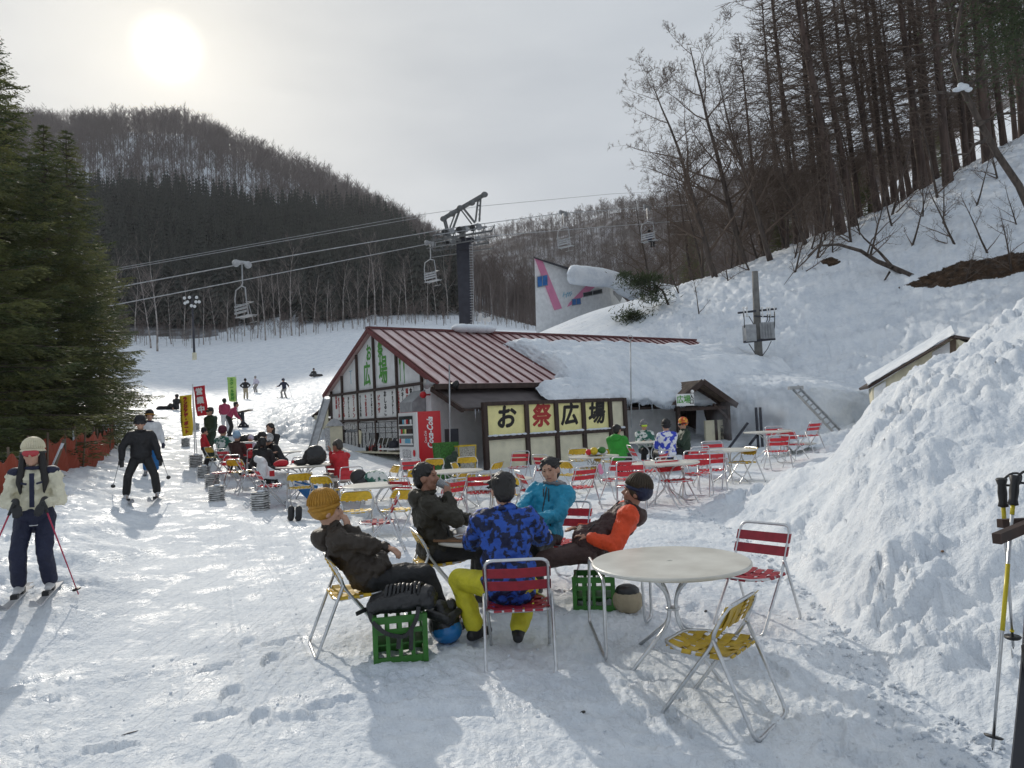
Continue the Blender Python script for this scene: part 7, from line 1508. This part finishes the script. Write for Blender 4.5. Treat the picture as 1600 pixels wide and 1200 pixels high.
# --- the four by the entrance
sit_p(968, 17.2, -30, 'person in bright green jacket seen from behind near the entrance', Q(jacket='j_green', trousers='j_black', head='hair', hood=True, bulk=1.16), vox=.02)
sit_p(1010, 20.0, 178, 'person in yellow-green goggles and green white camouflage jacket', Q(jacket='j_plaid', trousers='t_black', head='beanie', hat='hoodie', goggles='goggle_y', gz=.02, bulk=1.1), lean=6, vox=.02)
sit_p(1045, 17.3, 15, 'person in black hat and blue white camouflage jacket seen from behind', Q(jacket='j_bw', trousers='t_black', head='beanie', hat='j_black', bulk=1.16), vox=.02)
sit_p(1071, 18.2, 95, 'person in orange striped hat and dark sunglasses with a green rucksack', Q(jacket='green_dk', trousers='t_black', head='beanie', hat='knit_or', goggles='black', bulk=1.08), lean=4, vox=.02, hands=(V3(-.1, .34, .8), V3(.1, .34, .8)))
# rider on the far chair and one on the chair by the pylon
for px, py, Y, lb in ((1011, 324.5, 54, 'dark rider sitting on the chairlift chair in front of the far ridge'),):
    q = P(px, py, Y) + V3(0, 0, -2.72 * 1.12); person(q, R(0) - 42, lb, Q(pelvis=V3(.0, .12, .52), lean=2, aL=V3(-.12, .50, .12), aR=V3(.12, .50, .12), hL=V3(-.2, .3, .8), hR=V3(.2, .3, .8)), Q(jacket='j_navy', trousers='t_black', head='helmet', hat='j_black'), .03)

# ------------------------------------------------------------------ loose things
M['crate_green'] = mat('green_plastic_crate', (.035, .16, .02), .45, noise=.12, nscale=8)
def bottle_crate(loc, deg, label, w=.36, d=.30, h=.34):
    e = empty('bottle_crate', loc, R(deg), label, 'crate', 'green plastic crates')
    for z, hh_ in ((.025, .05), (h - .025, .05), (h * .68, .035)):
        for a, b in (((-w / 2, -d / 2), (w / 2, -d / 2)), ((w / 2, -d / 2), (w / 2, d / 2)), ((w / 2, d / 2), (-w / 2, d / 2)), ((-w / 2, d / 2), (-w / 2, -d / 2))):
            if z == h * .68 and a[1] != b[1]: pass
            m = MB(); m.bar((a[0], a[1], z), (b[0], b[1], z), .018, hh_); m.build('rail', M['crate_green'], e)
    for x in (-w / 2, w / 2):
        for y in (-d / 2, d / 2): m = MB(); m.box((x, y, h / 2), (.036, .036, h + .004)); m.build('corner_post', M['crate_green'], e)
    for k in range(1, 4):
        for y in (-d / 2, d / 2): m = MB(); m.box((-w / 2 + w * k / 4, y, h / 2), (.03, .012, h - .06)); m.build('bar', M['crate_green'], e)
    for k in range(1, 3):
        for x in (-w / 2, w / 2): m = MB(); m.box((x, -d / 2 + d * k / 3, h / 2), (.012, .03, h - .06)); m.build('bar', M['crate_green'], e)
    m = MB(); m.box((0, 0, h * .40), (w * .94, d * .94, .012)); m.build('base_panel', M['crate_green'], e); return e
cg = gr(-.93, 5.40, -.01); bottle_crate(cg, 12, 'green bottle crate with a black rucksack lying on top')
cg2 = gr(.66, 6.55, -.02); bottle_crate(cg2, -8, 'green bottle crate under the legs of the one with orange sleeves', .34, .3, .30)
M['bag'] = mat('black_nylon', (.012, .012, .013), .42, bump=.6, bscale=14, bdist=.03, spec=.6)
bg = empty('rucksack', cg + V3(.02, 0, .36), R(12), 'black rucksack lying on the green crate, straps hanging down', 'rucksack')
m = MB(); m.ball((0, 0, .055), (.25, .16, .085), 18, 12); m.ball((.16, .0, .07), (.12, .12, .08), 14, 10); m.capsule((-.2, -.06, .04), (.2, -.07, .04), .06, .06); remesh(m.build('body', M['bag'], bg), .011, 3, .03, .07)
m = MB(); rnd.seed(3)
for k in range(9): x = -.12 + k * .03; m.tube(rounded([(x, -.1, .09), (x + .02, -.04, .17 + .02 * rnd.random()), (x + .05, .06, .15), (x + .07, .1, .09)], .03, 3), [.014] * 10, 6)
m.build('webbing', M['bag'], bg, True)
for pts in ([(-.24, -.05, .03), (-.22, -.17, -.04), (-.12, -.20, -.13), (.02, -.19, -.17), (.10, -.19, -.05), (.12, -.15, .03)], [(-.03, -.19, -.15), (-.04, -.2, -.24)], [(.06, -.19, -.12), (.05, -.2, -.26)], [(-.25, -.02, .02), (-.33, -.06, .0)]):
    m = MB(); rp = rounded(pts, .05, 3)
    for a, b in zip(rp[:-1], rp[1:]): m.bar(a, b, .030, .008, up=(0, 1, 0))
    m.build('strap', M['bag'], bg)
M['blue_shell'] = mat('blue_helmet_shell', (.01, .16, .42), .25, spec=.6)
hb = empty('ski_helmet', gr(-.62, 5.66, .0), R(10), 'black and blue ski helmet with goggles lying on the snow by the crate', 'helmet')
m = MB(); m.ball((0, 0, .14), (.125, .145, .14), 18, 12); m.ball((-.03, .0, .26), (.07, .08, .07), 10, 8); m.ball((.06, .02, .27), (.05, .06, .06), 10, 8); remesh(m.build('shell', M['bag'], hb), .009, 2, .012, .05); m = MB(); m.ball((.015, -.02, .10), (.125, .140, .105), 20, 12); m.build('blue_rim', M['blue_shell'], hb, True)
m = MB(); m.capsule((-.12, -.08, .25), (.02, -.13, .20), .035, .04); m.capsule((.02, -.13, .20), (.11, -.06, .24), .04, .03); m.build('goggles', M['bag'], hb, True)
h2 = empty('ski_helmet', gr(.93, 6.35, .0), R(0), 'khaki helmet resting on the snow beside the second green crate', 'helmet'); m = MB(); m.ball((0, 0, .09), (.135, .15, .12), 16, 10); m.build('shell', M['tan'], h2, True); m = MB(); m.ball((0, .0, .17), (.11, .12, .06), 12, 8); m.build('lining', M['bag'], h2, True)
# on the group's table
tz = tb_grp.location.z + .735; tx, ty = tb_grp.location.x, tb_grp.location.y
def cup(x, y, z, label, mt, h=.10, r=.038, cat='cup', top=1.15, handle=False):
    e = empty('cup', (x, y, z), 0, label, cat); m = MB(); m.lathe([(r, 0), (r * top, h), (r * top - .003, h), (r - .003, .004)], 16); m.build('body', mt, e, True)
    if handle: m = MB(); m.tube(rounded([(-r, 0, h * .2), (-r - .035, 0, h * .3), (-r - .035, 0, h * .7), (-r, 0, h * .8)], .02, 3), .006, 6); m.build('handle', mt, e, True)
    return e
M['clear'] = mat('clear_cup_plastic', (.75, .78, .80), .12, trans=.75, spec=.6); M['drink'] = mat('cloudy_drink', (.62, .60, .42), .3)
cup(tx - .28, ty - .12, tz + .012, 'white mug with handle standing on the brown tray', M['white_plastic'], .08, .04, handle=True)
c = cup(tx + .26, ty - .28, tz, 'tall clear plastic cup beside the blue shoulder', M['clear'], .15, .032)
tr = empty('tray', (tx - .30, ty - .26, tz), R(-18), 'brown tray holding a mug and a dish of food', 'tray'); M['tray'] = mat('brown_tray', (.22, .12, .06), .5, noise=.2, nscale=6)
m = MB(); m.box((0, 0, .006), (.36, .27, .010)); m.build('base', M['tray'], tr)
for a, b in (((-.18, -.135), (.18, -.135)), ((.18, -.135), (.18, .135)), ((.18, .135), (-.18, .135)), ((-.18, .135), (-.18, -.135))): m = MB(); m.bar((*a, .014), (*b, .014), .010, .018); m.build('rim', M['tray'], tr)
ds = empty('food_dish', (tx - .26, ty - .33, tz + .014), 0, 'round dish with remains of noodles on the brown tray', 'bowl'); m = MB(); m.lathe([(.03, 0), (.075, .035), (.07, .035), (.03, .006)], 18); m.build('bowl', M['white_plastic'], ds, True); m = MB(); m.ball((0, 0, .022), (.055, .055, .014), 12, 8); remesh(m.build('noodles', M['tray'], ds), .006, 1, .01, .02)
t2 = empty('tray', (tx + .36, ty - .06, tz), R(25), 'wooden tray at the right edge of the group table', 'tray'); m = MB(); m.box((0, 0, .008), (.30, .22, .014)); m.build('base', M['tray'], t2); m = MB(); m.box((0, 0, .02), (.2, .12, .012)); m.build('napkin', M['ink_red'], t2)
gp = empty('black_gloves', (tx - .02, ty + .05, tz), 0, 'heap of black gloves and goggles in the middle of the group table', 'gloves'); m = MB(); rnd.seed(6)
for k in range(9): a = V3(rnd.uniform(-.14, .14), rnd.uniform(-.1, .1), .03); m.capsule(a, a + V3(rnd.uniform(-.1, .1), rnd.uniform(-.08, .08), rnd.uniform(0, .05)), .035, .02)
remesh(m.build('heap', M['bag'], gp), .009, 2, .015, .04)
for nm_, x, y, mt, lb in (('packet', -.40, -.10, 'crate_green', 'small green packet at the left edge of the tray'), ('packet', -.14, -.30, 'pink', 'crumpled pink napkin at the right edge of the tray')):
    e = empty(nm_, (tx + x, ty + y, tz + .012), R(20), lb, 'packet'); m = MB(); m.ball((0, 0, .01), (.055, .03, .012), 10, 6); m.build('wrapper', M[mt], e, True)
# cup held by the drinking man
hp = world(p_d, jd['hR'] + V3(-.05, -.02, .09)); e = empty('held_cup', hp, 0, 'clear cup of cloudy drink held to the mouth of the drinking man', 'cup'); m = MB(); Rm = Matrix.Rotation(R(-55), 3, 'Y'); o = MB(); o.lathe([(.030, -.05), (.042, .06), (.040, .06), (.028, -.047)], 16); o.v = [tuple(Rm @ Vector(v)) for v in o.v]; o.build('body', M['clear'], e, True); o = MB(); o.lathe([(.027, -.045), (.034, .02)], 14); o.v = [tuple(Rm @ Vector(v)) for v in o.v]; o.build('drink', M['drink'], e, True)

# toy bundle, bags, backpack, coat, blue board on other tables
def heap(name, loc, label, cat, mt, blobs, disp=.03, vox=.018, parts=()):
    e = empty(name, loc, 0, label, cat); m = MB()
    for c_, r_ in blobs: m.ball(c_, r_, 12, 9)
    remesh(m.build('body', M[mt], e), vox, 2, disp, .09)
    for nm_, c_, r_, mt_ in parts: m = MB(); m.ball(c_, r_, 12, 9); m.build(nm_, M[mt_], e, True)
    return e
T = lambda t, x, y: Vector((t.location.x + x, t.location.y + y, t.location.z + .73))
heap('toy_bundle', T(tb8, .0, -.1), 'bright red yellow and green bundle in a clear bag on the table', 'bag', 'j_white', [((0, 0, .06), (.22, .15, .06)), ((.15, .05, .08), (.16, .1, .09))], .03, .018, [('red_ball', (-.14, -.12, .10), .07, 'coke_red'), ('yellow_ball', (-.02, -.13, .12), .09, 'yellow_frame'), ('green_wrap', (.16, -.08, .13), (.1, .08, .08), 'crate_green')])
heap('black_bag', T(tb5, .25, .0), 'black rounded bag standing on the long left table', 'bag', 'bag', [((0, 0, .18), (.26, .15, .2)), ((.02, 0, .34), (.16, .1, .08)), ((-.3, 0, .07), (.16, .1, .08))], .03)
heap('red_pouch', T(tb5, -.42, -.1), 'small red pouch beside the black bag', 'bag', 'j_red', [((0, 0, .07), (.15, .1, .08)), ((-.08, 0, .06), (.1, .08, .06))], .02)
heap('plaid_backpack', gr(*(at(578, 14.0).xy), .62), 'black and green-white patterned backpack lying across a chair', 'backpack', 'j_plaid', [((.12, 0, .0), (.24, .16, .14)), ((.2, 0, -.05), (.18, .14, .14))], .03, .018, [('black_flap', (-.2, 0, .02), (.17, .14, .16), 'bag'), ('black_pocket', (-.12, -.05, -.08), (.14, .12, .1), 'bag')])
heap('dark_sack', gr(*(at(709, 18.6).xy), .3), 'crumpled grey-green sack slumped in front of the green bin', 'bag', 'green_dk', [((0, 0, .18), (.22, .18, .22)), ((-.1, 0, .1), (.2, .15, .14)), ((.05, 0, .36), (.1, .1, .12))], .06)
heap('dark_bags', T(tb14, .1, .1), 'pile of black bags on the far left table', 'bag', 'bag', [((0, 0, .1), (.3, .15, .12)), ((.3, .1, .1), (.2, .15, .1)), ((-.25, 0, .12), (.12, .1, .16))], .05)
heap('pink_glove', at(939, 15.6) + V3(0, 0, .38), 'pink mitten hanging below the table with the toy bundle', 'mitten', 'pink', [((0, 0, .05), (.05, .03, .09)), ((.02, 0, -.04), (.06, .03, .07))], .01)
e = empty('red_box', at(385, 20.4) + V3(0, 0, .0), R(20), 'red drinks box standing behind the far left tables', 'box'); m = MB(); m.box((0, 0, .4), (.36, .3, .8)); m.build('carton', M['j_red'], e); m = MB(); m.box((0, 0, .82), (.4, .34, .05)); m.build('lid', M['white_plastic'], e)
wc = chair_w = at(430, 15.4); e = empty('white_coat', wc + V3(0, 0, .0), R(-55), 'white padded coat draped over a folding chair', 'coat'); m = MB()
m.capsule((-.2, -.3, .86), (.2, -.3, .84), .07, .07); m.ball((0, -.25, .66), (.25, .10, .24), 14, 10); m.ball((0, .0, .50), (.25, .28, .09), 14, 10); m.capsule((-.24, -.2, .7), (-.2, .2, .44), .08, .05); m.ball((0, .2, .38), (.2, .12, .12), 12, 8); remesh(m.build('body', M['j_white'], e), .018, 3, .05, .12); m = MB(); m.box((.235, -.12, .55), (.03, .1, .12)); m.build('red_badge', M['coke_red'], e)
bb = at(478, 14.9); e = empty('blue_sledge', bb, R(-35), 'blue and white plastic board leaning behind the yellow chair', 'board'); m = MB(); m.prism([(-.35, 0, .45), (.35, 0, .35), (.30, 0, .05), (.15, 0, .0), (-.35, 0, .32)], (0, .04, 0)); m.build('board', M['t_blue'], e); m = MB(); m.prism([(-.34, -.006, .42), (.34, -.006, .30), (.34, -.006, .27), (-.34, -.006, .38)], (0, .01, 0)); m.build('stripe', M['j_white'], e)
# ski boots set out behind the beanie
for px, lb in ((455, 'black ski boot left of the pair on the snow'), (467, 'black ski boot right of the pair on the snow')):
    q = G(px, 815); e = empty('ski_boot', q, R(30), lb, 'boot', 'ski boots behind the ochre beanie'); m = MB(); m.capsule((0, 0, .05), (0, .12, .05), .05, .045); m.capsule((0, 0, .06), (0, -.03, .22), .055, .06); remesh(m.build('shell', M['boot'], e), .012, 2); m = MB(); m.box((.055, .02, .1), (.01, .06, .02)); m.box((.055, -.01, .18), (.01, .06, .02)); m.build('buckle', M['alu'], e)
# aluminium ladder leaning in the far corner, steam by the wall
l0 = P(1302, 668, 23.5); l1 = P(1243, 606, 25.5) - l0; lad = empty('ladder', l0, 0, 'aluminium ladder leaning back against the steep snow wall', 'ladder'); side = V3(.11, .06, .06)
for s in (-1, 1): m = MB(); m.bar(side * s - l1 * .3, l1 + side * s, .05, .08); m.build('rail', M['galv'], lad)
for k in range(9): m = MB(); q = l1 * (k / 9); m.bar(q - side, q + side, .035); m.build('rung', M['galv'], lad)
m = MB(); m.box(l1, (.5, .2, .12)); m.build('top_cap', M['galv'], lad)
q0 = at(1185, 24.0); e = empty('black_trestle', q0, 0, 'black metal trestle standing behind the table by the snow wall', 'trestle')
for a, b in (((-1.1, 0, -.1), (-.3, 0, .85)), ((-.3, 0, .1), (.1, 0, .55)), ((.0, 0, -.1), (.0, 0, 1.35)), ((.14, 0, -.1), (.14, 0, 1.35))): m = MB(); m.bar(a, b, .07); m.build('bar', M['steel_dark'], e)

# skis and poles leaning on a rack at the right edge
rk = P(1592, 832, 3.35); rack = empty('ski_rack', Vector((rk.x + .6, rk.y + .1, gz(rk.x + .6, rk.y))), 0, 'dark wooden ski rack bar cut off by the right edge', 'ski rack'); rb = rack.location
m = MB(); m.bar(P(1557, 842, 3.15) - rb, P(1680, 790, 3.6) - rb, .035, .045); m.build('bar', M['dark_wood'], rack); m = MB(); m.bar(P(1562, 818, 3.45) - rb, P(1680, 812, 3.6) - rb, .03, .04); m.build('bar', M['dark_wood'], rack); m = MB(); m.bar((.05, .1, -.4), (.05, .1, 1.4), .08); m.build('post', M['dark_wood'], rack)
M['pole_y'] = mat('yellow_pole_sleeve', (.62, .50, .02), .35)
def lean_pole(g_, t_, Yg, Yt, label, y0, y1, y2, y3):
    a = P(*g_, Yg); b = P(*t_, Yt); e = empty('ski_pole', b, 0, label, 'ski pole', 'ski poles leaning on the rack'); a = a - b; b = V3(0, 0, 0); d = (b - a)
    m = MB(); m.tube([a, b], [.0085, .0065], 8); m.build('shaft', M['alu'], e, True)
    for s0_, s1_ in ((y0, y1), (y2, y3)): m = MB(); m.tube([a + d * s0_, a + d * s1_], .0098, 8); m.build('sleeve', M['pole_y'], e, True)
    u = d.normalized(); m = MB(); m.tube([a - u * .015, a - u * .010, a + u * .02, a + u * .06, a + u * .10, a + u * .125, a + u * .13], [.022, .026, .018, .021, .018, .024, .012], 12); m.build('grip', M['black'], e, True)
    m = MB(); m.tube(rounded([a, a + V3(.05, 0, .04), a + V3(.12, .02, .03), a + V3(.1, .02, -.03), a + V3(.02, 0, -.02)], .03, 3), .006, 5); m.build('wrist_strap', M['black'], e, True)
    m = MB(); m.tube([b - u * .05, b - u * .042], [.040, .034], 14); m.build('basket', M['black'], e, True); m = MB(); m.tube([b - u * .04, b + u * .012], [.006, .002], 6); m.build('tip', M['black'], e, True)
lean_pole((1586, 748), (1551, 1168), 3.45, 3.3, 'yellow banded ski pole nearest the right edge, basket in the snow', .10, .14, .33, .58)
lean_pole((1565, 752), (1583, 1010), 3.55, 3.62, 'second ski pole with yellow sleeve behind the first', .12, .24, .9, .91)
for i, (dx, lb) in enumerate(((0, 'black ski with binding standing upright at the right edge'), (.13, 'second black ski standing behind the first at the right edge'))):
    base = P(1600 + i * 20, 1235, 3.0 + i * .12); topp = P(1634 + i * 16, 745, 3.3 + i * .12); e = empty('upright_ski', base, 0, lb, 'ski', 'skis standing at the rack'); d = topp - base
    m = MB(); ns = 14; vs = []; u = d.normalized(); sd = V3(1, -.25, 0); sd = (sd - u * sd.dot(u)).normalized(); nn = u.cross(sd)
    for k in range(ns + 1): t = k / ns; w = .058 - .016 * math.sin(math.pi * t); c_ = d * (-.08 + 1.1 * t) + nn * (.05 * max(0, t - .9) / .1); [vs.append(c_ + sd * a + nn * b) for a, b in ((-w, -.008), (w, -.008), (w, .008), (-w, .008))]
    m.add(vs, [tuple(4 * i_ + k for k in q_) for i_ in range(ns) for q_ in ((0, 1, 5, 4), (1, 2, 6, 5), (2, 3, 7, 6), (3, 0, 4, 7))] + [(3, 2, 1, 0), tuple(4 * ns + k for k in (0, 1, 2, 3))]); m.build('plank', M['board'], e)
    for t, hh_ in ((.38, .13), (.62, .11), (.70, .06)): m = MB(); cc = d * t - nn * .04; m.box(cc, (.075, .07, hh_)); m.ball(cc - nn * .03, (.04, .04, hh_ * .5), 10, 7); m.build('binding', M['bag'], e)
# bits of debris on the snow
for i, (px, py, lb) in enumerate(((911, 1118, 'small dark scrap on the snow in front of the blue jacket'), (1103, 960, 'tiny dark scrap on the snow between the chairs'), (203, 1147, 'thin dark twig lying on the lane'), (1471, 841, 'small brown stone stuck in the heap'))):
    q = G(px, py); q.z = gzr(q.x, q.y); e = empty('snow_debris', q, R(40), lb, 'debris'); m = MB(); m.ball((0, 0, .006), (.022, .012, .008) if i != 2 else (.05, .004, .004), 8, 5); m.build('scrap', M['bag'] if i < 3 else M['tray'], e, True)

# crumbs of snow that rolled off the heap and got kicked about
rs_ = np.random.RandomState(21); m = MB()
for k in range(900):
    if k < 620:
        px = rs_.uniform(1060, 1640); y = float(np.interp(px, QPX, Q0)) - abs(rs_.normal(0, .5)) - .05; x = (px - 800) / F * y
    else: x, y = rs_.uniform(-3.5, 3), rs_.uniform(2.6, 9)
    r_ = abs(rs_.normal(0, .010 if k < 620 else .005)) + .003; b0_ = len(m.v); m.ball((x, y, gzr(x, y) + r_ * .3), (r_ * rs_.uniform(.8, 1.5), r_, r_ * .8), 6, 4)
    for q_ in range(b0_, len(m.v)): m.v[q_] = tuple(np.array(m.v[q_]) + rs_.uniform(-.3, .3, 3) * r_)
tag(m.build('snow_crumbs', M['snow_plain'], None, True), 'loose crumbs of snow scattered over the trampled yard', kind='stuff')
# steam drifting beside the porch
st_ = MB(); c_ = P(1176, 662, 24.6); st_.ball((0, 0, 0), (1.5, .8, 1.15), 20, 12); so_ = st_.build('steam', [], None, True, loc=c_); so_.data.materials.clear()
sm_ = bpy.data.materials.new('steam'); sm_.use_nodes = True; t_ = sm_.node_tree; t_.nodes.clear(); o_ = t_.nodes.new('ShaderNodeOutputMaterial'); v_ = t_.nodes.new('ShaderNodeVolumePrincipled'); tc_ = t_.nodes.new('ShaderNodeTexCoord'); n_ = t_.nodes.new('ShaderNodeTexNoise'); n_.inputs['Scale'].default_value = 1.6; n_.inputs['Detail'].default_value = 4
ln_ = t_.nodes.new('ShaderNodeVectorMath'); ln_.operation = 'LENGTH'; mpp = t_.nodes.new('ShaderNodeMapping'); mpp.inputs['Scale'].default_value = (1 / 1.5, 1 / .8, 1 / 1.15); t_.links.new(tc_.outputs['Object'], mpp.inputs[0]); t_.links.new(mpp.outputs[0], ln_.inputs[0])
a1 = t_.nodes.new('ShaderNodeMapRange'); a1.inputs[1].default_value = 1; a1.inputs[2].default_value = .2; a1.inputs[3].default_value = 0; a1.inputs[4].default_value = 1; t_.links.new(ln_.outputs['Value'], a1.inputs[0]); t_.links.new(tc_.outputs['Object'], n_.inputs['Vector'])
a2 = t_.nodes.new('ShaderNodeMapRange'); a2.inputs[1].default_value = .42; a2.inputs[2].default_value = .7; a2.inputs[3].default_value = 0; a2.inputs[4].default_value = 3.0; t_.links.new(n_.outputs['Fac'], a2.inputs[0]); mu_ = t_.nodes.new('ShaderNodeMath'); mu_.operation = 'MULTIPLY'; t_.links.new(a1.outputs[0], mu_.inputs[0]); t_.links.new(a2.outputs[0], mu_.inputs[1])
v_.inputs['Color'].default_value = (.95, .96, 1, 1); t_.links.new(mu_.outputs[0], v_.inputs['Density']); t_.links.new(v_.outputs[0], o_.inputs['Volume']); so_.data.materials.append(sm_); tag(so_, 'faint steam drifting beside the entrance porch', kind='stuff')
# thin winter haze over the valley
m = MB(); m.box((0, 0, 195), (3400, 3400, 480)); hz = m.build('haze', []); hz.data.materials.clear(); hm_ = bpy.data.materials.new('haze'); hm_.use_nodes = True; t_ = hm_.node_tree; t_.nodes.clear()
o_ = t_.nodes.new('ShaderNodeOutputMaterial'); v_ = t_.nodes.new('ShaderNodeVolumePrincipled'); v_.inputs['Density'].default_value = .00017; v_.inputs['Color'].default_value = (.93, .94, 1.0, 1); v_.inputs['Anisotropy'].default_value = .35; t_.links.new(v_.outputs[0], o_.inputs['Volume']); hz.data.materials.append(hm_); tag(hz, 'thin pale haze filling the valley', kind='stuff')

if 0: print('TRIS', sum(len(p_.vertices) - 2 for me_ in {o_.data for o_ in SC.objects if o_.type == 'MESH'} for p_ in me_.polygons))
